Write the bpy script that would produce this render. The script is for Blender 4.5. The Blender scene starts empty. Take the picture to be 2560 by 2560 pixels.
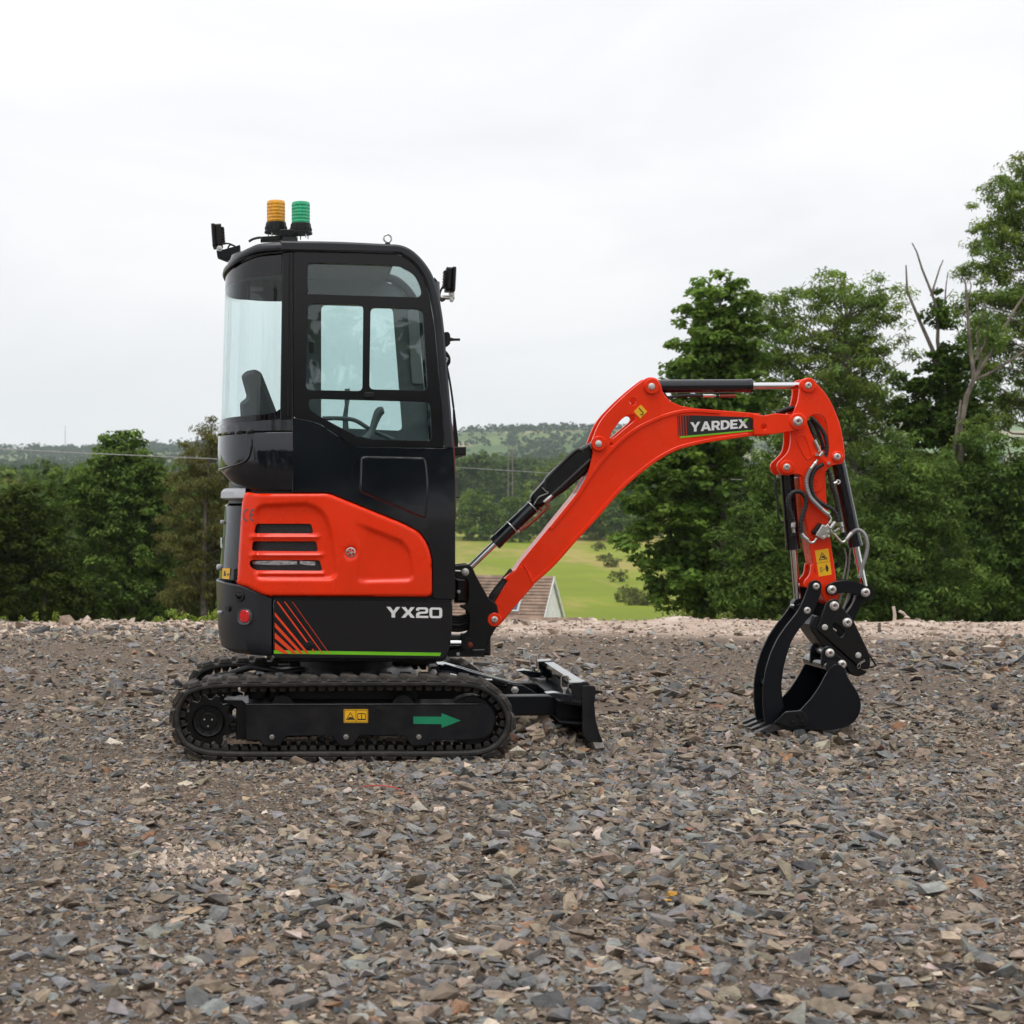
import bpy, bmesh, math, random
import numpy as np
from mathutils import Vector, Matrix, noise
from mathutils.geometry import delaunay_2d_cdt

R = math.radians
HAZE = 0.00012
random.seed(7)
rng = np.random.default_rng(7)
scene = bpy.context.scene
COL = scene.collection

# ------------------------------------------------------------------ camera
FPX, CX, CY, CZ = 4150.0, 770.0, 1270.0, 1.127      # focal length and optical axis measured on the 2560 px photograph
cam_d = bpy.data.cameras.new('camera')
cam = bpy.data.objects.new('camera', cam_d); COL.objects.link(cam)
cam.location = (0, 0, CZ); cam.rotation_euler = (R(90), 0, 0)
cam_d.sensor_width = 36.0; cam_d.lens = FPX / 2560 * 36
cam_d.shift_x = (1280 - CX) / 2560; cam_d.shift_y = (CY - 1280) / 2560
cam_d.clip_start = 0.1; cam_d.clip_end = 12000
cam_d.dof.use_dof = True; cam_d.dof.focus_distance = 7.9; cam_d.dof.aperture_fstop = 7.5
scene.camera = cam

# ------------------------------------------------------------------ sky, sun, exposure
SUN_EL, SUN_AZ = R(74), R(205)                        # azimuth clockwise from +Y: high, behind the camera to its left
world = bpy.data.worlds.new('World'); scene.world = world; world.use_nodes = True
nt = world.node_tree; nt.nodes.clear()
def wn(t, **k):
    n = nt.nodes.new(t)
    for a, b in k.items(): setattr(n, a, b)
    return n
sky = wn('ShaderNodeTexSky', sky_type='NISHITA', sun_disc=False)
sky.sun_elevation = SUN_EL; sky.sun_rotation = SUN_AZ
tc = wn('ShaderNodeTexCoord'); mp = wn('ShaderNodeMapping'); mp.inputs['Scale'].default_value = (1.0, 1.0, 3.2)
nz = wn('ShaderNodeTexNoise'); nz.inputs['Scale'].default_value = 3.2; nz.inputs['Detail'].default_value = 7; nz.inputs['Roughness'].default_value = 0.5
nz.inputs['Distortion'].default_value = 0.5
cr = wn('ShaderNodeValToRGB')
cr.color_ramp.elements[0].position = 0.38; cr.color_ramp.elements[0].color = (0.81, 0.808, 0.832, 1)
cr.color_ramp.elements[1].position = 0.60; cr.color_ramp.elements[1].color = (0.90, 0.89, 0.895, 1)
mul = wn('ShaderNodeVectorMath', operation='SCALE'); mul.inputs['Scale'].default_value = 10.0
mix = wn('ShaderNodeMix', data_type='RGBA'); mix.inputs['Factor'].default_value = 0.97
bg = wn('ShaderNodeBackground'); bg.inputs['Strength'].default_value = 0.1
wo = wn('ShaderNodeOutputWorld')
L = nt.links.new
L(tc.outputs['Generated'], mp.inputs['Vector']); L(mp.outputs['Vector'], nz.inputs['Vector'])
L(nz.outputs['Fac'], cr.inputs['Fac'])
# an overcast sky brightens steadily from the horizon to the zenith
sxyz = wn('ShaderNodeSeparateXYZ'); L(tc.outputs['Generated'], sxyz.inputs[0])
grd = wn('ShaderNodeMapRange'); grd.inputs['To Min'].default_value = 9.7; grd.inputs['To Max'].default_value = 12.8; L(sxyz.outputs['Z'], grd.inputs['Value']); L(grd.outputs['Result'], mul.inputs['Scale'])
L(cr.outputs['Color'], mul.inputs[0])
L(sky.outputs['Color'], mix.inputs[6]); L(mul.outputs['Vector'], mix.inputs[7])
L(mix.outputs[2], bg.inputs['Color']); L(bg.outputs['Background'], wo.inputs['Surface'])
sun_d = bpy.data.lights.new('sun', 'SUN'); sun_d.energy = 1.5; sun_d.angle = R(35); sun_d.color = (1.0, 0.97, 0.92)
sun = bpy.data.objects.new('sun', sun_d); COL.objects.link(sun)
sdir = Vector((math.sin(SUN_AZ) * math.cos(SUN_EL), math.cos(SUN_AZ) * math.cos(SUN_EL), math.sin(SUN_EL)))
sun.rotation_euler = sdir.to_track_quat('Z', 'Y').to_euler()
vs = scene.view_settings; vs.view_transform = 'Standard'; vs.look = 'None'; vs.exposure = 0.2; vs.gamma = 1.0; vs.use_curve_mapping = False
scene.cycles.max_bounces = 8; scene.cycles.transparent_max_bounces = 12
scene.cycles.diffuse_bounces = 3; scene.cycles.glossy_bounces = 3; scene.cycles.volume_bounces = 1
scene.cycles.use_denoising = True; scene.cycles.use_adaptive_sampling = True; scene.cycles.adaptive_threshold = 0.025

# ------------------------------------------------------------------ materials
MATS = {}
def newmat(name):
    m = bpy.data.materials.new(name); m.use_nodes = True
    MATS[name] = m
    t = m.node_tree; b = t.nodes['Principled BSDF']
    return m, t, b
def nd(t, kind, **k):
    n = t.nodes.new(kind)
    for a, b in k.items():
        if a in n.inputs: n.inputs[a].default_value = b
        else: setattr(n, a, b)
    return n
def ramp(t, stops):
    n = t.nodes.new('ShaderNodeValToRGB'); e = n.color_ramp.elements
    while len(e) < len(stops): e.new(0.5)
    for i, (p, c) in enumerate(stops):
        e[i].position = p; e[i].color = (*c, 1) if len(c) == 3 else c
    return n
def surf(name, col, rough=0.4, metal=0.0, coat=0.0, var=0.06, vscale=6.0, bump=0.0, bscale=200.0, dust=0.0, dustcol=(0.16, 0.12, 0.09), spec=0.5):
    m, t, b = newmat(name)
    co = nd(t, 'ShaderNodeTexCoord')
    n1 = nd(t, 'ShaderNodeTexNoise', Scale=vscale, Detail=6.0, Roughness=0.6); t.links.new(co.outputs['Object'], n1.inputs['Vector'])
    lo = tuple(c * (1 - var * 2) for c in col); hi = tuple(min(1, c * (1 + var * 2)) for c in col)
    r1 = ramp(t, [(0.3, lo), (0.7, hi)]); t.links.new(n1.outputs['Fac'], r1.inputs['Fac'])
    out = r1.outputs['Color']
    if dust > 0:
        n2 = nd(t, 'ShaderNodeTexNoise', Scale=vscale * 3, Detail=8.0, Roughness=0.7); t.links.new(co.outputs['Object'], n2.inputs['Vector'])
        r2 = ramp(t, [(0.42, (0, 0, 0)), (0.75, (dust, dust, dust))]); t.links.new(n2.outputs['Fac'], r2.inputs['Fac'])
        mx = nd(t, 'ShaderNodeMix', data_type='RGBA'); mx.inputs[7].default_value = (*dustcol, 1)
        t.links.new(r2.outputs['Color'], mx.inputs['Factor']); t.links.new(out, mx.inputs[6]); out = mx.outputs[2]
    t.links.new(out, b.inputs['Base Color'])
    rr = nd(t, 'ShaderNodeMapRange'); rr.inputs['To Min'].default_value = max(0.02, rough * 0.82); rr.inputs['To Max'].default_value = min(1, rough * 1.2)
    t.links.new(n1.outputs['Fac'], rr.inputs['Value']); t.links.new(rr.outputs['Result'], b.inputs['Roughness'])
    b.inputs['Metallic'].default_value = metal; b.inputs['Specular IOR Level'].default_value = spec
    if coat: b.inputs['Coat Weight'].default_value = coat; b.inputs['Coat Roughness'].default_value = 0.06
    if bump > 0:
        n3 = nd(t, 'ShaderNodeTexNoise', Scale=bscale, Detail=3.0); t.links.new(co.outputs['Object'], n3.inputs['Vector'])
        bp = nd(t, 'ShaderNodeBump', Strength=bump, Distance=0.004); t.links.new(n3.outputs['Fac'], bp.inputs['Height']); t.links.new(bp.outputs['Normal'], b.inputs['Normal'])
    return m
surf('orange', (0.84, 0.034, 0.0028), 0.27, coat=0.18, var=0.045, vscale=3, bump=0.5, bscale=4.0, spec=0.25, dust=0.06, dustcol=(0.45, 0.16, 0.09))
surf('charcoal', (0.0046, 0.0068, 0.0108), 0.10, coat=0.45, var=0.1, vscale=2.5, bump=0.9, bscale=3.0, dust=0.03, dustcol=(0.03, 0.028, 0.028), spec=0.4)
surf('charcoal_satin', (0.0125, 0.0150, 0.0195), 0.33, var=0.08, vscale=3, bump=0.03, bscale=120, dust=0.06, dustcol=(0.05, 0.045, 0.04), spec=0.5)
surf('charcoal_matt', (0.0038, 0.0050, 0.0074), 0.36, var=0.12, vscale=5, bump=0.05, bscale=150, dust=0.07, dustcol=(0.03, 0.028, 0.027), spec=0.25)
surf('charcoal_dusty', (0.0045, 0.0056, 0.0078), 0.42, var=0.15, vscale=4, bump=0.06, bscale=150, dust=0.30, dustcol=(0.060, 0.050, 0.042), spec=0.28)
surf('black_paint', (0.0038, 0.0040, 0.0046), 0.36, var=0.15, vscale=5, bump=0.06, bscale=120, dust=0.12, dustcol=(0.035, 0.03, 0.025), spec=0.32)
surf('black_gloss', (0.004, 0.0045, 0.006), 0.05, var=0.1)
surf('frit', (0.0075, 0.0078, 0.0095), 0.16, var=0.05, spec=0.35)
surf('rubber', (0.009, 0.009, 0.009), 0.72, var=0.2, vscale=9, bump=0.2, bscale=160, dust=0.45, dustcol=(0.10, 0.080, 0.062))
surf('lug_rubber', (0.016, 0.0155, 0.015), 0.8, var=0.2, vscale=14, bump=0.3, bscale=130, dust=0.65, dustcol=(0.15, 0.115, 0.085))
surf('hose', (0.008, 0.008, 0.008), 0.5, var=0.1, bump=0.1)
surf('chrome', (0.72, 0.73, 0.75), 0.09, metal=1.0, var=0.02)
surf('zinc', (0.62, 0.62, 0.60), 0.28, metal=1.0, var=0.08, vscale=40)
surf('pin', (0.60, 0.58, 0.55), 0.42, metal=0.75, var=0.15, vscale=60)
surf('worn_steel', (0.03, 0.031, 0.034), 0.38, metal=0.4, var=0.3, vscale=25, dust=0.4, dustcol=(0.09, 0.07, 0.055))
surf('rust_red', (0.20, 0.03, 0.015), 0.6, var=0.2, vscale=60)
surf('wire_grey', (0.28, 0.28, 0.28), 0.4, metal=0.6, var=0.05)
surf('yellow', (0.85, 0.46, 0.010), 0.4, var=0.03, vscale=20)
surf('ink', (0.008, 0.008, 0.008), 0.5, var=0.05)
surf('white_print', (0.74, 0.74, 0.74), 0.4, var=0.03)
surf('grey_print', (0.10, 0.095, 0.10), 0.4, var=0.03)
surf('lime', (0.16, 0.52, 0.008), 0.4, var=0.04)
surf('decal_orange', (0.78, 0.055, 0.008), 0.35, var=0.03)
surf('green_print', (0.004, 0.22, 0.10), 0.42, var=0.06)
surf('red_reflector', (0.62, 0.010, 0.014), 0.14, coat=1.0, var=0.12, vscale=90)
surf('plastic', (0.006, 0.006, 0.0065), 0.45, var=0.1, spec=0.3)
surf('trim_dark', (0.06, 0.065, 0.075), 0.3, var=0.05)
surf('trim_grey', (0.42, 0.43, 0.46), 0.35, var=0.05)
surf('seat', (0.05, 0.055, 0.058), 0.65, var=0.1, vscale=15)
surf('interior', (0.15, 0.165, 0.17), 0.6, var=0.1, vscale=8)
surf('grip', (0.20, 0.215, 0.215), 0.5, var=0.05)
surf('silver_foil', (0.5, 0.5, 0.52), 0.35, metal=0.9, var=0.2, vscale=60, bump=0.9, bscale=60)
surf('mud', (0.12, 0.085, 0.06), 0.95, var=0.3, vscale=30, bump=0.6, bscale=80)
surf('bark', (0.115, 0.10, 0.08), 0.95, var=0.35, vscale=4, bump=0.6, bscale=14)
surf('dead_wood', (0.16, 0.135, 0.11), 0.9, var=0.3, vscale=3, bump=0.4, bscale=14)
surf('pale_wood', (0.55, 0.47, 0.38), 0.85, var=0.15, vscale=9)
surf('render_white', (0.86, 0.86, 0.85), 0.9, var=0.05, vscale=1.5)
surf('bargeboard', (0.68, 0.69, 0.69), 0.7, var=0.04)
surf('roof_tile', (0.235, 0.16, 0.115), 0.85, var=0.25, vscale=1.2, bump=0.3, bscale=20)
surf('slate_window', (0.05, 0.06, 0.07), 0.15, var=0.1)
surf('pole_wood', (0.20, 0.18, 0.15), 0.9, var=0.15)
surf('wire_alu', (0.36, 0.36, 0.35), 0.6, var=0.05)

def lensmat(name, col):
    m, t, b = newmat(name)
    b.inputs['Base Color'].default_value = (*col, 1); b.inputs['Roughness'].default_value = 0.3
    b.inputs['Transmission Weight'].default_value = 0.12
    b.inputs['Coat Weight'].default_value = 0.6
    co = nd(t, 'ShaderNodeTexCoord'); n = nd(t, 'ShaderNodeTexNoise', Scale=60.0); t.links.new(co.outputs['Object'], n.inputs['Vector'])
    r = ramp(t, [(0.3, tuple(c * 0.75 for c in col)), (0.7, tuple(min(1, c * 1.15) for c in col))])
    t.links.new(n.outputs['Fac'], r.inputs['Fac']); t.links.new(r.outputs['Color'], b.inputs['Base Color'])
lensmat('amber_lens', (0.98, 0.40, 0.006)); lensmat('green_lens', (0.006, 0.50, 0.22))

def glassmat(name, tint):
    m, t, b = newmat(name); t.nodes.remove(b); o = t.nodes['Material Output']
    tr = nd(t, 'ShaderNodeBsdfTransparent', Color=(*tint, 1)); gl = nd(t, 'ShaderNodeBsdfGlossy', Roughness=0.01)
    gl.inputs['Color'].default_value = (0.9, 0.95, 0.95, 1)
    lw = nd(t, 'ShaderNodeLayerWeight', Blend=0.5); pw_ = nd(t, 'ShaderNodeMath', operation='POWER'); pw_.inputs[1].default_value = 4.0; t.links.new(lw.outputs['Facing'], pw_.inputs[0])
    fr = nd(t, 'ShaderNodeMapRange'); fr.inputs['To Min'].default_value = 0.045; fr.inputs['To Max'].default_value = 0.9; t.links.new(pw_.outputs[0], fr.inputs['Value']); ms = nd(t, 'ShaderNodeMixShader')
    co = nd(t, 'ShaderNodeTexCoord'); n = nd(t, 'ShaderNodeTexNoise', Scale=3.0); t.links.new(co.outputs['Object'], n.inputs['Vector'])
    bp = nd(t, 'ShaderNodeBump', Strength=0.03, Distance=0.02); t.links.new(n.outputs['Fac'], bp.inputs['Height']); t.links.new(bp.outputs['Normal'], gl.inputs['Normal'])
    t.links.new(fr.outputs['Result'], ms.inputs['Fac']); t.links.new(tr.outputs['BSDF'], ms.inputs[1]); t.links.new(gl.outputs['BSDF'], ms.inputs[2])
    t.links.new(ms.outputs['Shader'], o.inputs['Surface'])
glassmat('cab_glass', (0.85, 0.925, 0.92)); glassmat('rear_glass', (0.85, 0.925, 0.92))

def ventmat():
    m, t, b = newmat('vent_grille')
    co = nd(t, 'ShaderNodeTexCoord'); v = nd(t, 'ShaderNodeTexVoronoi', Scale=210.0); t.links.new(co.outputs['Object'], v.inputs['Vector'])
    r = ramp(t, [(0.25, (0.002, 0.002, 0.002)), (0.6, (0.012, 0.012, 0.013))]); t.links.new(v.outputs['Distance'], r.inputs['Fac'])
    t.links.new(r.outputs['Color'], b.inputs['Base Color']); b.inputs['Roughness'].default_value = 0.5
    bp = nd(t, 'ShaderNodeBump', Strength=0.8, Distance=0.002); t.links.new(v.outputs['Distance'], bp.inputs['Height']); t.links.new(bp.outputs['Normal'], b.inputs['Normal'])
ventmat()

def stonemat(name, use_attr):
    m, t, b = newmat(name)
    co = nd(t, 'ShaderNodeTexCoord')
    if use_attr: src = nd(t, 'ShaderNodeAttribute', attribute_name='tint').outputs['Color']
    else: src = nd(t, 'ShaderNodeObjectInfo').outputs['Color']
    g = nd(t, 'ShaderNodeNewGeometry')
    n = nd(t, 'ShaderNodeTexNoise', Scale=38.0, Detail=6.0, Roughness=0.68); t.links.new(g.outputs['Position'], n.inputs['Vector'])
    r = ramp(t, [(0.32, (0.6, 0.6, 0.6)), (0.5, (0.95, 0.95, 0.95)), (0.70, (1.4, 1.36, 1.3))]); t.links.new(n.outputs['Fac'], r.inputs['Fac'])
    mx = nd(t, 'ShaderNodeMix', data_type='RGBA', blend_type='MULTIPLY'); mx.inputs['Factor'].default_value = 1
    t.links.new(src, mx.inputs[6]); t.links.new(r.outputs['Color'], mx.inputs[7])
    n2 = nd(t, 'ShaderNodeTexNoise', Scale=11.0, Detail=5.0, Roughness=0.7); t.links.new(g.outputs['Position'], n2.inputs['Vector'])
    r2 = ramp(t, [(0.50, (0, 0, 0)), (0.72, (0.5, 0.5, 0.5))]); t.links.new(n2.outputs['Fac'], r2.inputs['Fac'])
    m2 = nd(t, 'ShaderNodeMix', data_type='RGBA'); m2.inputs[7].default_value = (0.22, 0.165, 0.12, 1)
    t.links.new(r2.outputs['Color'], m2.inputs['Factor']); t.links.new(mx.outputs[2], m2.inputs[6])
    t.links.new(m2.outputs[2], b.inputs['Base Color']); b.inputs['Roughness'].default_value = 0.85
    b.inputs['Specular IOR Level'].default_value = 0.3
    n3 = nd(t, 'ShaderNodeTexNoise', Scale=120.0, Detail=5.0, Roughness=0.6); t.links.new(g.outputs['Position'], n3.inputs['Vector'])
    bp = nd(t, 'ShaderNodeBump', Strength=0.5, Distance=0.006); t.links.new(n3.outputs['Fac'], bp.inputs['Height']); t.links.new(bp.outputs['Normal'], b.inputs['Normal'])
stonemat('gravel', True); stonemat('stone', False)

def leafmat(name, trans=0.42):
    m, t, b = newmat(name); o = t.nodes['Material Output']
    a = nd(t, 'ShaderNodeAttribute', attribute_name='tint')
    b.inputs['Roughness'].default_value = 0.6; b.inputs['Specular IOR Level'].default_value = 0.12
    tl = nd(t, 'ShaderNodeBsdfTranslucent'); ms = nd(t, 'ShaderNodeMixShader'); ms.inputs['Fac'].default_value = trans
    co = nd(t, 'ShaderNodeTexCoord'); n = nd(t, 'ShaderNodeTexNoise', Scale=1.2, Detail=4.0); t.links.new(co.outputs['Object'], n.inputs['Vector'])
    r = ramp(t, [(0.3, (0.92, 0.95, 0.88)), (0.7, (1.45, 1.42, 1.3))]); t.links.new(n.outputs['Fac'], r.inputs['Fac'])
    mx = nd(t, 'ShaderNodeMix', data_type='RGBA', blend_type='MULTIPLY'); mx.inputs['Factor'].default_value = 1
    t.links.new(a.outputs['Color'], mx.inputs[6]); t.links.new(r.outputs['Color'], mx.inputs[7])
    t.links.new(mx.outputs[2], b.inputs['Base Color']); t.links.new(mx.outputs[2], tl.inputs['Color'])
    t.links.new(b.outputs['BSDF'], ms.inputs[1]); t.links.new(tl.outputs['BSDF'], ms.inputs[2]); t.links.new(ms.outputs['Shader'], o.inputs['Surface'])
leafmat('leaf')

def soilmat():
    m, t, b = newmat('soil')
    g = nd(t, 'ShaderNodeNewGeometry')
    def noi(s, d=6.0, r=0.6):
        n = nd(t, 'ShaderNodeTexNoise', Scale=s, Detail=d, Roughness=r); t.links.new(g.outputs['Position'], n.inputs['Vector']); return n.outputs['Fac']
    r1 = ramp(t, [(0.3, (0.085, 0.066, 0.051)), (0.55, (0.165, 0.124, 0.092)), (0.75, (0.25, 0.20, 0.155))]); t.links.new(noi(22.0, 8.0, 0.72), r1.inputs['Fac'])
    # the pale sandy strip of spread subsoil along the far edge of the yard
    sx = nd(t, 'ShaderNodeSeparateXYZ'); t.links.new(g.outputs['Position'], sx.inputs[0])
    a = nd(t, 'ShaderNodeMath', operation='MULTIPLY_ADD'); a.inputs[1].default_value = 2.4; t.links.new(noi(0.55, 5.0), a.inputs[0]); t.links.new(sx.outputs['Y'], a.inputs[2])
    mr = nd(t, 'ShaderNodeMapRange'); mr.inputs['From Min'].default_value = 15.3; mr.inputs['From Max'].default_value = 16.3; t.links.new(a.outputs[0], mr.inputs['Value'])
    r2 = ramp(t, [(0.3, (0.30, 0.21, 0.16)), (0.5, (0.48, 0.37, 0.30)), (0.68, (0.66, 0.57, 0.49))]); t.links.new(noi(2.4, 8.0, 0.7), r2.inputs['Fac'])
    mx = nd(t, 'ShaderNodeMix', data_type='RGBA'); t.links.new(mr.outputs['Result'], mx.inputs['Factor']); t.links.new(r1.outputs['Color'], mx.inputs[6]); t.links.new(r2.outputs['Color'], mx.inputs[7])
    t.links.new(mx.outputs[2], b.inputs['Base Color']); b.inputs['Roughness'].default_value = 0.95; b.inputs['Specular IOR Level'].default_value = 0.2
    bp = nd(t, 'ShaderNodeBump', Strength=0.9, Distance=0.02); t.links.new(noi(60.0, 8.0, 0.7), bp.inputs['Height']); t.links.new(bp.outputs['Normal'], b.inputs['Normal'])
soilmat()

def terrainmat():
    m, t, b = newmat('terrain')
    g = nd(t, 'ShaderNodeNewGeometry')
    def noi(s, d=5.0, r=0.55, sc=(1, 1, 0)):
        mpn = nd(t, 'ShaderNodeMapping'); mpn.inputs['Scale'].default_value = sc; t.links.new(g.outputs['Position'], mpn.inputs['Vector'])
        n = nd(t, 'ShaderNodeTexNoise', Scale=s, Detail=d, Roughness=r); t.links.new(mpn.outputs['Vector'], n.inputs['Vector']); return n.outputs['Fac']
    def mixc(f, a_, b_):
        mx = nd(t, 'ShaderNodeMix', data_type='RGBA'); t.links.new(f, mx.inputs['Factor']); t.links.new(a_, mx.inputs[6]); t.links.new(b_, mx.inputs[7]); return mx.outputs[2]
    # meadow: grass with dry mown streaks
    gr = ramp(t, [(0.3, (0.145, 0.19, 0.022)), (0.7, (0.22, 0.265, 0.032))]); t.links.new(noi(0.05, 6.0), gr.inputs['Fac'])
    dry = ramp(t, [(0.3, (0.30, 0.25, 0.075)), (0.7, (0.40, 0.285, 0.125))]); t.links.new(noi(0.4, 6.0), dry.inputs['Fac'])
    st = ramp(t, [(0.48, (0, 0, 0)), (0.64, (0.85, 0.85, 0.85))]); t.links.new(noi(0.05, 6.0, 0.65, (1.5, 0.32, 0)), st.inputs['Fac'])
    meadow = mixc(st.outputs['Color'], gr.outputs['Color'], dry.outputs['Color'])
    # far patchwork of hedged fields
    mpv = nd(t, 'ShaderNodeMapping'); mpv.inputs['Scale'].default_value = (1, 0.55, 0); mpv.inputs['Rotation'].default_value = (0, 0, 0.35); t.links.new(g.outputs['Position'], mpv.inputs['Vector'])
    vo = nd(t, 'ShaderNodeTexVoronoi', Scale=0.0085); t.links.new(mpv.outputs['Vector'], vo.inputs['Vector'])
    sc = nd(t, 'ShaderNodeSeparateColor'); t.links.new(vo.outputs['Color'], sc.inputs[0])
    pf = ramp(t, [(0.0, (0.07, 0.11, 0.04)), (0.3, (0.13, 0.20, 0.06)), (0.5, (0.07, 0.10, 0.04)), (0.66, (0.24, 0.23, 0.11)), (0.82, (0.11, 0.165, 0.055)), (1.0, (0.30, 0.255, 0.15))]); t.links.new(sc.outputs[0], pf.inputs['Fac'])
    sx = nd(t, 'ShaderNodeSeparateXYZ'); t.links.new(g.outputs['Position'], sx.inputs[0])
    mr = nd(t, 'ShaderNodeMapRange'); mr.inputs['From Min'].default_value = 420; mr.inputs['From Max'].default_value = 460; t.links.new(sx.outputs['Y'], mr.inputs['Value'])
    far = mixc(mr.outputs['Result'], meadow, pf.outputs['Color'])
    # rough bank near the yard
    bk = ramp(t, [(0.3, (0.05, 0.06, 0.02)), (0.7, (0.13, 0.12, 0.05))]); t.links.new(noi(0.8, 6.0), bk.inputs['Fac'])
    mr2 = nd(t, 'ShaderNodeMapRange'); mr2.inputs['From Min'].default_value = 110; mr2.inputs['From Max'].default_value = 122; t.links.new(sx.outputs['Y'], mr2.inputs['Value'])
    allc = mixc(mr2.outputs['Result'], bk.outputs['Color'], far)
    t.links.new(allc, b.inputs['Base Color']); b.inputs['Roughness'].default_value = 0.95; b.inputs['Specular IOR Level'].default_value = 0.1
terrainmat()

# ------------------------------------------------------------------ mesh helpers
def W(px, py, Y): return Vector(((px - CX) * Y / FPX, Y, CZ - (py - CY) * Y / FPX))
def XZ(p, Y): return ((p[0] - CX) * Y / FPX, CZ - (p[1] - CY) * Y / FPX)
def tr(pts, ox, oy, s): return [(ox + x / s, oy + y / s) for x, y in pts]      # detail tracing -> photo pixels
EXC_LOC = Vector((0.25, 8.105, 0.0))
def link(o, parent=None, root=None):
    COL.objects.link(o)
    if parent is not None:
        o.parent = parent
        if parent.type == 'EMPTY' and parent.get('world_parts'):
            o.matrix_parent_inverse = Matrix.Translation(-Vector(parent.location))
    return o
def mesh_obj(name, V, F, mat, parent=None, smooth=30.0, recalc=True):
    me = bpy.data.meshes.new(name); me.from_pydata([tuple(v) for v in V], [], F)
    if recalc:
        bm = bmesh.new(); bm.from_mesh(me); bmesh.ops.remove_doubles(bm, verts=bm.verts, dist=1e-5)
        bmesh.ops.recalc_face_normals(bm, faces=bm.faces); bm.to_mesh(me); bm.free()
    if smooth:
        me.shade_smooth(); me.set_sharp_from_angle(angle=R(smooth))
    me.materials.append(MATS[mat] if isinstance(mat, str) else mat)
    return link(bpy.data.objects.new(name, me), parent)
def thing(name, loc, label, cat, group=None, world_parts=False):
    e = bpy.data.objects.new(name, None); e.location = loc; e.empty_display_size = 0.3
    e['label'] = label; e['category'] = cat
    if group: e['group'] = group
    if world_parts: e['world_parts'] = 1
    COL.objects.link(e); return e
def tag(o, label=None, cat=None, group=None, kind=None):
    if label: o['label'] = label
    if cat: o['category'] = cat
    if group: o['group'] = group
    if kind: o['kind'] = kind
    return o
def area2(p): return 0.5 * sum(p[i][0] * p[(i + 1) % len(p)][1] - p[(i + 1) % len(p)][0] * p[i][1] for i in range(len(p)))
def catmull(pts, n=6, closed=False):
    P = [Vector(p) for p in pts]; out = []; m = len(P)
    for i in range(m if closed else m - 1):
        a = P[(i - 1) % m] if closed or i > 0 else P[0] * 2 - P[1]
        b, c = P[i], P[(i + 1) % m]
        d = P[(i + 2) % m] if closed or i + 2 < m else c * 2 - b
        for k in range(n):
            u = k / n
            out.append(0.5 * ((2 * b) + (c - a) * u + (2 * a - 5 * b + 4 * c - d) * u * u + (3 * b - a - 3 * c + d) * u ** 3))
    if not closed: out.append(P[-1])
    return [tuple(v) for v in out]
def fillet(pts, r, n=4):
    out = []; m = len(pts)
    for i in range(m):
        p = Vector(pts[i]); a = Vector(pts[i - 1]) - p; b = Vector(pts[(i + 1) % m]) - p
        la, lb = a.length, b.length; rr = min(r, la * 0.45, lb * 0.45)
        A = p + a / la * rr; B = p + b / lb * rr
        for k in range(n + 1):
            u = k / n; out.append(tuple((1 - u) ** 2 * A + 2 * u * (1 - u) * p + u * u * B))
    return out
def circ(c, r, n=20): return [(c[0] + r * math.cos(2 * math.pi * i / n), c[1] + r * math.sin(2 * math.pi * i / n)) for i in range(n)]
def inside(pt, poly):
    x, y = pt; c = False; j = len(poly) - 1
    for i in range(len(poly)):
        xi, yi = poly[i][0], poly[i][1]; xj, yj = poly[j][0], poly[j][1]
        if (yi > y) != (yj > y) and x < (xj - xi) * (y - yi) / (yj - yi) + xi: c = not c
        j = i
    return c
def clean(p):
    q = []
    for a in p:
        if not q or abs(a[0] - q[-1][0]) + abs(a[1] - q[-1][1]) > 1e-5: q.append((a[0], a[1]))
    if abs(q[0][0] - q[-1][0]) + abs(q[0][1] - q[-1][1]) < 1e-5: q.pop()
    return q
def triangulate(loops, extra=()):
    V, E = [], []
    for lp in loops:
        s = len(V); V += [Vector(p) for p in lp]; E += [(s + i, s + (i + 1) % len(lp)) for i in range(len(lp))]
    nb = len(V); V += [Vector(p) for p in extra]
    ov, oe, of, a, b, c = delaunay_2d_cdt(V, E, [], 0, 1e-7)
    keep = []
    for f in of:
        cx = sum(ov[i][0] for i in f) / len(f); cy = sum(ov[i][1] for i in f) / len(f)
        if inside((cx, cy), loops[0]) and not any(inside((cx, cy), h) for h in loops[1:]): keep.append(tuple(f))
    return [tuple(v) for v in ov], keep, a
def offset_loop(lp, d):
    """move every vertex of a closed loop by d towards its left-hand side"""
    out = []; n = len(lp)
    for i in range(n):
        p = Vector(lp[i]); a = (p - Vector(lp[i - 1])); b = (Vector(lp[(i + 1) % n]) - p)
        a = a.normalized() if a.length > 1e-9 else b.normalized(); b = b.normalized() if b.length > 1e-9 else a
        na = Vector((-a.y, a.x)); nb = Vector((-b.y, b.x)); m = na + nb
        k = max(0.45, m.length_squared / 2); out.append(tuple(p + m / k * d if m.length > 1e-6 else p))
    return out
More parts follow.
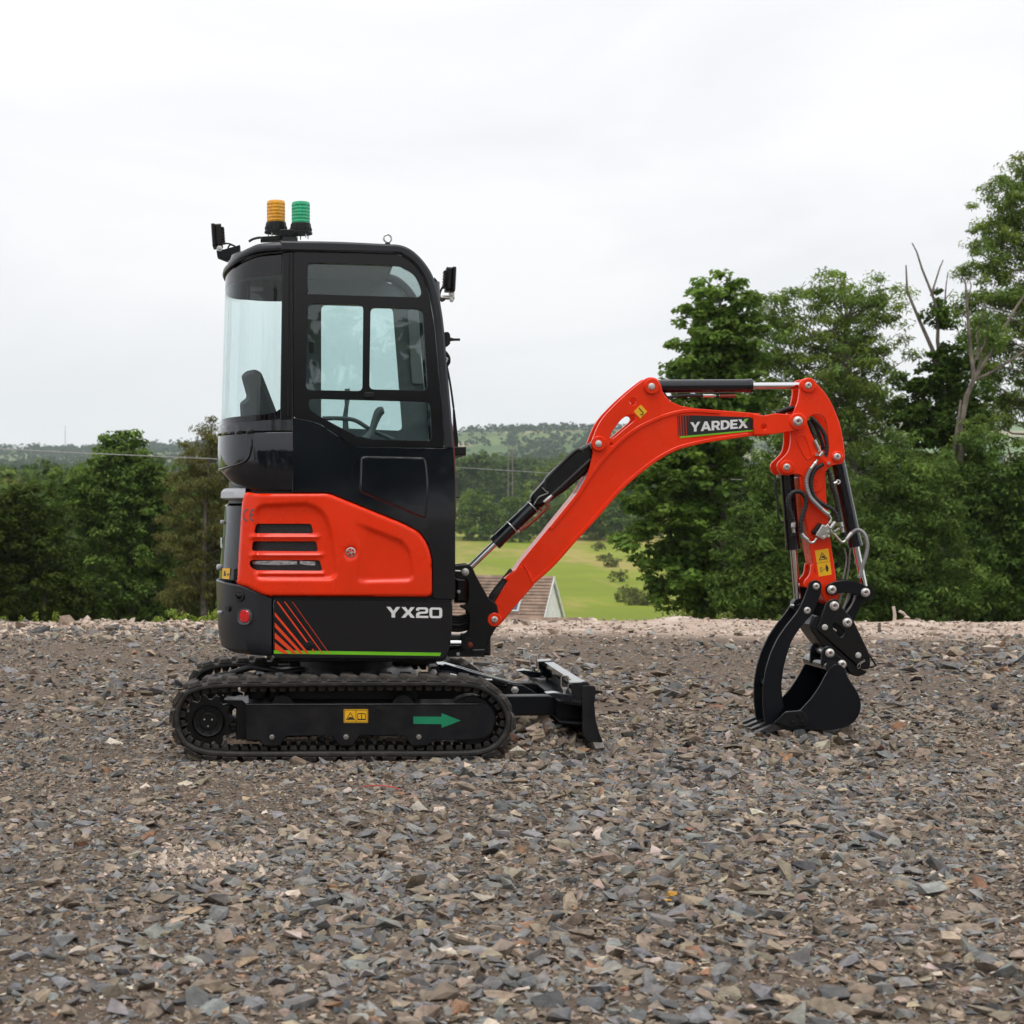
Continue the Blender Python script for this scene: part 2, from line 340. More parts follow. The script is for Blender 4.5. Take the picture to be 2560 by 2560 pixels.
def plate_data(outer, holes, y0, y1, b=0.002):
    """solid plate: loops in (x, z) metres, faces at y0 (near) and y1 (far), chamfered edges"""
    loops = []
    for k, lp in enumerate([outer] + list(holes)):
        lp = clean(lp)
        if (area2(lp) > 0) != (k == 0): lp = lp[::-1]
        loops.append(lp)
    V, F = [], []
    cap = [offset_loop(lp, b) for lp in loops] if b > 0 else loops
    cv, cf, _ = triangulate(cap)
    # map cap verts
    def addcap(y):
        s = len(V); V.extend((p[0], y, p[1]) for p in cv); F.extend(tuple(s + i for i in f) for f in cf)
    addcap(y0); addcap(y1)
    d = b if y1 > y0 else -b
    for lp, cl in zip(loops, cap):
        n = len(lp); s = len(V)
        rows = [(cl, y0), (lp, y0 + d), (lp, y1 - d), (cl, y1)] if b > 0 else [(lp, y0), (lp, y1)]
        for q, y in rows: V.extend((p[0], y, p[1]) for p in q)
        for r_ in range(len(rows) - 1):
            for i in range(n):
                j = (i + 1) % n
                F.append((s + r_ * n + i, s + r_ * n + j, s + (r_ + 1) * n + j, s + (r_ + 1) * n + i))
    return V, F
def plate(name, outer, y0, y1, mat, parent, holes=(), ref=None, b=0.002, smooth=30):
    ref = y0 if ref is None else ref
    V, F = plate_data([XZ(p, ref) for p in outer], [[XZ(p, ref) for p in h] for h in holes], y0, y1, b)
    return mesh_obj(name, V, F, mat, parent, smooth)
def frame_of(d):
    d = d.normalized(); u = d.cross(Vector((0, 1, 0)))
    if u.length < 1e-3: u = d.cross(Vector((0, 0, 1)))
    u.normalize(); return u, d.cross(u).normalized()
def tube_data(path, rad, n=10, cap=True):
    V, F = [], []; P = [Vector(p) for p in path]; m = len(P)
    t0 = (P[1] - P[0]).normalized(); u, v = frame_of(t0)
    for i, p in enumerate(P):
        t = (P[min(i + 1, m - 1)] - P[max(i - 1, 0)]).normalized()
        u = (u - t * u.dot(t)).normalized(); v = t.cross(u)
        r_ = rad[i] if hasattr(rad, '__len__') else rad
        for k in range(n):
            a = 2 * math.pi * k / n; V.append(p + u * (math.cos(a) * r_) + v * (math.sin(a) * r_))
    for i in range(m - 1):
        for k in range(n):
            l = (k + 1) % n; F.append((i * n + k, i * n + l, (i + 1) * n + l, (i + 1) * n + k))
    if cap: F.append(tuple(range(n - 1, -1, -1))); F.append(tuple((m - 1) * n + k for k in range(n)))
    return V, F
def tube(name, path, rad, mat, parent, n=10, smooth=40): 
    V, F = tube_data(path, rad, n); return mesh_obj(name, V, F, mat, parent, smooth)
def resample(path, step):
    P = [Vector(p) for p in path]; out = [P[0]]; acc = 0
    for a, b in zip(P[:-1], P[1:]):
        l = (b - a).length
        if l < 1e-9: continue
        d = step - acc
        while d <= l: out.append(a + (b - a) * (d / l)); d += step
        acc = l - (d - step)
    return out
def ribbed(name, path, r0, r1, pitch, mat, parent, n=9):
    """corrugated hose or spring guard"""
    P = resample(path, pitch / 3.0)
    rad = [r0 if i % 3 == 0 else r1 for i in range(len(P))]
    return tube(name, P, rad, mat, parent, n, 60)
def lathe_data(prof, axis_p, axis_d, n=24):
    """prof: (distance along the axis, radius)"""
    d = Vector(axis_d).normalized(); u, v = frame_of(d); V, F = [], []
    for s, r_ in prof:
        for k in range(n):
            a = 2 * math.pi * k / n; V.append(Vector(axis_p) + d * s + u * (math.cos(a) * r_) + v * (math.sin(a) * r_))
    m = len(prof)
    for i in range(m - 1):
        for k in range(n):
            l = (k + 1) % n; F.append((i * n + k, i * n + l, (i + 1) * n + l, (i + 1) * n + k))
    F.append(tuple(range(n - 1, -1, -1))); F.append(tuple((m - 1) * n + k for k in range(n)))
    return V, F
def lathe(name, prof, p, d, mat, parent, n=24, smooth=30):
    V, F = lathe_data(prof, p, d, n); return mesh_obj(name, V, F, mat, parent, smooth)
def box_data(c, sx, sy, sz, b=0.004, rot=None):
    V, F = plate_data([(-sx / 2, -sz / 2), (sx / 2, -sz / 2), (sx / 2, sz / 2), (-sx / 2, sz / 2)], [], -sy / 2, sy / 2, b)
    M = rot.to_4x4() if rot is not None else Matrix.Identity(4)
    return [M @ Vector(v) + Vector(c) for v in V], F
def box(name, c, sx, sy, sz, mat, parent, b=0.004, rot=None):
    V, F = box_data(c, sx, sy, sz, b, rot); return mesh_obj(name, V, F, mat, parent, 30)
def join(parts):
    V, F = [], []
    for v, f in parts:
        s = len(V); V += list(v); F += [tuple(i + s for i in q) for q in f]
    return V, F
GLYPH = {
 'Y': (0.95, [(0, 1), (.27, 1), (.475, .62), (.68, 1), (.95, 1), (.60, .40), (.60, 0), (.35, 0), (.35, .40)], []),
 'A': (1.0, [(0, 0), (.26, 0), (.33, .18), (.67, .18), (.74, 0), (1, 0), (.62, 1), (.38, 1)], [[(.41, .38), (.59, .38), (.5, .68)]]),
 'R': (0.83, [(0, 0), (.25, 0), (.25, .30), (.38, .30), (.55, 0), (.83, 0), (.61, .36), (.73, .46), (.79, .60), (.79, .70), (.74, .86), (.62, .97), (.46, 1), (0, 1)], [[(.25, .5), (.44, .5), (.53, .56), (.55, .65), (.53, .74), (.44, .79), (.25, .79)]]),
 'D': (0.86, [(0, 0), (.40, 0), (.62, .06), (.78, .2), (.86, .4), (.86, .6), (.78, .8), (.62, .94), (.40, 1), (0, 1)], [[(.25, .21), (.39, .21), (.52, .27), (.60, .4), (.60, .6), (.52, .73), (.39, .79), (.25, .79)]]),
 'E': (0.70, [(0, 0), (.70, 0), (.70, .21), (.25, .21), (.25, .40), (.64, .40), (.64, .60), (.25, .60), (.25, .79), (.69, .79), (.69, 1), (0, 1)], []),
 'X': (0.95, [(0, 0), (.28, 0), (.475, .33), (.67, 0), (.95, 0), (.63, .51), (.93, 1), (.66, 1), (.48, .69), (.30, 1), (.02, 1), (.33, .51)], []),
 '2': (1.1, [(0, 0), (1.1, 0), (1.1, .2), (.30, .2), (.30, .30), (.40, .38), (.95, .42), (1.06, .5), (1.1, .62), (1.1, .78), (1.05, .92), (.9, 1), (.2, 1), (.05, .93), (0, .8), (0, .68), (.27, .68), (.27, .76), (.32, .8), (.80, .8), (.84, .76), (.84, .66), (.80, .61), (.25, .57), (.08, .48), (0, .34)], []),
 '0': (1.15, [(.2, 0), (.95, 0), (1.1, .08), (1.15, .25), (1.15, .75), (1.1, .92), (.95, 1), (.2, 1), (.05, .92), (0, .75), (0, .25), (.05, .08)], [[(.30, .2), (.85, .2), (.89, .26), (.89, .74), (.85, .8), (.30, .8), (.26, .74), (.26, .26)]]),
}
def arc_glyph(bar):
    o = [(.5 + .5 * math.cos(R(a)), .5 + .5 * math.sin(R(a))) for a in range(75, 286, 15)]; i_ = [(.5 + .36 * math.cos(R(a)), .5 + .36 * math.sin(R(a))) for a in range(285, 74, -15)]
    if bar: k = len(i_) // 2; i_ = i_[:k] + [(.15, .43), (.52, .43), (.52, .57), (.15, .57)] + i_[k + 1:]
    return (0.62, o + i_, [])
GLYPH['C'] = arc_glyph(False); GLYPH['e'] = arc_glyph(True)
def glyph_mesh(name, body, mapf, mat, parent, wide={}, gap=0.10):
    """raised lettering; mapf takes (0..1 across, 0..1 up, 0..1 depth) to a point"""
    x = 0; runs = []
    for ch in body:
        w_, o, h = GLYPH[ch]; k = wide.get(ch, 1.0); runs.append((x, k, o, h)); x += w_ * k + gap
    T = x - gap; parts = []
    for x0, k, o, h in runs:
        V, F = plate_data([((x0 + p[0] * k) / T, p[1]) for p in o], [[((x0 + p[0] * k) / T, p[1]) for p in q] for q in h], 0.0, 1.0, 0)
        parts.append(([mapf(v[0], v[2], 1 - v[1]) for v in V], F))
    V, F = join(parts); return mesh_obj(name, V, F, mat, parent, 0)
def text_obj(name, body, quad, Y, mat, parent, thick=0.0012, wide={}, gap=0.10):
    q = [Vector((*XZ(p, Y), 0)) for p in quad]
    def f(u, v, d):
        p = q[3].lerp(q[2], u).lerp(q[0].lerp(q[1], u), v); return Vector((p.x, Y - thick * d, p.y))
    return glyph_mesh(name, body, f, mat, parent, wide, gap)

# ================================================================== the setting
def wav(x, y, s, seed=0):
    """cheap smooth noise, -1..1"""
    r_ = np.random.default_rng(seed + 100); o = 0
    for k in range(5):
        a = r_.uniform(0, 6.28); f = s * r_.uniform(0.6, 1.7); o = o + np.sin((x * math.cos(a) + y * math.sin(a)) * f + r_.uniform(0, 6.28))
    return o / 3.2
def edge_y(x): return 16.75 + 0.28 * wav(x, 0 * x, 0.9, 3)
def gz(x, y):
    """height of the gravel yard"""
    x = np.asarray(x, float); y = np.asarray(y, float)
    z = 0.012 * wav(x, y, 1.1, 1) + 0.008 * wav(x, y, 4.0, 2)
    near = np.exp(-(((x - 0.2) / 1.0) ** 8 + ((y - 8.05) / 0.95) ** 6)); z = z * (1 - near) - 0.026 * near
    z = z + 0.125 * np.exp(-(((x - 1.10) / 0.19) ** 2 + ((y - 8.05) / 0.55) ** 4))          # heap between tracks and blade
    z = z + 0.035 * np.exp(-(((x - 2.35) / 0.45) ** 2 + ((y - 8.15) / 0.6) ** 2))            # gravel pushed up under the bucket
    e = edge_y(x)
    rim = np.clip((y - (e - 1.6)) / 1.3, 0, 1); z = z + rim * (-0.012 + 0.035 * np.maximum(0, wav(x, y, 2.2, 5)) + 0.03 * np.maximum(0, wav(x, y, 7, 6)))
    z = z - np.clip(y - e, 0, 9) * 0.75 - np.clip(-3 - y, 0, 500) * 0.0
    return z
def grid_obj(name, xs, ys, zf, mat):
    X, Y = np.meshgrid(xs, ys); Z = zf(X, Y); nx, ny = len(xs), len(ys)
    V = np.stack([X, Y, Z], -1).reshape(-1, 3)
    i = np.arange(ny - 1)[:, None] * nx + np.arange(nx - 1)[None, :]; i = i.ravel()
    F = np.stack([i, i + 1, i + nx + 1, i + nx], -1)
    return np_mesh(name, V, F, mat, smooth=True)
def np_mesh(name, V, F, mat, tint=None, smooth=False, parent=None):
    me = bpy.data.meshes.new(name); k = F.shape[1]
    me.vertices.add(len(V)); me.vertices.foreach_set('co', np.ascontiguousarray(V, dtype=np.float32).ravel())
    me.loops.add(F.size); me.loops.foreach_set('vertex_index', np.ascontiguousarray(F, dtype=np.int32).ravel())
    me.polygons.add(len(F)); me.polygons.foreach_set('loop_start', np.arange(0, F.size, k, dtype=np.int32))
    me.polygons.foreach_set('use_smooth', np.full(len(F), smooth))
    if tint is not None:
        at = me.attributes.new('tint', 'FLOAT_COLOR', 'FACE'); c = np.ones((len(F), 4), np.float32); c[:, :3] = tint
        at.data.foreach_set('color', c.ravel())
    me.update(calc_edges=True); me.validate()
    me.materials.append(MATS[mat])
    return link(bpy.data.objects.new(name, me), parent)
xs = np.concatenate([[-220, -120, -70, -40, -25, -17], np.arange(-12, 18.01, 0.1), [22, 30, 45, 80, 140, 220]])
ys = np.concatenate([[-260, -150, -80, -40, -20, -10, -5], np.arange(-2, 3, 0.5), np.arange(3, 18.21, 0.09)])
ground = grid_obj('ground', xs, ys, gz, 'soil'); tag(ground, 'stony grey brown gravel yard', kind='structure')

# ---- terrain behind the yard: bank, valley meadow, hills
TY = np.array([17.0, 19, 24, 30, 45, 70, 120, 150, 250, 350, 420, 500, 600, 800, 1000, 1500, 2000, 2500, 2900, 3600])
TZ = np.array([-0.9, -1.6, -3.0, -4.2, -6.0, -8.0, -9.3, -9.0, -7.4, -5.6, -3.0, 1.5, 5, 11, 20, 47, 80, 114, 129, 135])
def tz(x, y):
    x = np.asarray(x, float); y = np.asarray(y, float)
    z = np.interp(y, TY, TZ)
    far = np.clip((y - 500) / 1500, 0, 1)
    side = x / np.maximum(y, 1)                      # the ridge is lower to the left
    z = z * (1 + far * np.clip(side * 1.2 - 0.12, -0.30, 0.1)) + far * 9 * wav(x, y, 0.0045, 11) + far * 4 * wav(x, y, 0.012, 12)
    z = z + np.clip((y - 30) / 100, 0, 1) * (0.4 * wav(x, y, 0.05, 13))
    return z
tv = np.linspace(-1, 1, 121); tyr = np.concatenate([np.linspace(17.0, 60, 40), np.geomspace(62, 3600, 150)])
Yg = np.repeat(tyr[:, None], len(tv), 1); Xg = tv[None, :] * (60 + 0.66 * Yg) + 0.12 * Yg
Zg = tz(Xg, Yg); nx = len(tv); i = (np.arange(len(tyr) - 1)[:, None] * nx + np.arange(nx - 1)[None, :]).ravel()
terrain = np_mesh('terrain', np.stack([Xg, Yg, Zg], -1).reshape(-1, 3), np.stack([i, i + 1, i + nx + 1, i + nx], -1), 'terrain', smooth=True)
tag(terrain, 'green valley meadow rising to hedged hills', kind='structure')

# ------------------------------------------------------------------ gravel
def hull_shape(n, clip, rs):
    while True:
        p = rs.normal(size=(n, 3)); p /= np.linalg.norm(p, axis=1)[:, None]; p[:, 2] = np.clip(p[:, 2], -clip, clip); p *= rs.uniform(0.8, 1.1, (n, 1))
        bm = bmesh.new(); vs_ = [bm.verts.new(v) for v in p]
        r_ = bmesh.ops.convex_hull(bm, input=vs_); bmesh.ops.triangulate(bm, faces=bm.faces[:])
        bm.verts.index_update(); V = np.array([v.co[:] for v in bm.verts]); F = np.array([[v.index for v in f.verts] for f in bm.faces]); nu = len([v for v in bm.verts if not v.link_faces]); bm.free()
        if nu == 0 and len(F) == 2 * n - 4: return V, F
srs = np.random.default_rng(21)
SH_A = [hull_shape(8, 0.62, srs) for _ in range(40)]
SH_B = [hull_shape(6, 0.8, srs) for _ in range(12)]
PAL = np.array((1.19, 1.17, 1.10)) * np.array([(0.155, 0.158, 0.165), (0.115, 0.118, 0.125), (0.20, 0.20, 0.205), (0.165, 0.135, 0.11), (0.20, 0.165, 0.135), (0.27, 0.22, 0.172), (0.22, 0.125, 0.08), (0.40, 0.35, 0.31), (0.07, 0.072, 0.078), (0.22, 0.17, 0.145)])
PW = np.array([0.22, 0.17, 0.09, 0.17, 0.12, 0.045, 0.010, 0.022, 0.075, 0.04]); PW /= PW.sum()
PB = np.array([0.06, 0.06, 0.06, 0.24, 0.24, 0.14, 0.012, 0.03, 0.03, 0.05]); PB /= PB.sum()
def tints(n, rs, brown):
    a = rs.choice(len(PAL), n, p=PW); b = rs.choice(len(PAL), n, p=PB); k = np.where(rs.random(n) < brown, b, a)
    return PAL[k] * rs.uniform(0.72, 1.28, (n, 1)) * rs.uniform(0.95, 1.05, (n, 3))
def rotmats(az, tx, ty):
    ca, sa, cx, sx, cy, sy = np.cos(az), np.sin(az), np.cos(tx), np.sin(tx), np.cos(ty), np.sin(ty)
    z, o = 0 * az, 1 + 0 * az
    A = np.stack([ca, -sa, z, sa, ca, z, z, z, o], -1).reshape(-1, 3, 3)
    B = np.stack([o, z, z, z, cx, -sx, z, sx, cx], -1).reshape(-1, 3, 3)
    C = np.stack([cy, z, sy, z, o, z, -sy, z, cy], -1).reshape(-1, 3, 3)
    return B @ C @ A
def scatter(shapes, P, S, az, tx, ty, tint):
    """many stones as one vertex / face array"""
    k = np.arange(len(P)) % len(shapes); Vs, Fs, Ts = [], [], []; base = 0
    M = rotmats(az, tx, ty)
    for s, (v, f) in enumerate(shapes):
        w = np.where(k == s)[0]
        vv = np.einsum('nij,nvj->nvi', M[w], v[None] * S[w][:, None, :]) + P[w][:, None, :]
        ff = f[None] + (np.arange(len(w)) * len(v))[:, None, None] + base
        Vs.append(vv.reshape(-1, 3)); Fs.append(ff.reshape(-1, 3)); Ts.append(np.repeat(tint[w], len(f), 0)); base += len(w) * len(v)
    return np.concatenate(Vs), np.concatenate(Fs), np.concatenate(Ts)
def place(n, y0, y1, rs, pw=1.0):
    """points over the part of the yard a viewer near the camera can see"""
    y = (rs.random(n) * (y1 ** (1 + pw) - y0 ** (1 + pw)) + y0 ** (1 + pw)) ** (1 / (1 + pw))
    lo = -1020 / FPX * y - 0.5; hi = 2040 / FPX * y + 0.5
    return lo + rs.random(n) * (hi - lo), y
def stones(n, y0, y1, shapes, med, sig, lo, hi, rs, sink=0.25, thin=(0.30, 0.66), tilt=0.28, patchy=0.5, brown0=0.28):
    x, y = place(n, y0, y1, rs)
    br = np.clip(brown0 + 0.30 * wav(x, y, 1.3, 31) + 0.2 * wav(x, y, 4.0, 32), 0.02, 0.95)
    keep = (y < np.where(x > 0.6, 14.1, 15.2) + 0.9 * wav(x, y, 1.2, 41) + rs.normal(0, 0.35, n)) & (rs.random(n) > patchy * np.clip(wav(x, y, 1.6, 33) + 0.5 * wav(x, y, 5, 34), 0, 1))
    x, y, br = x[keep], y[keep], br[keep]; n = len(x)
    s = np.clip(med * np.exp(sig * rs.normal(size=n)) * (1 + 0.4 * wav(x, y, 1.4, 35)), lo, hi)
    S = np.stack([s * rs.uniform(0.8, 1.25, n), s * rs.uniform(0.5, 0.95, n), s * rs.uniform(thin[0], thin[1], n)], -1)
    P = np.stack([x, y, gz(x, y) + S[:, 2] * (1 - 2 * sink) * rs.uniform(0.3, 1.0, n)], -1)
    return scatter(shapes, P, S, rs.uniform(0, 6.28, n), rs.normal(0, tilt, n), rs.normal(0, tilt, n), tints(n, rs, br))
grs = np.random.default_rng(5)
layers = [stones(84000, 3.2, 9.2, SH_A, 0.0125, 0.52, 0.005, 0.044, grs, sink=0.34, patchy=0.62, brown0=0.42),
          stones(2600, 3.2, 9.5, SH_A, 0.030, 0.28, 0.022, 0.052, grs, sink=0.2, tilt=0.34, patchy=0.9, brown0=0.22),
          stones(36000, 9.0, 16.0, SH_A, 0.0185, 0.45, 0.010, 0.07, grs, sink=0.3, thin=(0.3, 0.6), patchy=0.45),
          stones(1300, 9.0, 16.6, SH_A, 0.050, 0.3, 0.03, 0.10, grs, sink=0.1, thin=(0.35, 0.7)),
          stones(50000, 3.2, 7.4, SH_B, 0.0075, 0.3, 0.004, 0.013, grs, patchy=0.0, brown0=0.75)]
def ground_at(px, py):
    Y = CZ * FPX / (py - CY); return (px - CX) * Y / FPX, Y
# rubble along the pale edge strip, heap by the blade, stones pressed up along the track
def rubble(n, fx, fy, med, hi, rs, brown, pale=0.0, lift=0.0):
    x, y = fx(rs, n), fy(rs, n); s = np.clip(med * np.exp(0.45 * rs.normal(size=n)), 0.012, hi)
    S = np.stack([s, s * rs.uniform(0.6, 0.95, n), s * rs.uniform(0.4, 0.8, n)], -1); P = np.stack([x, y, gz(x, y) + S[:, 2] * 0.35 + lift * rs.random(n)], -1)
    t = tints(n, rs, np.full(n, brown)); p = rs.random(n) < pale; t[p] = np.array((0.47, 0.385, 0.315)) * rs.uniform(0.6, 1.35, (p.sum(), 1))
    return scatter(SH_A, P, S, rs.uniform(0, 6.28, n), rs.normal(0, 0.4, n), rs.normal(0, 0.4, n), t)
layers += [rubble(3000, lambda r_, n: r_.uniform(-6, 1, n), lambda r_, n: edge_y(0) - 0.2 + r_.normal(-0.8, 0.8, n), 0.026, 0.12, grs, 0.5, 0.7),
           rubble(3800, lambda r_, n: r_.uniform(1, 11, n), lambda r_, n: edge_y(0) - 0.2 + r_.normal(-0.9, 1.0, n), 0.019, 0.10, grs, 0.5, 0.82),
           rubble(520, lambda r_, n: 1.10 + r_.normal(0, 0.16, n), lambda r_, n: 8.05 + r_.normal(0, 0.34, n), 0.033, 0.06, grs, 0.85),
           rubble(300, lambda r_, n: r_.uniform(-0.5, 0.95, n), lambda r_, n: 7.42 + np.abs(r_.normal(0, 0.07, n)) * -1 + 0.02, 0.017, 0.034, grs, 0.35),
           rubble(900, lambda r_, n: 1.3 + r_.normal(0, 0.22, n), lambda r_, n: 7.9 + r_.normal(0, 0.35, n), 0.013, 0.03, grs, 1.0),
           rubble(420, lambda r_, n: 2.25 + r_.normal(0, 0.4, n), lambda r_, n: 7.8 + r_.normal(0, 0.25, n), 0.028, 0.06, grs, 0.5)]
gx_, gy_ = ground_at(500, 2160); layers.append(rubble(700, lambda r_, n: gx_ + r_.normal(0, 0.10, n), lambda r_, n: gy_ + r_.normal(0, 0.13, n), 0.010, 0.022, grs, 0.1, 0.9))
def beyond(n, rs):                                               # the yard's gravel goes on to either side of the view
    y = (rs.random(n) * (15.0 ** 2 - 3.2 ** 2) + 3.2 ** 2) ** 0.5; left = rs.random(n) < 0.5; d = rs.random(n) * 3.6
    return np.where(left, -1020 / FPX * y - 0.5 - d, 2040 / FPX * y + 0.5 + d), y
bx_, by_ = beyond(34000, grs); bs_ = np.clip(0.019 * np.exp(0.45 * grs.normal(size=len(bx_))), 0.01, 0.06)
BS = np.stack([bs_, bs_ * grs.uniform(0.5, 0.95, len(bx_)), bs_ * grs.uniform(0.3, 0.55, len(bx_))], -1)
layers.append(scatter(SH_B, np.stack([bx_, by_, gz(bx_, by_) + BS[:, 2] * 0.3], -1), BS, grs.uniform(0, 6.28, len(bx_)), grs.normal(0, 0.28, len(bx_)), grs.normal(0, 0.28, len(bx_)), tints(len(bx_), grs, np.full(len(bx_), 0.4))))
GV, GF, GT, b0 = [], [], [], 0
for v, f, t in layers: GV.append(v); GF.append(f + b0); GT.append(t); b0 += len(v)
gravel = np_mesh('gravel', np.concatenate(GV), np.concatenate(GF), 'gravel', np.concatenate(GT))
gravel.parent = ground; tag(gravel, kind='stuff')
# the stones that stand out one by one
stone_me = []
for k in range(14):
    V, F = hull_shape(15, 0.7, srs)
    me = bpy.data.meshes.new('stone'); me.from_pydata(V.tolist(), [], F.tolist()); me.materials.append(MATS['stone']); stone_me.append(me)
orr = random.Random(4)
def add_stone(x, y, s, col, flat=0.45, tilt=0.25, asp=0.75, rz=None, sink=0.5):
    o = bpy.data.objects.new('stone', orr.choice(stone_me)); COL.objects.link(o); o.parent = ground
    o.location = (x, y, float(gz(x, y)) + s * flat * sink); o.scale = (s, s * asp, s * flat)
    o.rotation_euler = (orr.gauss(0, tilt), orr.gauss(0, tilt), orr.uniform(0, 6.28) if rz is None else rz); o.color = (*col, 1)
SGREY, SDARK, SBROWN, STAN, SRUST, SOCHRE = (0.19, 0.192, 0.20), (0.12, 0.122, 0.13), (0.21, 0.16, 0.12), (0.31, 0.23, 0.155), (0.26, 0.14, 0.08), (0.50, 0.27, 0.05)
for px, py, sp, c in [(615, 2405, 42, STAN), (1650, 2310, 42, SGREY), (1680, 2240, 20, SOCHRE), (1668, 2256, 16, SOCHRE), (480, 2285, 34, STAN), (575, 2295, 34, SBROWN), (370, 2108, 34, SRUST),
                      (375, 2120, 32, SGREY), (705, 2297, 28, SDARK), (890, 2290, 28, STAN), (985, 2395, 34, SBROWN), (700, 2475, 30, SBROWN), (150, 2460, 36, SGREY), (255, 2475, 34, SDARK), (640, 2520, 42, SGREY),
                      (1505, 2470, 44, SGREY), (1480, 2510, 44, SDARK), (1640, 2440, 26, STAN), (1530, 1955, 20, SRUST), (1490, 1957, 20, STAN), (1300, 1962, 24, STAN), (1790, 2450, 40, SDARK), (2160, 2480, 46, SBROWN),
                      (1400, 2545, 50, SDARK), (1750, 2545, 50, SGREY), (120, 2390, 30, SDARK), (50, 2400, 36, SGREY), (300, 2430, 34, SDARK), (2350, 2390, 30, STAN), (2240, 2180, 28, SGREY), (2480, 2300, 34, SGREY),
                      (2020, 1838, 26, STAN), (1975, 1838, 18, SBROWN), (1960, 1826, 16, STAN), (2085, 1836, 22, SGREY), (1925, 1850, 18, SGREY), (505, 2003, 18, STAN), (60, 2030, 26, SBROWN), (930, 2310, 26, SBROWN), (1290, 2440, 26, SGREY)]:
    x, y = ground_at(px, py); add_stone(x, y, sp * y / FPX, c)
for px, py, sp, c in [(745, 1888, 26, SBROWN), (808, 1898, 22, SGREY), (705, 1903, 15, SGREY), (870, 1908, 13, STAN), (905, 1908, 14, SBROWN), (955, 1906, 14, STAN), (1010, 1905, 12, SGREY), (430, 1868, 16, SBROWN), (370, 1860, 15, STAN)]:
    add_stone((px - CX) * 7.38 / FPX, 7.38, sp * 7.38 / FPX, c, 0.75, 0.3, 0.8)
cnt = 49
while cnt < 300:
    y = 3.3 + 8.5 * orr.random() ** 1.7; lo, hi = -850 / FPX * y, 1850 / FPX * y; x = orr.uniform(lo, hi)
    if 7.25 < y < 9.0 and -0.8 < x < 1.6: continue
    s = min(0.050, max(0.026, orr.gauss(0.033, 0.008))) * (1 + 0.03 * y)
    c = PAL[np.searchsorted(np.cumsum(PW), orr.random() * 0.999)] * orr.uniform(0.8, 1.25)
    add_stone(x, y, s, tuple(float(q) for q in c), orr.uniform(0.28, 0.55), 0.25, orr.uniform(0.55, 0.95)); cnt += 1

# ------------------------------------------------------------------ trees
def cluster_pts(ells, n, rs, shell=0.45):
    """points in a union of ellipsoids (cx, cy, cz, rx, ry, rz), fuller towards the outside"""
    w = np.array([e[3] * e[5] for e in ells]); w = w / w.sum(); k = rs.choice(len(ells), n, p=w)
    d = rs.normal(size=(n, 3)); d /= np.linalg.norm(d, axis=1)[:, None]; r_ = rs.random(n) ** shell
    E_ = np.array(ells)[k]
    return E_[:, :3] + d * E_[:, 3:] * r_[:, None]
def leaves_at(C, rad, per, size, rs, width=0.55, flat=0.6, up=0.7, droop=0.3, spread=0.55):
    """leaf quads around cluster centres"""
    n = len(C) * per; ci = np.repeat(np.arange(len(C)), per)
    d = rs.normal(size=(n, 3)); d /= np.linalg.norm(d, axis=1)[:, None]; rr = rs.random(n) ** spread
    off = d * rr[:, None] * np.repeat(rad, per)[:, None]; off[:, 2] *= flat; P = C[ci] + off
    nrm = d * 0.45 + np.array((0, 0, up)) + rs.normal(0, 0.45, (n, 3)); nrm /= np.linalg.norm(nrm, axis=1)[:, None]
    ax = rs.normal(size=(n, 3)) + d * 0.6; ax[:, 2] -= droop; ax -= nrm * (ax * nrm).sum(1)[:, None]; ax /= np.linalg.norm(ax, axis=1)[:, None]
    sd = np.cross(nrm, ax); L_ = size * rs.uniform(0.65, 1.3, n)[:, None]; Wd = L_ * width * rs.uniform(0.8, 1.2, (n, 1))
    a = P - ax * L_ * 0.5; c = P + ax * L_ * 0.5 - np.array((0, 0, 0.15)) * L_; m = P - ax * L_ * 0.06 + nrm * L_ * 0.08
    V = np.stack([a, m + sd * Wd * 0.5, c, m - sd * Wd * 0.5], 1).reshape(-1, 3)
    F = np.arange(n * 4).reshape(-1, 4)
    return V, F, ci
def leaf_tint(ci, nC, base, rs, hue=0.25, clump=0.25):
    g = rs.uniform(1 - clump, 1 + clump, (nC, 1)) * np.ones(3); y = rs.random((nC, 1)) * hue
    c = np.array(base) * g * (1 + y * np.array((0.9, 0.35, -0.1)))
    return c[ci] * rs.uniform(0.75, 1.3, (len(ci), 1))
def branches(base, top, r0, C, nb, rs, n=6, sag=0.1, rmin=0.012):
    parts = []; base = np.array(base, float); top = np.array(top, float)
    pts = []; bend = rs.normal(0, 0.04, 3) * np.linalg.norm(top - base)
    for k in range(9):
        u = k / 8; p = base + (top - base) * u + bend * math.sin(u * 3.14); pts.append(p)
    parts.append(tube_data([Vector(p) for p in pts], [r0 * (1.15 - u / 8 * 0.95) for u in range(9)], n))
    if len(C):
        for c in C[rs.choice(len(C), min(nb, len(C)), replace=False)]:
            h = np.linalg.norm((c - base)[:2]); zz = c[2] - h * rs.uniform(0.4, 0.9)
            u = float(np.clip((zz - base[2]) / max(0.1, top[2] - base[2]), 0.12, 0.9)); k = u * 8; i = int(k); s = pts[i] + (pts[min(i + 1, 8)] - pts[i]) * (k - i)
            mid = (s + c) / 2 + np.array((0, 0, -sag * np.linalg.norm(c - s))) + rs.normal(0, 0.05, 3) * np.linalg.norm(c - s)
            q = [s, s * 0.6 + mid * 0.4, mid, mid * 0.5 + c * 0.5 + rs.normal(0, 0.02, 3), c]
            rb = max(rmin * 2, r0 * 0.42 * (1 - u * 0.6)); parts.append(tube_data([Vector(p) for p in q], [rb, rb * 0.7, rb * 0.5, rb * 0.35, rmin * 0.6], 5))
    return join(parts)
def fan_leaf(V): return V
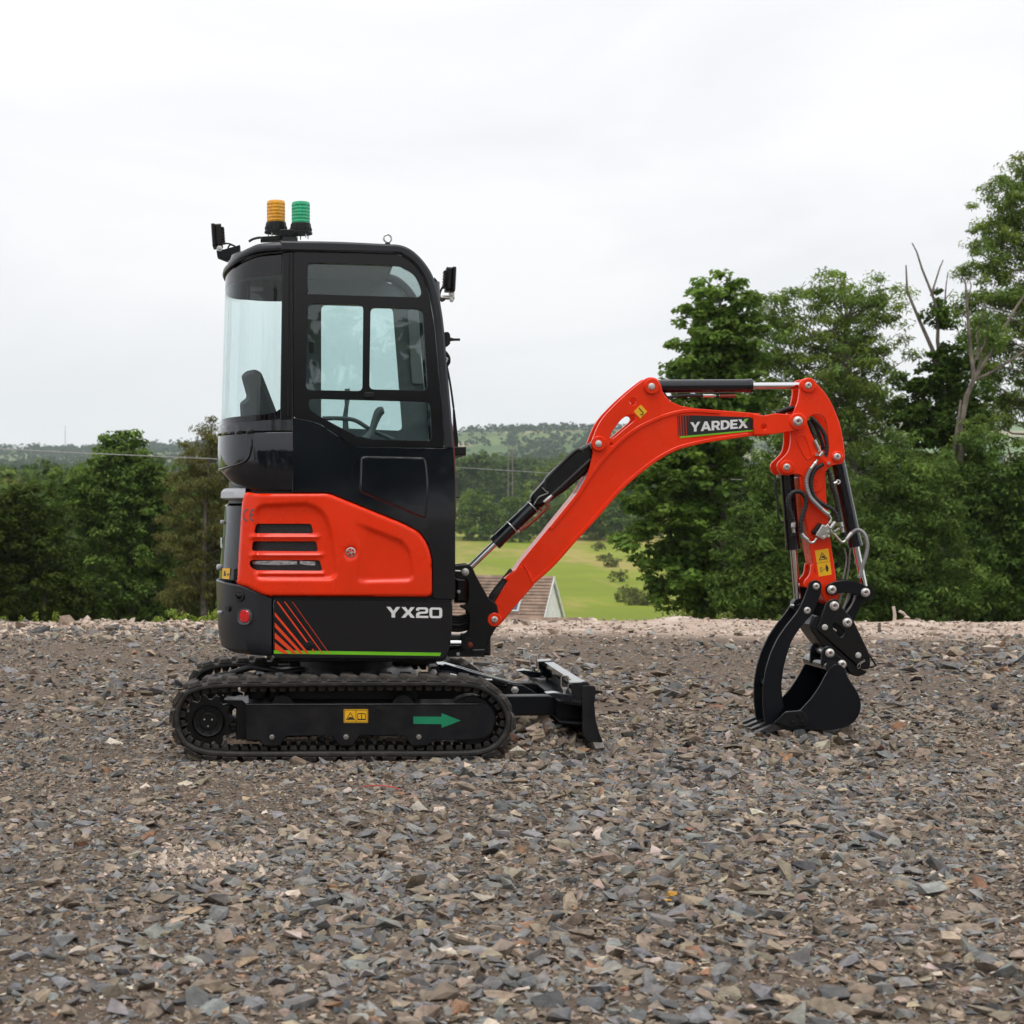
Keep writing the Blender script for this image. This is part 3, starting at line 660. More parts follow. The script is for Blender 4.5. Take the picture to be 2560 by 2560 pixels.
def ell(px, py, rx, ry, Y, dep=None):
    p = W(px, py, Y); k = Y / FPX; rxm = rx * k
    return (p.x, p.y, p.z, rxm, dep if dep else max(rxm, ry * k) * 0.8, ry * k)
def tree(name, label, cat, Y, ells, trunk, ncl, per, rad, size, base, seed, width=0.55, nb=50, r0=0.16, hue=0.25, clump=0.28, droop=0.3, flat=0.6, group=None, wood='bark', shell=0.45, up=0.7, extra=None, parts=('trunk', 'crown'), spread=0.55):
    rs = np.random.default_rng(seed); E_ = [ell(*e, Y) for e in ells]
    C = cluster_pts(E_, ncl, rs, shell); R_ = rs.uniform(rad[0], rad[1], ncl)
    bx, ty = trunk; bz = float(tz((bx - CX) * Y / FPX, Y)); B = np.array(((bx - CX) * Y / FPX, Y, bz)); T = np.array(W(ty[0], ty[1], Y))
    t = thing(name, (0, 0, 0), label, cat, group); t.location = B
    V, F = branches(B - B, T - B, r0, C - B, nb, rs)
    if extra: V, F = join([(V, F)] + [tube_data([Vector(W(p[0], p[1], Y + (p[2] if len(p) > 2 else 0)) - Vector(B)) for p in path], [ra + (rb - ra) * i / (len(path) - 1) for i in range(len(path))], 6) for path, ra, rb in [(p_, a_ * 0.6, b_ * 0.8) for p_, a_, b_ in extra]])
    mesh_obj(parts[0], V, F, wood, t, 50)
    LV, LF, ci = leaves_at(C - B, R_, per, size, rs, width, flat, up, droop, spread)
    np_mesh(parts[1], LV, LF, 'leaf', leaf_tint(ci, ncl, base, rs, hue, clump), parent=t)
    return t
G_SYC, G_ASH, G_DARK, G_OLIVE, G_MID = (0.105, 0.185, 0.036), (0.150, 0.230, 0.060), (0.074, 0.130, 0.030), (0.130, 0.135, 0.048), (0.100, 0.165, 0.040)
# right-hand group
tree('sycamore_tree', 'dense dark broad-leaved tree behind the arched orange boom', 'tree', 44, [(1800, 770, 95, 85), (1795, 870, 130, 100), (1790, 960, 140, 110), (1770, 1090, 150, 110), (1690, 1210, 150, 110), (1680, 1330, 140, 100), (1735, 1450, 130, 95), (1820, 1470, 110, 90)],
     (1800, (1800, 740)), 700, 60, (0.22, 0.42), 0.15, G_SYC, 1, width=0.95, nb=60, r0=0.2, flat=0.45, up=1.0, droop=0.2, hue=0.3, clump=0.35, shell=0.36)
tree('ash_tree', 'lighter feathery ash tree with twiggy top behind the digging arm', 'tree', 47, [(2060, 740, 120, 65), (2190, 760, 85, 70), (1935, 790, 65, 70), (1930, 900, 90, 100), (1960, 1020, 110, 100), (2050, 840, 140, 90), (2180, 880, 120, 100), (2090, 960, 160, 110), (2200, 1040, 130, 110), (2060, 1090, 130, 110)],
     (2140, (2110, 690)), 640, 62, (0.20, 0.45), 0.15, G_ASH, 2, width=0.30, nb=110, r0=0.17, flat=0.55, hue=0.35, wood='dead_wood', droop=0.6, shell=0.5)
tree('tall_ash_tree', 'tall ash tree at the right edge, highest of the trees', 'tree', 50, [(2500, 510, 85, 80), (2545, 430, 60, 55), (2530, 610, 110, 80), (2620, 540, 100, 120), (2470, 680, 70, 60), (2490, 755, 90, 60), (2590, 760, 90, 110), (2500, 850, 80, 80), (2620, 920, 110, 130), (2440, 900, 70, 100), (2500, 1010, 110, 100), (2410, 800, 45, 60)],
     (2530, (2550, 400)), 600, 58, (0.22, 0.45), 0.16, G_ASH, 3, width=0.30, nb=70, r0=0.2, flat=0.55, hue=0.35, droop=0.6, shell=0.45)
dead = [([(2420, 1250), (2390, 1080), (2349, 939), (2330, 871), (2299, 802), (2268, 728), (2265, 663)], 0.17, 0.025), ([(2355, 960), (2344, 852), (2346, 784), (2330, 734), (2305, 672), (2292, 630), (2280, 607)], 0.10, 0.02),
        ([(2327, 740), (2339, 703), (2350, 668), (2358, 650)], 0.05, 0.02), ([(2362, 760), (2365, 715), (2370, 680)], 0.04, 0.015), ([(2362, 750), (2378, 730), (2384, 722)], 0.03, 0.012), ([(2349, 800), (2364, 757), (2362, 745)], 0.04, 0.02)]
tree('dead_topped_tree', 'ivy-clad tree with bare forked dead branches left of the tall ash', 'tree', 46, [(2345, 900, 45, 50), (2360, 1000, 55, 90), (2375, 1120, 60, 100), (2400, 1230, 70, 90), (2345, 780, 40, 60), (2300, 960, 60, 50), (2390, 920, 60, 90), (2290, 1040, 70, 60), (2420, 1010, 70, 80), (2350, 1080, 90, 60)],
     (2430, (2390, 1100)), 420, 48, (0.14, 0.28), 0.12, (0.06, 0.11, 0.02), 4, width=0.8, nb=6, r0=0.2, wood='dead_wood', extra=dead, shell=0.5)
dead2 = [([(2400, 1240), (2402, 1063), (2417, 989), (2436, 945), (2426, 871), (2420, 800), (2417, 753), (2414, 710), (2405, 690)], 0.15, 0.02), ([(2436, 945), (2470, 893), (2492, 864), (2512, 820), (2535, 777), (2560, 740), (2600, 690)], 0.09, 0.03),
         ([(2436, 950), (2480, 930), (2520, 905), (2560, 880), (2610, 850)], 0.07, 0.03), ([(2440, 900), (2462, 860), (2468, 800), (2460, 750)], 0.05, 0.02), ([(2417, 760), (2428, 715), (2422, 692)], 0.04, 0.015), ([(2423, 800), (2400, 780), (2392, 760)], 0.03, 0.012), ([(2436, 945), (2452, 900), (2440, 840), (2456, 780)], 0.05, 0.015)]
tree('bare_branched_tree', 'pale bare wide-forked tree in front of the tall ash trunk', 'tree', 45, [(2440, 1090, 60, 70), (2410, 1180, 80, 80), (2480, 830, 40, 60)], (2400, (2402, 1000)), 130, 50, (0.16, 0.3), 0.12, G_ASH, 5, width=0.35, nb=8, r0=0.15, wood='dead_wood', extra=dead2)
tree('lime_thicket', 'dark bushy undergrowth tree right behind the bucket cylinder', 'tree', 42, [(1990, 1200, 120, 120), (2080, 1290, 150, 120), (1930, 1360, 140, 130), (2110, 1430, 170, 120), (1900, 1480, 130, 90)], (2040, (2040, 1150)), 520, 60, (0.22, 0.42), 0.13, G_MID, 6, width=0.5, nb=40, r0=0.12, clump=0.4, shell=0.38)
tree('elder_thicket', 'tangled green undergrowth below the bare branched trees', 'tree', 43, [(2280, 1180, 120, 110), (2250, 1300, 150, 120), (2330, 1430, 170, 130), (2200, 1480, 120, 80), (2300, 1500, 160, 70)], (2300, (2290, 1150)), 520, 60, (0.22, 0.42), 0.13, G_MID, 7, width=0.45, nb=40, r0=0.12, clump=0.4, shell=0.38)
tree('hedge_thicket', 'dark leafy undergrowth cut by the right edge below the tall ash', 'tree', 44, [(2480, 1180, 110, 110), (2560, 1230, 140, 150), (2480, 1330, 120, 120), (2520, 1460, 150, 120), (2640, 1400, 130, 160)], (2520, (2520, 1120)), 480, 60, (0.22, 0.42), 0.13, G_DARK, 8, width=0.5, nb=40, r0=0.12, clump=0.4, shell=0.38)
# left-hand group
tree('twin_topped_tree', 'dark green tree with two-lobed top left of the cab', 'tree', 54, [(283, 1110, 42, 42), (333, 1090, 20, 30), (330, 1135, 45, 35), (300, 1180, 120, 60), (225, 1220, 110, 70), (395, 1240, 80, 80), (300, 1260, 135, 80), (330, 1350, 150, 100), (290, 1460, 170, 110)],
     (300, (300, 1090)), 700, 58, (0.2, 0.42), 0.15, G_MID, 10, width=0.6, nb=40, r0=0.16, clump=0.4, shell=0.38)
tree('olive_tree', 'brownish olive tree tucked against the back of the cab', 'tree', 50, [(520, 1075, 30, 30), (545, 1110, 45, 35), (490, 1150, 60, 50), (520, 1230, 100, 90), (480, 1330, 90, 90), (530, 1400, 110, 110), (500, 1490, 100, 70), (610, 1250, 80, 170), (620, 1440, 80, 110)],
     (540, (530, 1060)), 620, 60, (0.18, 0.36), 0.12, G_OLIVE, 11, width=0.32, nb=40, r0=0.15, clump=0.3, droop=1.2, hue=0.2, shell=0.38, up=0.4)
tree('broadleaf_tree', 'round dark tree at the left edge with yellow-green top', 'tree', 51, [(70, 1270, 85, 60), (20, 1300, 100, 70), (40, 1350, 110, 80), (110, 1390, 90, 80), (60, 1470, 140, 90), (-60, 1400, 90, 150), (180, 1480, 70, 80)],
     (60, (70, 1270)), 520, 58, (0.2, 0.42), 0.14, (0.046, 0.075, 0.014), 12, width=0.6, nb=30, r0=0.15, clump=0.4, hue=0.35, shell=0.38)
# trees on the valley floor, seen under the boom
def far_tree(px, base_py, top_py, hw, Y, col, label, seed, name='meadow_tree', cat='tree', size=None, n=60, per=34):
    x = (px - CX) * Y / FPX; k = Y / FPX; bz = CZ - (base_py - CY) * k; h = (base_py - top_py) * k; rs = np.random.default_rng(seed)
    t = thing(name, (x, Y, bz - 0.3), label, cat); hwm = hw * k
    E_ = [(0, 0, h * 0.42, hwm, hwm * 0.8, h * 0.40), (hwm * 0.25, 0, h * 0.68, hwm * 0.65, hwm * 0.6, h * 0.30), (-hwm * 0.4, 0, h * 0.55, hwm * 0.55, hwm * 0.5, h * 0.3)]
    C = cluster_pts(E_, n, rs, 0.36); V, F = branches((0, 0, 0), (0, 0, h * 0.8), max(0.05, h * 0.022), C, 10, rs, 5, rmin=0.03); mesh_obj('trunk', V, F, 'bark', t, 50)
    s = size or hwm * 0.13; LV, LF, ci = leaves_at(C, rs.uniform(0.16, 0.3, n) * hwm, per, s, rs, 0.7, 0.7); np_mesh('crown', LV, LF, 'leaf', leaf_tint(ci, n, col, rs, 0.4, 0.4), parent=t)
def field_Y(py):
    lo, hi = 60.0, 420.0
    for _ in range(40):
        m = (lo + hi) / 2
        if CY + (CZ - float(tz((1500 - CX) * m / FPX, m))) * FPX / m > py: lo = m
        else: hi = m
    return lo
GF_ = (0.096, 0.160, 0.032)
far_tree(1180, 1362, 1200, 62, 345, GF_, 'round meadow tree just right of the cab front', 40, n=110)
far_tree(1245, 1360, 1225, 40, 350, (0.080, 0.136, 0.029), 'narrow meadow tree above the chrome boom cylinder rod', 41, n=80)
far_tree(1300, 1358, 1206, 58, 338, (0.088, 0.152, 0.032), 'broad meadow tree crossed by the boom cylinder barrel', 42, n=110)
far_tree(1400, 1356, 1230, 62, 352, (0.072, 0.128, 0.029), 'dark meadow tree between boom cylinder and boom', 43, n=100)
far_tree(1480, 1352, 1215, 60, 348, (0.072, 0.128, 0.029), 'meadow tree seen just below the boom curve', 44, n=100)
far_tree(1560, 1352, 1225, 60, 340, (0.072, 0.128, 0.029), 'meadow tree beside the dense sycamore foliage', 45, n=90)
far_tree(1380, 1290, 1130, 60, 470, (0.120, 0.184, 0.035), 'bright green tree behind the top of the boom cylinder', 46, n=100)
far_tree(1185, 1250, 1118, 70, 480, (0.064, 0.109, 0.029), 'dark rounded tree close beside the wiper', 47, n=90)
far_tree(1470, 1240, 1112, 75, 500, (0.061, 0.102, 0.027), 'dark wood-edge tree above the boom cylinder pin', 48, n=90)
for k, (px, py, hh, hw) in enumerate([(1478, 1352, 26, 15), (1497, 1378, 26, 14), (1512, 1402, 24, 15), (1528, 1418, 30, 20), (1548, 1455, 36, 18), (1562, 1480, 22, 13), (1575, 1505, 40, 30), (1608, 1512, 42, 34)]):
    Yk = field_Y(py); far_tree(px, py, py - hh * 1.1, hw * 1.4, Yk, (0.12, 0.15, 0.05), ['small bush heading the diagonal meadow hedge', 'second bush down the diagonal meadow hedge', 'third bush down the diagonal meadow hedge', 'fourth bush of the diagonal hedge, a wide one', 'dark upright bush, fifth down the diagonal hedge', 'low bush, sixth down the diagonal hedge', 'wide low bush at the foot of the diagonal hedge', 'low bush against the sycamore foot'][k], 60 + k, 'hedge_bush', 'bush', n=40, per=30)
# masses of trees too far to tell apart
def wood_mass(name, label, spots, seed, per=36, ncl=14, lf=0.26):
    rs = np.random.default_rng(seed); Vs, Fs, Ts = [], [], []; b = 0
    for x, y, h, w_, col in spots:
        z = float(tz(x, y)); C = cluster_pts([(x, y, z + h * 0.55, w_, w_, h * 0.45)], ncl, rs, 0.35)
        V, F, ci = leaves_at(C, rs.uniform(0.3, 0.5, ncl) * w_, per, w_ * lf, rs, 0.75, 0.7); Vs.append(V); Fs.append(F + b); b += len(V); Ts.append(leaf_tint(ci, ncl, col, rs, 0.4, 0.35))
    o = np_mesh(name, np.concatenate(Vs), np.concatenate(Fs), 'leaf', np.concatenate(Ts)); tag(o, label, 'wood', kind='stuff'); return o
wr = random.Random(9); spots = []
for k in range(120):
    Y = wr.uniform(54, 74); px = wr.uniform(1760, 2800); top_ = 1150 + 60 * math.sin(px * 0.013) + wr.uniform(-40, 60); x = (px - CX) * Y / FPX
    spots.append((x, Y, max(3.0, CZ - (top_ - CY) * Y / FPX - float(tz(x, Y))), wr.uniform(1.0, 1.8), wr.choice([(0.035, 0.06, 0.016), (0.042, 0.07, 0.018), (0.03, 0.05, 0.014)])))
for k in range(70):
    Y = wr.uniform(57, 72); px = wr.uniform(-250, 640); top_ = 1250 + 40 * math.sin(px * 0.02) + wr.uniform(-20, 60); x = (px - CX) * Y / FPX
    spots.append((x, Y, max(3.0, CZ - (top_ - CY) * Y / FPX - float(tz(x, Y))), wr.uniform(1.0, 1.8), wr.choice([(0.035, 0.06, 0.016), (0.042, 0.07, 0.018), (0.03, 0.05, 0.014)])))
wood_mass('woodland_edge', 'dark dense woodland filling the bank behind the nearer trees', spots, 69, per=34, ncl=26)
spots = []
for k in range(170):
    Y = wr.uniform(75, 240); px = wr.uniform(-160, 620); c = wr.choice([(0.06, 0.11, 0.026), (0.075, 0.125, 0.03), (0.054, 0.098, 0.032), (0.095, 0.125, 0.032)])
    topz = CZ - (wr.uniform(1128, 1195) - CY) * Y / FPX - (240 - Y) * 0.012; x = (px - CX) * Y / FPX; h = topz - float(tz(x, Y)); spots.append((x, Y, max(5, h), wr.uniform(2.2, 4.2), c))
wood_mass('valley_wood', 'green wood canopy filling the valley left of the cab', spots, 70, per=34, ncl=18)
spots = []
for k in range(150):
    Y = wr.uniform(520, 760); px = wr.uniform(1080, 1700); c = wr.choice([(0.055, 0.095, 0.026), (0.070, 0.115, 0.028), (0.048, 0.082, 0.028)]); spots.append(((px - CX) * Y / FPX, Y, wr.uniform(10, 15), wr.uniform(5, 8), c))
wood_mass('distant_wood', 'dark band of woodland below the far hills', spots, 71)
spots = []
for k in range(120):                                            # hedgerows and copses on the hills
    Y = wr.uniform(850, 2850); px = wr.choice([wr.uniform(-100, 560), wr.uniform(1080, 1750)]); x = (px - CX) * Y / FPX
    a = wr.choice([0.1, 0.25, -0.2, 1.3, 1.45]); n = wr.randint(18, 46); st = wr.uniform(7, 10)
    for j in range(n): spots.append((x + math.cos(a) * j * st + wr.gauss(0, 3), Y + math.sin(a) * j * st + wr.gauss(0, 3), wr.uniform(4, 8), wr.uniform(3, 5.5), (0.035, 0.06, 0.022)))
for k in range(55):
    Y = wr.uniform(900, 2900); px = wr.choice([wr.uniform(-100, 560), wr.uniform(1080, 1750)]); x = (px - CX) * Y / FPX
    for j in range(wr.randint(12, 34)): spots.append((x + wr.gauss(0, 60), Y + wr.gauss(0, 30), wr.uniform(7, 11), wr.uniform(4, 7), (0.032, 0.055, 0.02)))
spots = [s for s in spots if s[1] < 2960]
wood_mass('hillside_trees', 'hedgerows and copses scattered over the far hills', spots, 72, per=9, ncl=4, lf=0.5)

spots = []
for k in range(90):                                            # low hedge at the foot of the meadow trees
    px = 1100 + k * 6.2 + wr.uniform(-2, 2); Y = 356 + wr.uniform(-4, 4); spots.append(((px - CX) * Y / FPX, Y, wr.uniform(3.0, 5.5), wr.uniform(1.4, 2.4), wr.choice([(0.045, 0.075, 0.02), (0.055, 0.09, 0.022)])))
wood_mass('meadow_hedge', 'dark hedge along the far side of the meadow', spots, 73, per=20, ncl=8)
spots = []
for k in range(70):                                            # unseen trees added behind the camera to darken reflections in the cab panels
    spots.append((-45 + k * 1.45 + wr.uniform(-0.6, 0.6), wr.uniform(-40, -30), wr.uniform(6, 9), wr.uniform(1.8, 2.8), wr.choice([(0.045, 0.075, 0.02), (0.055, 0.09, 0.022)])))
_t = tz; tz = gz; wood_mass('unseen_tree_belt', 'unseen belt of trees added behind the camera to darken panel reflections', spots, 74, per=30, ncl=16); tz = _t

# ------------------------------------------------------------------ house in the valley
HY = 120.0; hp = W(1386, 1440, HY)
house = thing('house', (hp.x, hp.y, hp.z - 6.2), 'brown tiled house with white gable below the boom', 'house')
ha = R(-20.5); hux = Vector((math.cos(ha), math.sin(ha), 0)); huy = Vector((-math.sin(ha), math.cos(ha), 0)); HR = 6.2       # ridge height over base
pitch = R(40); HL, HW = 11.0, 4.3
def hpnt(a, b, c): return hux * a + huy * b + Vector((0, 0, c))
zE = HR - HW * math.tan(pitch)
mesh_obj('wall', [hpnt(a, b, c) for a, b, c in [(-HL, -HW + .25, 0), (-.15, -HW + .25, 0), (-.15, HW - .25, 0), (-HL, HW - .25, 0), (-HL, -HW + .25, zE + .1), (-.15, -HW + .25, zE + .1), (-.15, HW - .25, zE + .1), (-HL, HW - .25, zE + .1), (-.15, 0, HR - .22), (-HL, 0, HR - .22)]],
         [(0, 1, 5, 4), (2, 3, 7, 6), (1, 2, 6, 8, 5), (3, 0, 4, 9, 7)], 'render_white', house, 0)
roof = mesh_obj('roof', [hpnt(a, b, c) for a, b, c in [(-HL, -HW, zE), (0, -HW, zE), (0, 0, HR - .04), (-HL, 0, HR - .04), (0, HW, zE), (-HL, HW, zE), (-HL, 0, HR - .14), (0, 0, HR - .14)]], [(0, 1, 2, 3), (3, 2, 4, 5)], 'roof_tile', house, 0)
sl = math.hypot(HW, HW * math.tan(pitch)); dn = Vector((0, 0, 0)) + huy * -math.cos(pitch) + Vector((0, 0, -math.sin(pitch))); up_ = huy * -math.sin(pitch) + Vector((0, 0, math.cos(pitch)))
tv_, tf_ = box_data((0, 0, 0), 0.328, 0.36, 0.05, 0.0); tile_me = None; ncol = 33; nrow = int(sl / 0.34)
for r_ in range(nrow):
    row = []
    for c_ in range(ncol):
        ctr = hpnt(-HL + 0.17 + c_ * 0.332, 0, HR) + dn * (0.2 + r_ * 0.34) + up_ * (0.02 + 0.004 * ((r_ * 7 + c_ * 3) % 3))
        row.append(([ctr + hux * v[0] + dn * v[1] + up_ * (v[2] + v[1] * 0.16) for v in tv_], tf_))
    V, F = join(row); mesh_obj('tile_course', V, F, 'roof_tile', roof, 0)
for s in (-1, 1):
    d2 = huy * s * math.cos(pitch) + Vector((0, 0, -math.sin(pitch))); u2 = huy * s * math.sin(pitch) + Vector((0, 0, math.cos(pitch)))
    V = [hpnt(0.03, 0, HR - .02) + d2 * a + u2 * b + hux * c for a, b, c in [(0, 0.02, 0), (sl, 0.02, 0), (sl, -0.26, 0), (0, -0.26, 0), (0, 0.02, -0.12), (sl, 0.02, -0.12), (sl, -0.26, -0.12), (0, -0.26, -0.12)]]
    mesh_obj('bargeboard', V, [(0, 1, 2, 3), (4, 5, 6, 7), (0, 1, 5, 4), (1, 2, 6, 5), (2, 3, 7, 6), (3, 0, 4, 7)], 'bargeboard', house, 0)
sk = hpnt(-2.4, 0, HR) + dn * 3.3 + up_ * 0.06
def slab(c, w_, l_, h_): return [c + hux * a * w_ / 2 + dn * b * l_ / 2 + up_ * d * h_ for a, b, d in [(-1, -1, 0), (1, -1, 0), (1, 1, 0), (-1, 1, 0), (-1, -1, 1), (1, -1, 1), (1, 1, 1), (-1, 1, 1)]]
BF = [(0, 1, 2, 3), (4, 5, 6, 7), (0, 1, 5, 4), (1, 2, 6, 5), (2, 3, 7, 6), (3, 0, 4, 7)]
skl = mesh_obj('skylight', slab(sk, 0.95, 1.25, 0.09), BF, 'trim_grey', roof, 0); mesh_obj('pane', slab(sk + up_ * 0.07, 0.68, 0.95, 0.03), BF, 'slate_window', roof, 0)
ev = W(1480, 1542, 112)
mesh_obj('lean_to_roof', [Vector((a, b, c)) - Vector(house.location) for a, b, c in [(ev.x - 6.5, 112, ev.z - .1), (ev.x, 111, ev.z - .1), (ev.x, 109, ev.z - 1.5), (ev.x - 6.5, 110, ev.z - 1.5), (ev.x - 6.5, 112, ev.z), (ev.x, 111, ev.z), (ev.x, 109, ev.z - 1.4), (ev.x - 6.5, 110, ev.z - 1.4)]], BF, 'roof_tile', house, 0)

# ---- power line, mast
PY = 430.0
pl = thing('power_pole', (W(1276, 1200, PY).x, PY, float(tz(W(1276, 1200, PY).x, PY))), 'twin-legged wooden power pole in front of the distant wood', 'power pole')
top = CZ - (1108 - CY) * PY / FPX - pl.location.z; s_ = 11 * PY / FPX / 2
for sx in (-1, 1): tube('post', [(sx * s_, 0, 0), (sx * s_, 0, top)], [0.13, 0.09], 'pole_wood', pl, 8)
for zz in (0.96, 0.80, 0.5): box('crossarm', (0, 0, top * zz), s_ * (3.2 if zz > 0.7 else 2), 0.14, 0.14, 'pole_wood', pl, 0)
wp = [(-260, 1106), (0, 1122), (280, 1136), (560, 1148), (850, 1159), (1140, 1169), (1400, 1184), (1640, 1194), (1900, 1200), (2300, 1204), (2700, 1200)]
wo_ = tube('overhead_wire', [W(px, py, 38 + 24 * max(0.0, min(1.0, (px - 300) / 1200))) for px, py in catmull(wp, 4)], 0.011, 'wire_alu', None, 6); tag(wo_, 'grey overhead wire crossing the valley behind the machine', 'wire')
ms_ = W(163, 1105, 2500); mt = tube('radio_mast', [(ms_.x, 2500, float(tz(ms_.x, 2500))), (ms_.x, 2500, CZ - (1066 - CY) * 2500 / FPX)], [0.6, 0.35], 'wire_grey', None, 6); tag(mt, 'thin far mast on the left skyline', 'mast')

# ---- weeds, sticks and posts along the yard edge
def leafy(name, label, cat, px, Y, h, nst, spread, col, seed, lsize, arch=0.15, per=26, group=None, z0=None, width=0.4):
    rs = np.random.default_rng(seed); x = (px - CX) * Y / FPX; z = float(gz(x, Y)) if z0 is None else z0
    t = thing(name, (x, Y, z), label, cat, group); st, P = [], []
    for k in range(nst):
        a = rs.uniform(0, 6.28); hh = h * rs.uniform(0.65, 1.0); b = np.array((rs.normal(0, spread), rs.normal(0, spread * 0.5), -0.05)); tip = b + np.array((math.cos(a) * hh * arch, math.sin(a) * hh * arch, hh))
        pts = [b, b * 0.6 + tip * 0.4 + np.array((0, 0, hh * 0.08)), tip]; st.append(tube_data([Vector(p) for p in catmull(pts, 4)], 0.005, 4)); cm = catmull(pts, 8); P += [np.array(cm[i]) for i in range(3, len(cm))]
    for V, F in st: mesh_obj('stem', V, F, MATS['leaf_stem'], t, 0)
    P = np.array(P); LV, LF, ci = leaves_at(P, np.full(len(P), lsize * 0.9), per // 3, lsize, rs, width, 0.5, 0.6, 0.5); np_mesh('foliage', LV, LF, 'leaf', leaf_tint(ci, len(P), col, rs, 0.4, 0.2), parent=t)
surf('red_wire', (0.5, 0.06, 0.04), 0.5, var=0.1)
surf('leaf_stem', (0.10, 0.15, 0.03), 0.7, var=0.1)
for k, (px, h, n, lab) in enumerate([(8, 0.42, 5, 'tall weeds at the far left of the yard edge'), (55, 0.36, 4, 'second clump of tall weeds from the left edge'), (118, 0.48, 5, 'narrow weed clump left of the tallest nettles'), (160, 0.5, 6, 'tallest nettle clump on the yard edge at left'), (215, 0.25, 4, 'low weeds right of the tall nettles')]):
    leafy('nettle', lab, 'weeds', px, 17.0, h * 0.75, n, 0.05, (0.15, 0.22, 0.035), 80 + k, 0.045, per=12)
for k, (px, h, lab) in enumerate([(440, 0.38, 'pale green fern at left behind the tracks'), (500, 0.30, 'low fern in the middle behind the counterweight'), (545, 0.50, 'large pale fern hard against the counterweight')]):
    leafy('fern', lab, 'fern', px, 17.05, h, 13, 0.12, (0.18, 0.26, 0.05), 90 + k, 0.07, arch=0.8, per=30, width=0.3)
for k, (px, lab) in enumerate([(1685, 'grass tuft on the yard edge under the sycamore'), (1810, 'small grass tuft left of the clamp arm'), (1958, 'grass tuft seen just behind the clamp arm'), (2185, 'tall grass tuft right of the bucket hitch'), (2240, 'grass tuft by the broken white stick'), (2300, 'low grass tuft right of the broken stick'), (2500, 'grass tuft near the right edge of the yard')]):
    leafy('grass_tuft', lab, 'grass', px, 16.8, 0.15, 12, 0.06, (0.17, 0.22, 0.05), 100 + k, 0.03, arch=0.6, per=6, width=0.2)
bs = thing('broken_stick', W(2236, 1552, 16.7), 'broken white stick standing in the yard edge', 'stick'); bs.location.z = 0.0
tube('upright', [(0, 0, -.05), (0.004, 0, 0.06), (-0.01, 0, 0.135)], [0.02, 0.017, 0.016], 'pale_wood', bs, 8); tube('fallen_piece', [(0.05, 0, 0.09), (0.09, 0, 0.07), (0.13, 0.02, 0.03)], 0.014, 'pale_wood', bs, 8)
rw = [ground_at(px, py) for px, py in [(905, 1990), (930, 1986), (960, 1987), (985, 1992), (1000, 1998)]]
rwo = tube('red_wire', [(x, y, float(gz(x, y)) + 0.022) for x, y in catmull(rw, 4)], 0.0022, 'red_wire', None, 5); tag(rwo, 'thin red wire lying on the gravel in front of the track', 'wire')
mk = W(2198, 1580, 15.2); pg = tube('marker_peg', [(mk.x, 15.2, -.03), (mk.x + .002, 15.2, 0.075)], [0.016, 0.014], 'bark', None, 8); tag(pg, 'short dark peg in the pale strip right of the hitch', 'peg')

# ================================================================== the excavator
exc = thing('excavator', EXC_LOC, 'orange and charcoal mini excavator with cab standing on the gravel', 'excavator', world_parts=True)
Y0, YC, YF = 7.62, 8.105, 8.59          # near side, centre line, far side of the upper structure
XS = -0.0916                            # where the flat sides start to curve round the tail
HALF = YC - Y0
Z1 = lambda l: tr(l, 500, 460, 2.841)
Z2 = lambda l: tr(l, 500, 1100, 2.841)
ZT = lambda l: tr(l, 400, 1580, 3.22)
ZB = lambda l: tr(l, 940, 1580, 3.22)
ZU = lambda l: tr(l, 1100, 900, 3.22)
ZN = lambda l: tr(l, 1540, 920, 3.019)
ZD = lambda l: tr(l, 1880, 900, 5.367)
ZH = lambda l: tr(l, 1860, 1140, 5.367)
ZK = lambda l: tr(l, 1840, 1440, 4.39)
ZP = lambda l: tr(l, 1100, 1360, 6.04)
zpx = lambda py: CZ - (py - CY) * Y0 / FPX          # height of a photo row on the near side plane
xpx = lambda px: (px - CX) * Y0 / FPX
def pinhead(name, p, Y, r_, parent, socket=True, proud=0.012, mat='pin'):
    """pin end with washer, rounded nut and grease hole, facing the viewer's side"""
    c = W(p[0], p[1], Y)
    prof = [(0, r_ * 1.0), (proud * 0.35, r_ * 1.0), (proud * 0.45, r_ * 0.86), (proud * 0.8, r_ * 0.80), (proud, r_ * 0.62)]
    if socket: prof += [(proud, r_ * 0.42), (proud * 0.5, r_ * 0.40), (proud * 0.45, 0.0005)]
    o = lathe(name, prof, c, (0, -1, 0), mat, parent, 22)
    if socket: lathe('grease_nipple', [(0, r_ * 0.2), (proud * 0.3, r_ * 0.2), (proud * 0.45, r_ * 0.1)], c + Vector((0, -proud * 0.46, 0)), (0, -1, 0), 'rust_red', parent, 10)
    return o
def boss(p, r_px, Y, h, mat, parent, name='boss'):
    k = Y / FPX; return lathe(name, [(-0.004, r_px * k), (h * 0.7, r_px * k), (h, r_px * k * 0.9)], W(p[0], p[1], Y), (0, -1, 0), mat, parent, 26)
def bolt(p, Y, r_, parent, mat='zinc', name='bolt', h=0.01, d=(0, -1, 0)):
    c = W(p[0], p[1], Y) if len(p) == 2 else Vector(p)
    return lathe(name, [(0, r_ * 1.5), (h * 0.25, r_ * 1.5), (h * 0.26, r_), (h * 0.8, r_), (h, r_ * 0.8)], c, d, mat, parent, 6 if r_ > 0.004 else 8, 20)

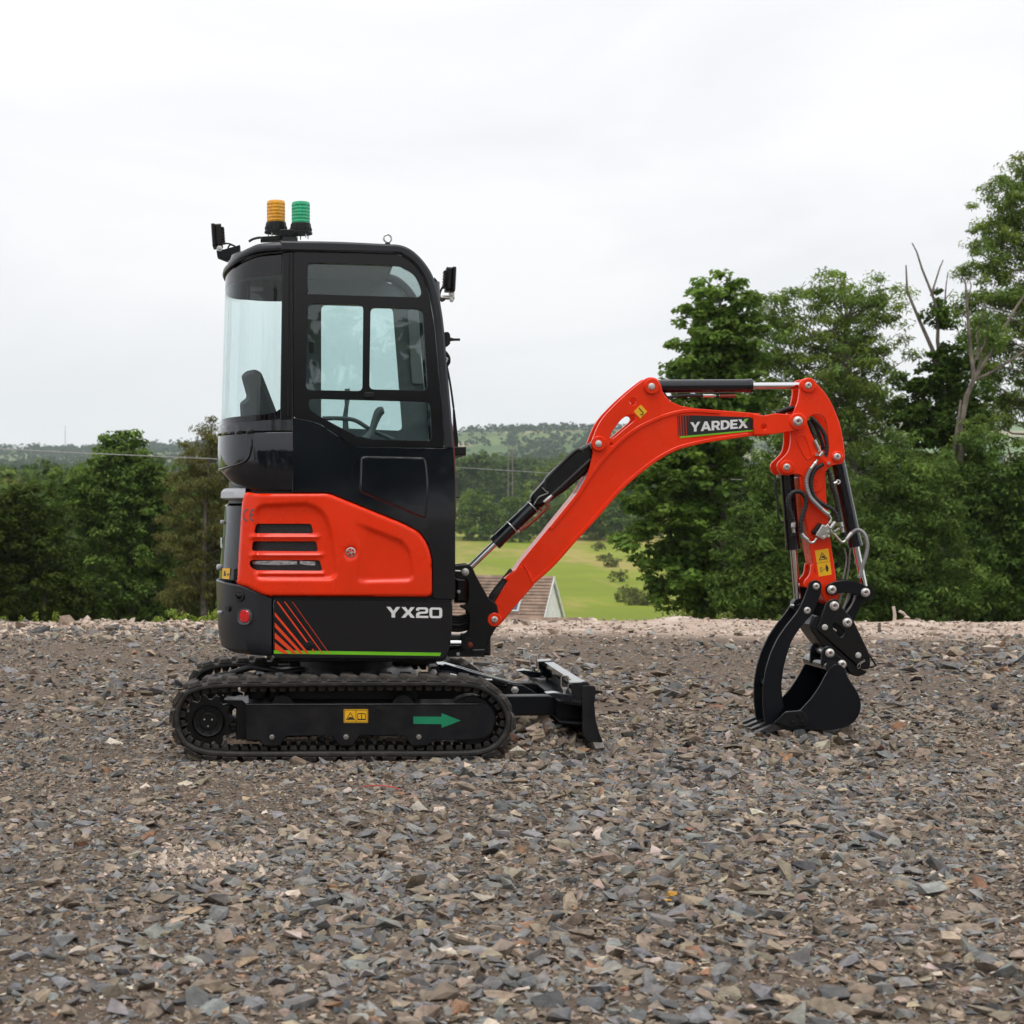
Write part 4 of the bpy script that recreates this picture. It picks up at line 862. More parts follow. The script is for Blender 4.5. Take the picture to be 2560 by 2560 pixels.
# ------------------------------------------------------------------ tail contour
def tail_ring(rear_px, n=22, inset=0.0, x_end=None):
    """near half of the plan outline: from x_end on the near side back round to the centre of the tail -> (X, Y)"""
    Xr = (rear_px - CX) * YC / FPX + inset; hw = HALF - inset; e = 2.5; out = []
    a0 = 0.0
    if x_end is not None and x_end >= XS: out += [(x_end + (XS - x_end) * k / 6, YC - hw) for k in range(6)]
    elif x_end is not None: a0 = math.asin(min(1.0, max(0.0, (XS - x_end) / (XS - Xr))) ** (e / 2))
    for k in range(n + 1):
        a = a0 + (math.pi / 2 - a0) * k / n; s, c = math.sin(a), max(0.0, math.cos(a))
        out.append((XS - (XS - Xr) * s ** (2 / e), YC - hw * c ** (2 / e)))
    return out
def full_ring(rear_px, inset=0.0, x_end=None, n=22):
    a = tail_ring(rear_px, n, inset, x_end); return a + [(x, 2 * YC - y) for x, y in a[-2::-1]]
def wrap(name, rows, mat, parent, x_end, cap_top=False, cap_bot=False, n=22, smooth=35, extra_x=None):
    """shell round the tail; rows: (z or function of X giving z, rear_px, inset)"""
    V, F = [], []; m = None
    for z, rp, ins in rows:
        rg = full_ring(rp, ins, x_end, n); m = len(rg)
        V += [(x, y, z(x) if callable(z) else z) for x, y in rg]
    for r_ in range(len(rows) - 1):
        for i in range(m - 1): F.append((r_ * m + i, r_ * m + i + 1, (r_ + 1) * m + i + 1, (r_ + 1) * m + i))
    for on, r_ in ((cap_bot, 0), (cap_top, len(rows) - 1)):
        if on:
            for i in range(m // 2): F.append((r_ * m + i, r_ * m + i + 1, r_ * m + m - 2 - i, r_ * m + m - 1 - i))
    return mesh_obj(name, V, F, mat, parent, smooth)
def interp_px(tab):
    xs_ = [xpx(a) for a, _ in tab]; zs_ = [zpx(b) for _, b in tab]
    return lambda x: float(np.interp(x, xs_, zs_))
# inner core so that nothing is hollow
wrap('chassis_core', [(zpx(1640), 562, 0.03), (zpx(1500), 556, 0.02), (zpx(1235), 562, 0.02), (zpx(1130), 566, 0.02)], 'black_paint', exc, xpx(1122), True, True)
# counterweight
cw_top = interp_px([(540, 1457), (600, 1465), (640, 1480), (679, 1496)])
cw = wrap('counterweight', [(zpx(1643), 590, 0.035), (lambda x: zpx(1640), 566, 0.012), (zpx(1628), 553, 0.002), (zpx(1600), 548, 0.0), (zpx(1540), 545, -0.002), (lambda x: cw_top(x) - 0.006, 543, -0.003), (cw_top, 545, 0.002), (lambda x: cw_top(x) - 0.002, 565, 0.03)], 'charcoal_satin', exc, xpx(679), False, True)
def tail_Y(X, rear_px, inset=0.0):
    Xr = (rear_px - CX) * YC / FPX + inset; hw = HALF - inset
    if X >= XS: return YC - hw
    t = min(1.0, (XS - X) / (XS - Xr)); e = 2.5; return YC - hw * (max(0.0, 1 - t ** e)) ** (1 / e)
def on_tail(px, py, rear_px=548, off=0.0):
    Y = Y0
    for _ in range(30): Y = 0.5 * Y + 0.5 * (tail_Y((px - CX) * Y / FPX, rear_px) - off)
    return W(px, py, Y)
def tail_n(px, py, rear_px=548):
    a, b = on_tail(px - 2, py, rear_px), on_tail(px + 2, py, rear_px); t = (b - a); t.z = 0; return Vector((t.y, -t.x, 0)).normalized()
def on_tail_patch(name, poly, rear_px, off, thick, mat, parent, holes=(), res=5.0, relief=None, edge=0.0, smooth=40):
    """panel following the tail contour, optionally embossed; poly in photo pixels"""
    loops = [clean(p) for p in [poly] + list(holes)]
    loops = [(l if (area2(l) > 0) == (k == 0) else l[::-1]) for k, l in enumerate(loops)]
    def dens(l):
        out = []
        for a, b in zip(l, l[1:] + l[:1]):
            n = max(1, int(math.hypot(b[0] - a[0], b[1] - a[1]) / res)); out += [(a[0] + (b[0] - a[0]) * k / n, a[1] + (b[1] - a[1]) * k / n) for k in range(n)]
        return out
    loops = [dens(l) for l in loops]; xs_ = [p[0] for p in loops[0]]; ys_ = [p[1] for p in loops[0]]
    P = np.array([p for l in loops for p in l]); extra = []
    for gx in np.arange(min(xs_) + res / 2, max(xs_), res):
        for gy in np.arange(min(ys_) + res / 2, max(ys_), res):
            if inside((gx, gy), loops[0]) and np.min((P[:, 0] - gx) ** 2 + (P[:, 1] - gy) ** 2) > (res * 0.55) ** 2: extra.append((gx, gy))
    v2, f2, _ = triangulate(loops, extra)
    O = np.array(loops[0]); V, B_ = [], []
    for x, y in v2:
        d = float(np.sqrt(np.min((O[:, 0] - x) ** 2 + (O[:, 1] - y) ** 2))); o = off
        if edge > 0 and d < edge: o -= (edge - math.sqrt(max(0, edge ** 2 - (edge - d) ** 2))) * Y0 / FPX
        if relief: o -= relief(x, y)
        V.append(on_tail(x, y, rear_px, o)); B_.append(on_tail(x, y, rear_px, off - thick))
    n = len(V); F = list(f2) + [tuple(i + n for i in f) for f in f2]; cnt_ = {}
    for f in f2:
        for a, b in zip(f, f[1:] + f[:1]): cnt_[(min(a, b), max(a, b))] = cnt_.get((min(a, b), max(a, b)), 0) + 1
    F += [(a, b, b + n, a + n) for (a, b), c in cnt_.items() if c == 1]
    return mesh_obj(name, V + B_, F, mat, parent, smooth)
# counterweight fittings: black discs paint the shade of pipe opening and hole, red reflector
n_ = tail_n(602, 1490, 543); c_ = on_tail(600, 1490, 543, 0.004)
lathe('recess_shade', [(-0.004, 0.026), (0.005, 0.026), (0.0065, 0.024), (0.0052, 0.0225), (0.0050, 0.001)], c_, n_, 'ink', cw, 20)
lathe('exhaust_pipe', [(-0.004, 0.013), (0.020, 0.012), (0.022, 0.010), (0.020, 0.008), (0.012, 0.007)], c_ + Vector((0.004, 0, 0.0)), (n_ + Vector((-1.2, 0, 0))).normalized(), 'plastic', cw, 14)
lathe('recess_shade', [(-0.004, 0.0135), (0.0052, 0.0135), (0.0062, 0.012), (0.0052, 0.0108), (0.005, 0.001)], on_tail(572, 1522, 543, 0.004), tail_n(572, 1522, 543), 'black_paint', cw, 16)
n_ = tail_n(613, 1540)
def ring_oval(name, c, n, a, b, prof, mat, parent, k=26):
    u = Vector((0, 0, 1)); s = n.cross(u).normalized(); V, F = [], []
    for d, f in prof: V += [Vector(c) + n * d + s * (math.copysign(abs(math.cos(t)) ** 0.75, math.cos(t)) * a * f) + u * (math.copysign(abs(math.sin(t)) ** 0.75, math.sin(t)) * b * f) for t in [2 * math.pi * i / k for i in range(k)]]
    for r_ in range(len(prof) - 1):
        for i in range(k): F.append((r_ * k + i, r_ * k + (i + 1) % k, (r_ + 1) * k + (i + 1) % k, (r_ + 1) * k + i))
    F.append(tuple((len(prof) - 1) * k + i for i in range(k)))
    return mesh_obj(name, V, F, mat, parent, 40)
rc_ = on_tail(612, 1542, 543, 0.003)
ring_oval('reflector_recess', rc_, n_, 0.040, 0.037, [(-0.01, 1.0), (0.006, 1.0), (0.008, 0.96), (0.0055, 0.84), (0.005, 0.5)], 'trim_dark', cw)
ring_oval('red_reflector', rc_ + Vector((0.004, 0, 0.003)), n_, 0.029, 0.029, [(-0.004, 1.0), (0.009, 1.0), (0.012, 0.9)], 'red_reflector', cw)
ring_oval('rear_lamp', on_tail(552, 1531, 543, 0.0), tail_n(556, 1531, 543), 0.012, 0.009, [(-0.005, 1.0), (0.012, 1.0), (0.016, 0.7)], 'trim_grey', cw, 14)
# side skirt with stripes and lettering
sk = plate('side_skirt', fillet([(683, 1495), (1132, 1501), (1128, 1600), (1120, 1640), (1105, 1648), (683, 1646)], 14), Y0 - 0.004, Y0 + 0.04, 'charcoal', exc, ref=Y0, b=0.004)
plate('skirt_lip', [(683, 1495), (1132, 1501), (1132, 1505), (683, 1499)], Y0 - 0.0055, Y0 - 0.003, 'charcoal_matt', sk, ref=Y0, b=0.0005)
YS = Y0 - 0.0048
plate('green_line', [(685, 1625.5), (1103, 1632), (1100, 1640), (685, 1634)], YS - 0.0008, YS + 0.0006, 'lime', sk, b=0)
for (x1, y1, x2, y2, w_) in [(691, 1504, 785, 1630, 4.5), (710, 1504, 806, 1634, 3.0), (730, 1504, 823, 1634, 1.3), (687, 1530, 768, 1634, 6.5), (687, 1556, 752, 1634, 8.5), (687, 1581, 735, 1634, 10.5), (687, 1606, 713, 1634, 12)]:
    plate('orange_stripe', [(x1, y1), (x1 + w_, y1), (x2 + w_ * 0.8, y2), (x2 - w_ * 0.2, y2)] if y1 < 1510 else [(x1, y1), (x2 + w_ * 0.75, y2), (x2 - w_ * 0.3, y2), (x1, y1 + w_ * 1.4)], YS - 0.0014, YS - 0.0009, 'decal_orange', sk, b=0)
text_obj('lettering', 'YX20', [(966, 1517), (1105.5, 1519), (1105.5, 1545.5), (966, 1543.5)], YS - 0.0004, 'white_print', sk, wide={'Y': 1.3, 'X': 1.3}, gap=0.09)
lathe('socket', [(-0.005, 0.021), (0.001, 0.021), (0.0025, 0.017), (0.0015, 0.008), (0.003, 0.004)], W(774, 1614, YS), (0, -1, 0), 'plastic', sk, 16)
bolt((679, 1545), Y0, 0.004, sk, 'plastic')
# engine hood column at the tail
rh_top = zpx(1219)
rh = wrap('rear_hood', [(zpx(1460), 547, 0.012), (zpx(1452), 544, 0.006), (zpx(1420), 546, 0.006), (zpx(1340), 552, 0.008), (zpx(1265), 557, 0.010), (zpx(1258), 562, 0.018)], 'black_gloss', exc, xpx(612))
wrap('hood_neck', [(zpx(1259), 563, 0.02), (zpx(1246), 562, 0.018)], 'plastic', rh, xpx(612))
wrap('hood_cap', [(zpx(1248), 556, 0.014), (zpx(1244), 551, 0.004), (zpx(1228), 552, 0.004), (zpx(1220), 556, 0.010), (zpx(1217), 564, 0.022)], 'trim_grey', rh, xpx(612), True)
on_tail_patch('warning_sticker', [(556, 1420.5), (575.5, 1421), (573, 1448), (555, 1446)], 547, -0.002, 0.003, 'yellow', rh, res=4)
on_tail_patch('sticker_symbol', [(560, 1427), (563, 1427), (565, 1440), (559, 1440)], 547, 0.0, 0.002, 'ink', rh, res=3)
on_tail_patch('sticker_symbol', [(568, 1434), (573, 1434), (572, 1438), (568, 1438)], 547, 0.0, 0.002, 'ink', rh, res=3)
ring_oval('hood_hinge', on_tail(556, 1305, 555), tail_n(560, 1305, 555), 0.012, 0.010, [(-0.005, 1.0), (0.006, 1.0), (0.010, 0.6)], 'trim_grey', rh, 12)
ring_oval('hood_latch', on_tail(548, 1418, 546), Vector((-1, -0.3, 0)).normalized(), 0.012, 0.014, [(-0.01, 1.0), (0.008, 1.0), (0.012, 0.6)], 'trim_grey', rh, 12)
# lettering across the tail, seen edge-on
_ring = np.array([p for p in full_ring(550, 0.0075, None, 60) if p[0] < -0.30]); _s = np.concatenate([[0], np.cumsum(np.hypot(*np.diff(_ring, axis=0).T))])
def tail_map(u, v, d):
    q = _s[-1] * (0.73 - 0.46 * u); return Vector((float(np.interp(q, _s, _ring[:, 0])) - 0.002 - d * 0.001, float(np.interp(q, _s, _ring[:, 1])), zpx(1374) + v * 0.048))
glyph_mesh('rear_lettering', 'YARDEX', lambda u, v, d: tail_map(1 - (1 - u), v, d), 'white_print', rh)
# orange side hood
hood_poly = fillet([(612, 1228), (640, 1234), (822, 1233), (1007, 1308), (1049, 1330), (1071, 1364), (1080, 1400), (1081, 1493), (664, 1491), (617, 1468), (589, 1462), (593, 1430), (605, 1255)], 16, 5)
recA = fillet(Z2([(400, 470), (780, 455), (880, 520), (925, 640), (950, 800), (965, 960), (930, 985), (390, 985), (395, 700)]), 22, 5)
recB = fillet(Z2([(1060, 575), (1440, 725), (1490, 800), (1515, 995), (1120, 1005), (1140, 760)]), 16, 5)
def pdist(poly):
    A = np.array(poly); B = np.roll(A, -1, 0); D = B - A; LL = (D ** 2).sum(1) + 1e-9
    def f(x, y):
        t = np.clip(((x - A[:, 0]) * D[:, 0] + (y - A[:, 1]) * D[:, 1]) / LL, 0, 1); d = math.sqrt(float(np.min((A[:, 0] + t * D[:, 0] - x) ** 2 + (A[:, 1] + t * D[:, 1] - y) ** 2)))
        return d if inside((x, y), poly) else -d
    return f
dA, dB = pdist(recA), pdist(recB)
def sst(a, b, x): t = max(0.0, min(1.0, (x - a) / (b - a))); return t * t * (3 - 2 * t)
vents = [fillet(Z2(v), 7, 4) for v in ([(400, 594), (790, 594), (806, 664), (383, 662)], [(374, 719), (826, 719), (838, 791), (368, 787)], [(354, 852), (850, 853), (870, 929), (395, 925), (352, 895)])]
ribs = [1342.5, 1388.0, 1434.5]
def hood_relief(x, y):
    d = dA(x, y); fadeL = sst(612, 640, x); r_ = 0.020 * sst(-6, 6, d) * fadeL
    d2 = dB(x, y); fl = sst(880, 935, x + (y - 1300) * 0.05); r_ += 0.0145 * sst(-5, 5, d2) * fl
    r_ += 0.006 * sst(20, 12, math.hypot(x - 877, y - 1382))
    if 622 < x < 812:                                             # louvre ribs stand proud of the hollow
        for yy in ribs:
            xl = 628 if yy < 1400 else 640; xr = 795 + (yy - 1342) * 0.2
            r_ -= 0.011 * math.exp(-((y - yy) / 5.0) ** 2) * sst(xl - 8, xl + 6, x) * sst(xr + 10, xr - 6, x)
    return r_
hood = on_tail_patch('side_hood', hood_poly, 553, 0.012, 0.03, 'orange', exc, vents, 3.8, hood_relief, 9.0)
for v in vents:
    on_tail_patch('vent_grille', [(p[0] + (2 if p[0] > 700 else -2), p[1] + (2 if p[1] > (v[0][1] + 10) else -2)) for p in v], 553, -0.019, 0.004, 'vent_grille', hood, res=12)
for fp in ([(630, 1403), (700, 1401), (742, 1403), (743, 1411), (690, 1413), (632, 1410)], [(749, 1402), (788, 1404), (788, 1413), (770, 1413), (750, 1410)]): on_tail_patch('foil_shield', fp, 553, -0.0165, 0.002, 'silver_foil', hood, res=5)
lathe('hood_lock', [(-0.012, 0.023), (-0.003, 0.023), (-0.002, 0.019), (-0.006, 0.018), (-0.006, 0.006), (-0.003, 0.005), (-0.003, 0.001)], W(877, 1381, Y0 - 0.011), (0, -1, 0), 'zinc', hood, 20)
for k in range(5):
    a = k * 1.2566; box('lock_spoke', W(877, 1381, Y0 - 0.008) + Vector((math.cos(a) * 0.011, 0, math.sin(a) * 0.011)), 0.016, 0.006, 0.005, 'zinc', hood, 0.0005, Matrix.Rotation(-a, 3, 'Y'))
def ce_map(u, v, d): return on_tail(608 + 28 * u - 2 * (1 - v), 1303 - 31 * v, 553, 0.0128 + 0.001 * d)
glyph_mesh('ce_mark', 'Ce', ce_map, 'grey_print', hood, gap=0.2)

# ------------------------------------------------------------------ cab
belt_bot = interp_px([(540, 1188), (560, 1200), (585, 1216), (625, 1227), (820, 1231)])
bt_r = interp_px([(540, 1052), (640, 1050), (731, 1044)])
cab = wrap('cab', [(lambda x: belt_bot(x) + 0.002, 575, 0.02), (lambda x: belt_bot(x) + 0.006, 562, 0.006), (lambda x: belt_bot(x) + 0.02, 555, 0.0), (zpx(1175), 548, -0.004), (zpx(1130), 547, -0.004), (zpx(1085), 548, -0.002), (zpx(1080), 550, 0.004), (zpx(1076), 548, -0.002), (lambda x: bt_r(x) - 0.004, 549, 0.0), (bt_r, 551, 0.008)], 'charcoal', exc, xpx(733))
side_belt = [(731, 1044), (781, 1055), (800, 1062), (868, 1108), (890, 1119), (1114, 1121), (1134, 1121), (1138, 1200), (1138, 1499), (1082, 1497), (1082, 1400), (1073, 1362), (1051, 1329), (1008, 1306), (824, 1231), (731, 1230)]
plate('side_panel', side_belt[:1] + fillet(side_belt, 9, 4)[5:-5] + side_belt[-1:], Y0 - 0.0035, Y0 + 0.05, 'charcoal', cab, ref=Y0, b=0.0015)
plate('side_panel', fillet(side_belt, 9, 4), YF - 0.05, YF + 0.003, 'charcoal', cab, ref=Y0, b=0.006)
dpoly = fillet([(902, 1141), (1060, 1144), (1066, 1160), (1070, 1205), (1069, 1250), (1064, 1294), (1052, 1293), (900, 1230)], 11, 5)
plate('door_seam', [(p[0] + (p[0] - 985) * 0.016, p[1] + (p[1] - 1210) * 0.022) for p in dpoly], Y0 - 0.0042, Y0, 'ink', cab, ref=Y0, b=0)
plate('storage_door', dpoly, Y0 - 0.011, Y0 + 0.01, 'charcoal', cab, ref=Y0, b=0.007)
for s in (-1, 1): tube('door_moulding', [W(px, py, Y0 - 0.0035) for px, py in catmull([(781, 1056), (845, 1085), (880, 1120), (893, 1137), (880, 1180), (885, 1225)], 5)], 0.0028, 'charcoal', cab, 6); break
tube('grab_rib', [on_tail(px, py, 547, 0.008) for px, py in catmull([(549, 1174), (575, 1166), (602, 1158), (620, 1145), (627, 1120), (626, 1098)], 5)], 0.005, 'charcoal', cab, 8)
for px in (566, 598, 626):
    on_tail_patch('rear_trim_block', [(px - 10, 1064), (px + 9, 1062), (px + 9, 1084), (px - 10, 1086)], 548, 0.004, 0.006, 'charcoal', cab, res=6, edge=2)
# window line parts
frit_outer = fillet([(733, 629), (985, 634), (1008, 641), (1028, 654), (1048, 677), (1062, 704), (1074, 745), (1086, 815), (1106, 1040), (1111, 1118), (890, 1117), (868, 1105), (802, 1060), (781, 1053), (733, 1043)], 8, 3)
W1 = catmull(Z1([(766, 590), (790, 562), (900, 562), (1360, 578), (1450, 600), (1530, 655), (1572, 760), (1545, 803), (1440, 801), (800, 782), (768, 760)]), 4, True)
W2 = fillet(Z1([(768, 848), (1160, 856), (1154, 1470), (752, 1462)]), 13, 5)
W3 = fillet(Z1([(1212, 878), (1580, 888), (1617, 1466), (1203, 1458)]), 13, 5)
W4 = fillet(Z1([(772, 1524), (1632, 1548), (1648, 1824), (1150, 1812), (840, 1645), (772, 1600)]), 12, 5)
plate('side_window_frame', frit_outer, Y0 + 0.004, Y0 + 0.022, 'frit', cab, [W1, W2, W3, W4], ref=Y0, b=0.0015)
for w_, nm in ((W1, 'upper_pane'), (W2, 'sliding_pane'), (W3, 'sliding_pane'), (W4, 'lower_pane')):
    c = [sum(p[0] for p in w_) / len(w_), sum(p[1] for p in w_) / len(w_)]
    plate(nm, [(p[0] + (p[0] - c[0]) * 0.02, p[1] + (p[1] - c[1]) * 0.02) for p in w_], Y0 + 0.0235, Y0 + 0.0275, 'cab_glass', cab, ref=Y0, b=0, smooth=0)
plate('window_catch', fillet([(910, 981), (936, 981), (936, 994), (910, 994)], 3), Y0 - 0.004, Y0 + 0.006, 'plastic', cab, ref=Y0)
plate('window_catch', fillet(Z1([(776, 1115), (806, 1115), (806, 1198), (776, 1198)]), 4), Y0 + 0.026, Y0 + 0.04, 'plastic', cab, ref=Y0)
# bows: roof edge running down into the front pillar, both sides
bow_o = catmull([(700, 602), (840, 604), (968, 610), (990, 611), (1012, 616), (1036, 630), (1062, 657), (1083, 692), (1097, 740), (1109, 812), (1120, 940), (1130, 1058), (1136, 1125)], 5)
bow_i = catmull([(1113, 1122), (1108, 1058), (1098, 940), (1087, 815), (1075, 745), (1063, 704), (1049, 677), (1029, 654), (1008, 641), (985, 634), (840, 631), (733, 629), (700, 629)], 5)
for y0, y1 in ((Y0 - 0.008, Y0 + 0.045), (YF - 0.045, YF + 0.008)):
    plate('cab_pillar', bow_o + bow_i, y0, y1, 'charcoal_satin', cab, ref=Y0, b=0.010)
plate('front_seal', catmull([(1128, 1058), (1135, 1140), (1138, 1300)], 4) + catmull([(1141, 1300), (1138, 1140), (1131, 1058)], 4), Y0 + 0.004, Y0 + 0.05, 'rust_red', cab, ref=Y0, b=0)
# door-side frame (far side) with its big window
farH = fillet([(768, 690), (1010, 690), (1003, 1078), (770, 1078)], 12)
yfw = YF - 0.024
far_hole = [(CX + (p[0] - CX) * Y0 / yfw * 1.0, p[1]) for p in [(0, 0)]]
dh = fillet([(803, 762), (982, 768), (1006, 1077), (803, 1068)], 14, 4)
dh_t = fillet([(786, 700), (960, 706), (975, 742), (786, 736)], 8, 4)
def to_near(poly, Y): return [(CX + (p[0] - CX) * Y / Y0, CY + (p[1] - CY) * Y / Y0) for p in poly]
dh_n, dt_n = to_near(dh, yfw), to_near(dh_t, yfw)
plate('door_frame', frit_outer, yfw, yfw + 0.018, 'interior', cab, [dh_n], ref=Y0, b=0.0015)
plate('door_window', [(p[0] + (p[0] - 905) * 0.02, p[1] + (p[1] - 900) * 0.02) for p in dh_n], yfw + 0.019, yfw + 0.023, 'cab_glass', cab, ref=Y0, b=0, smooth=0)
# B pillars and curved rear glass
for y0, y1 in ((Y0 - 0.002, Y0 + 0.05), (YF - 0.05, YF + 0.002)):
    plate('rear_pillar', [(706, 632), (733, 629), (731, 1050), (700, 1050)], y0, y1, 'frit', cab, ref=Y0, b=0.004)
plate('pillar_seam', [(722, 634), (726, 634), (722, 1040), (718, 1040)], Y0 - 0.0045, Y0, 'plastic', cab, ref=Y0, b=0.001)
sil = lambda py: float(np.interp(py, [630, 660, 1055], [566, 563, 552]))
gl_top = interp_px([(540, 700), (600, 690), (704, 688)]); gl_bot = interp_px([(540, 1040), (660, 1036), (690, 1030), (704, 1020)])
wrap('rear_frit', [(zpx(618), sil(630), 0.012), (zpx(640), sil(640), 0.004), (lambda x: (gl_top(x) + zpx(640)) / 2, sil(660), 0.003), (gl_top, sil(690), 0.003)], 'black_gloss', cab, xpx(704))
wrap('rear_window', [(gl_top, sil(690), 0.0035)] + [((lambda u: (lambda x: gl_top(x) + (gl_bot(x) - gl_top(x)) * u))(u), sil(690 + 345 * u), 0.0035) for u in (0.25, 0.5, 0.75, 1.0)], 'rear_glass', cab, xpx(704), smooth=60)
wrap('rear_frit', [(gl_bot, sil(1035), 0.003), (lambda x: bt_r(x) - 0.002, sil(1052), 0.004)], 'black_gloss', cab, xpx(704))
# roof: rounded rim all round, carried across
rt = interp_px([(540, 640), (565, 632), (600, 616), (641, 604), (700, 601.5), (743, 601), (860, 606), (968, 610), (985, 611)])
roof_rows = [((lambda q, i: (lambda x: rt(x) - q))(q, i), rp, i) for q, rp, i in [(0.047, 566, 0.004), (0.044, 562, -0.005), (0.034, 561, -0.007), (0.020, 562, -0.006), (0.008, 566, 0.003), (0.002, 574, 0.02), (0.0, 590, 0.05), (-0.004, 640, 0.16)]]
cab_roof = wrap('cab_roof', roof_rows, 'charcoal_satin', cab, xpx(985), True, False)
wrap('headlining', [((lambda x: rt(x) - 0.044), 572, 0.01), ((lambda x: rt(x) - 0.05), 600, 0.06)], 'interior', cab_roof, xpx(985), True, False)
tube('roof_gasket', [on_tail(px, py, 560, 0.006) for px, py in catmull([(575, 668), (600, 652), (640, 638), (706, 631)], 5)], 0.004, 'plastic', cab, 6)
# windscreen between the bows, front cross members, lower front
def front_strip(name, pts, inset, y0, y1, mat, thick=0.0, smooth=40):
    P = [XZ(p, Y0) for p in pts]; V, F = [], []
    for x, z in P: V += [(x - inset, y0, z), (x - inset, y1, z)]
    for i in range(len(P) - 1): F.append((2 * i, 2 * i + 1, 2 * i + 3, 2 * i + 2))
    if thick:
        n = len(V); V += [(v[0] - thick, v[1], v[2] - thick * 0.5) for v in V]; F += [tuple(i + n for i in f) for f in F]; F += [(0, 1, n + 1, n), (2 * len(P) - 2, 2 * len(P) - 1, n + 2 * len(P) - 1, n + 2 * len(P) - 2)]
    return mesh_obj(name, V, F, mat, cab, smooth)
front_curve = catmull([(985, 611), (1012, 616), (1036, 630), (1062, 657), (1083, 692), (1097, 740), (1109, 812), (1120, 940), (1130, 1058), (1136, 1125)], 5)
front_strip('windscreen', front_curve, 0.012, Y0 + 0.045, YF - 0.045, 'cab_glass')
front_strip('screen_header', catmull([(960, 609), (985, 611), (1000, 613)], 4), 0.0, Y0 + 0.04, YF - 0.04, 'frit', 0.03)
front_strip('screen_crossbar', [(1126, 1015), (1127.5, 1035)], 0.008, Y0 + 0.04, YF - 0.04, 'charcoal', 0.03)
front_strip('front_panel', [(1136, 1125), (1138, 1200), (1138, 1499)], 0.004, Y0 + 0.03, YF - 0.03, 'charcoal', 0.03)
# interior
cv, cf = join([box_data(W(850, 1125, YC) + Vector((0.1, 0, -0.02)), 0.95, 0.86, 0.04, 0.004)]); mesh_obj('cab_floor', cv, cf, 'plastic', cab)
seat_b = fillet([(612, 930), (660, 926), (682, 960), (702, 1040), (712, 1120), (640, 1120), (622, 1040), (606, 950)], 14, 5)
seat = plate('seat_backrest', fillet(tr([(295, 1370), (330, 1335), (395, 1322), (438, 1345), (545, 1620), (560, 1800), (300, 1800), (285, 1560), (335, 1520)], 500, 460, 2.841), 6, 4), 7.93, 8.28, 'seat', cab, ref=8.0, b=0.02)
plate('seat_cushion', fillet([(640, 1085), (800, 1080), (812, 1098), (800, 1120), (640, 1125)], 10), 7.90, 8.31, 'seat', cab, ref=8.0, b=0.015)
tube('control_lever', [W(865, 1090, 7.85), W(863, 1040, 7.85), W(868, 1005, 7.85)], [0.016, 0.012, 0.009], 'interior', cab, 10)
tube('lever_knob', [W(867, 1010, 7.85), W(869, 985, 7.85), W(868, 972, 7.85)], [0.011, 0.014, 0.012], 'grip', cab, 10)
tube('grab_rail', [W(px, py, 7.84) for px, py in catmull([(806, 1046), (850, 1046), (888, 1051), (930, 1076), (985, 1100)], 5)], 0.010, 'interior', cab, 10)
jk = tube('joystick', [W(px, py, 7.80) for px, py in catmull([(905, 1108), (926, 1085), (938, 1052), (948, 1030), (960, 1026)], 5)], [0.03, 0.026, 0.022, 0.020, 0.018, 0.017, 0.016, 0.016, 0.016, 0.017, 0.018, 0.019, 0.02, 0.021, 0.022, 0.022, 0.022, 0.021, 0.020, 0.018, 0.012], 'grip', cab, 12)
plate('control_console', fillet([(830, 1092), (900, 1092), (990, 1112), (990, 1125), (820, 1125)], 6), 7.74, 7.88, 'plastic', cab, ref=7.78)
tube('far_handle', [W(px, py, YF - 0.04) for px, py in catmull([(775, 900), (790, 905), (795, 930), (786, 960)], 5)], 0.008, 'grip', cab, 8)
for dy in (0.06, 0.8): tube('inner_pillar', [Vector((xpx(1095), Y0 + dy, zpx(700))), Vector((xpx(1108), Y0 + dy, zpx(1000)))], 0.012, 'interior', cab, 8)
for (px, py) in ((1031, 905), (1036, 916), (1036, 930)): ring_oval('door_latch', W(px, py, YF - 0.03), Vector((0, -1, 0)), 0.009, 0.009, [(0, 1), (0.012, 1), (0.015, 0.7)], 'grip', cab, 12)
plate('door_trim', fillet(to_near([(1018, 775), (1046, 775), (1058, 960), (1030, 960)], 8.54), 8), 8.535, 8.55, 'grip', cab, ref=Y0)

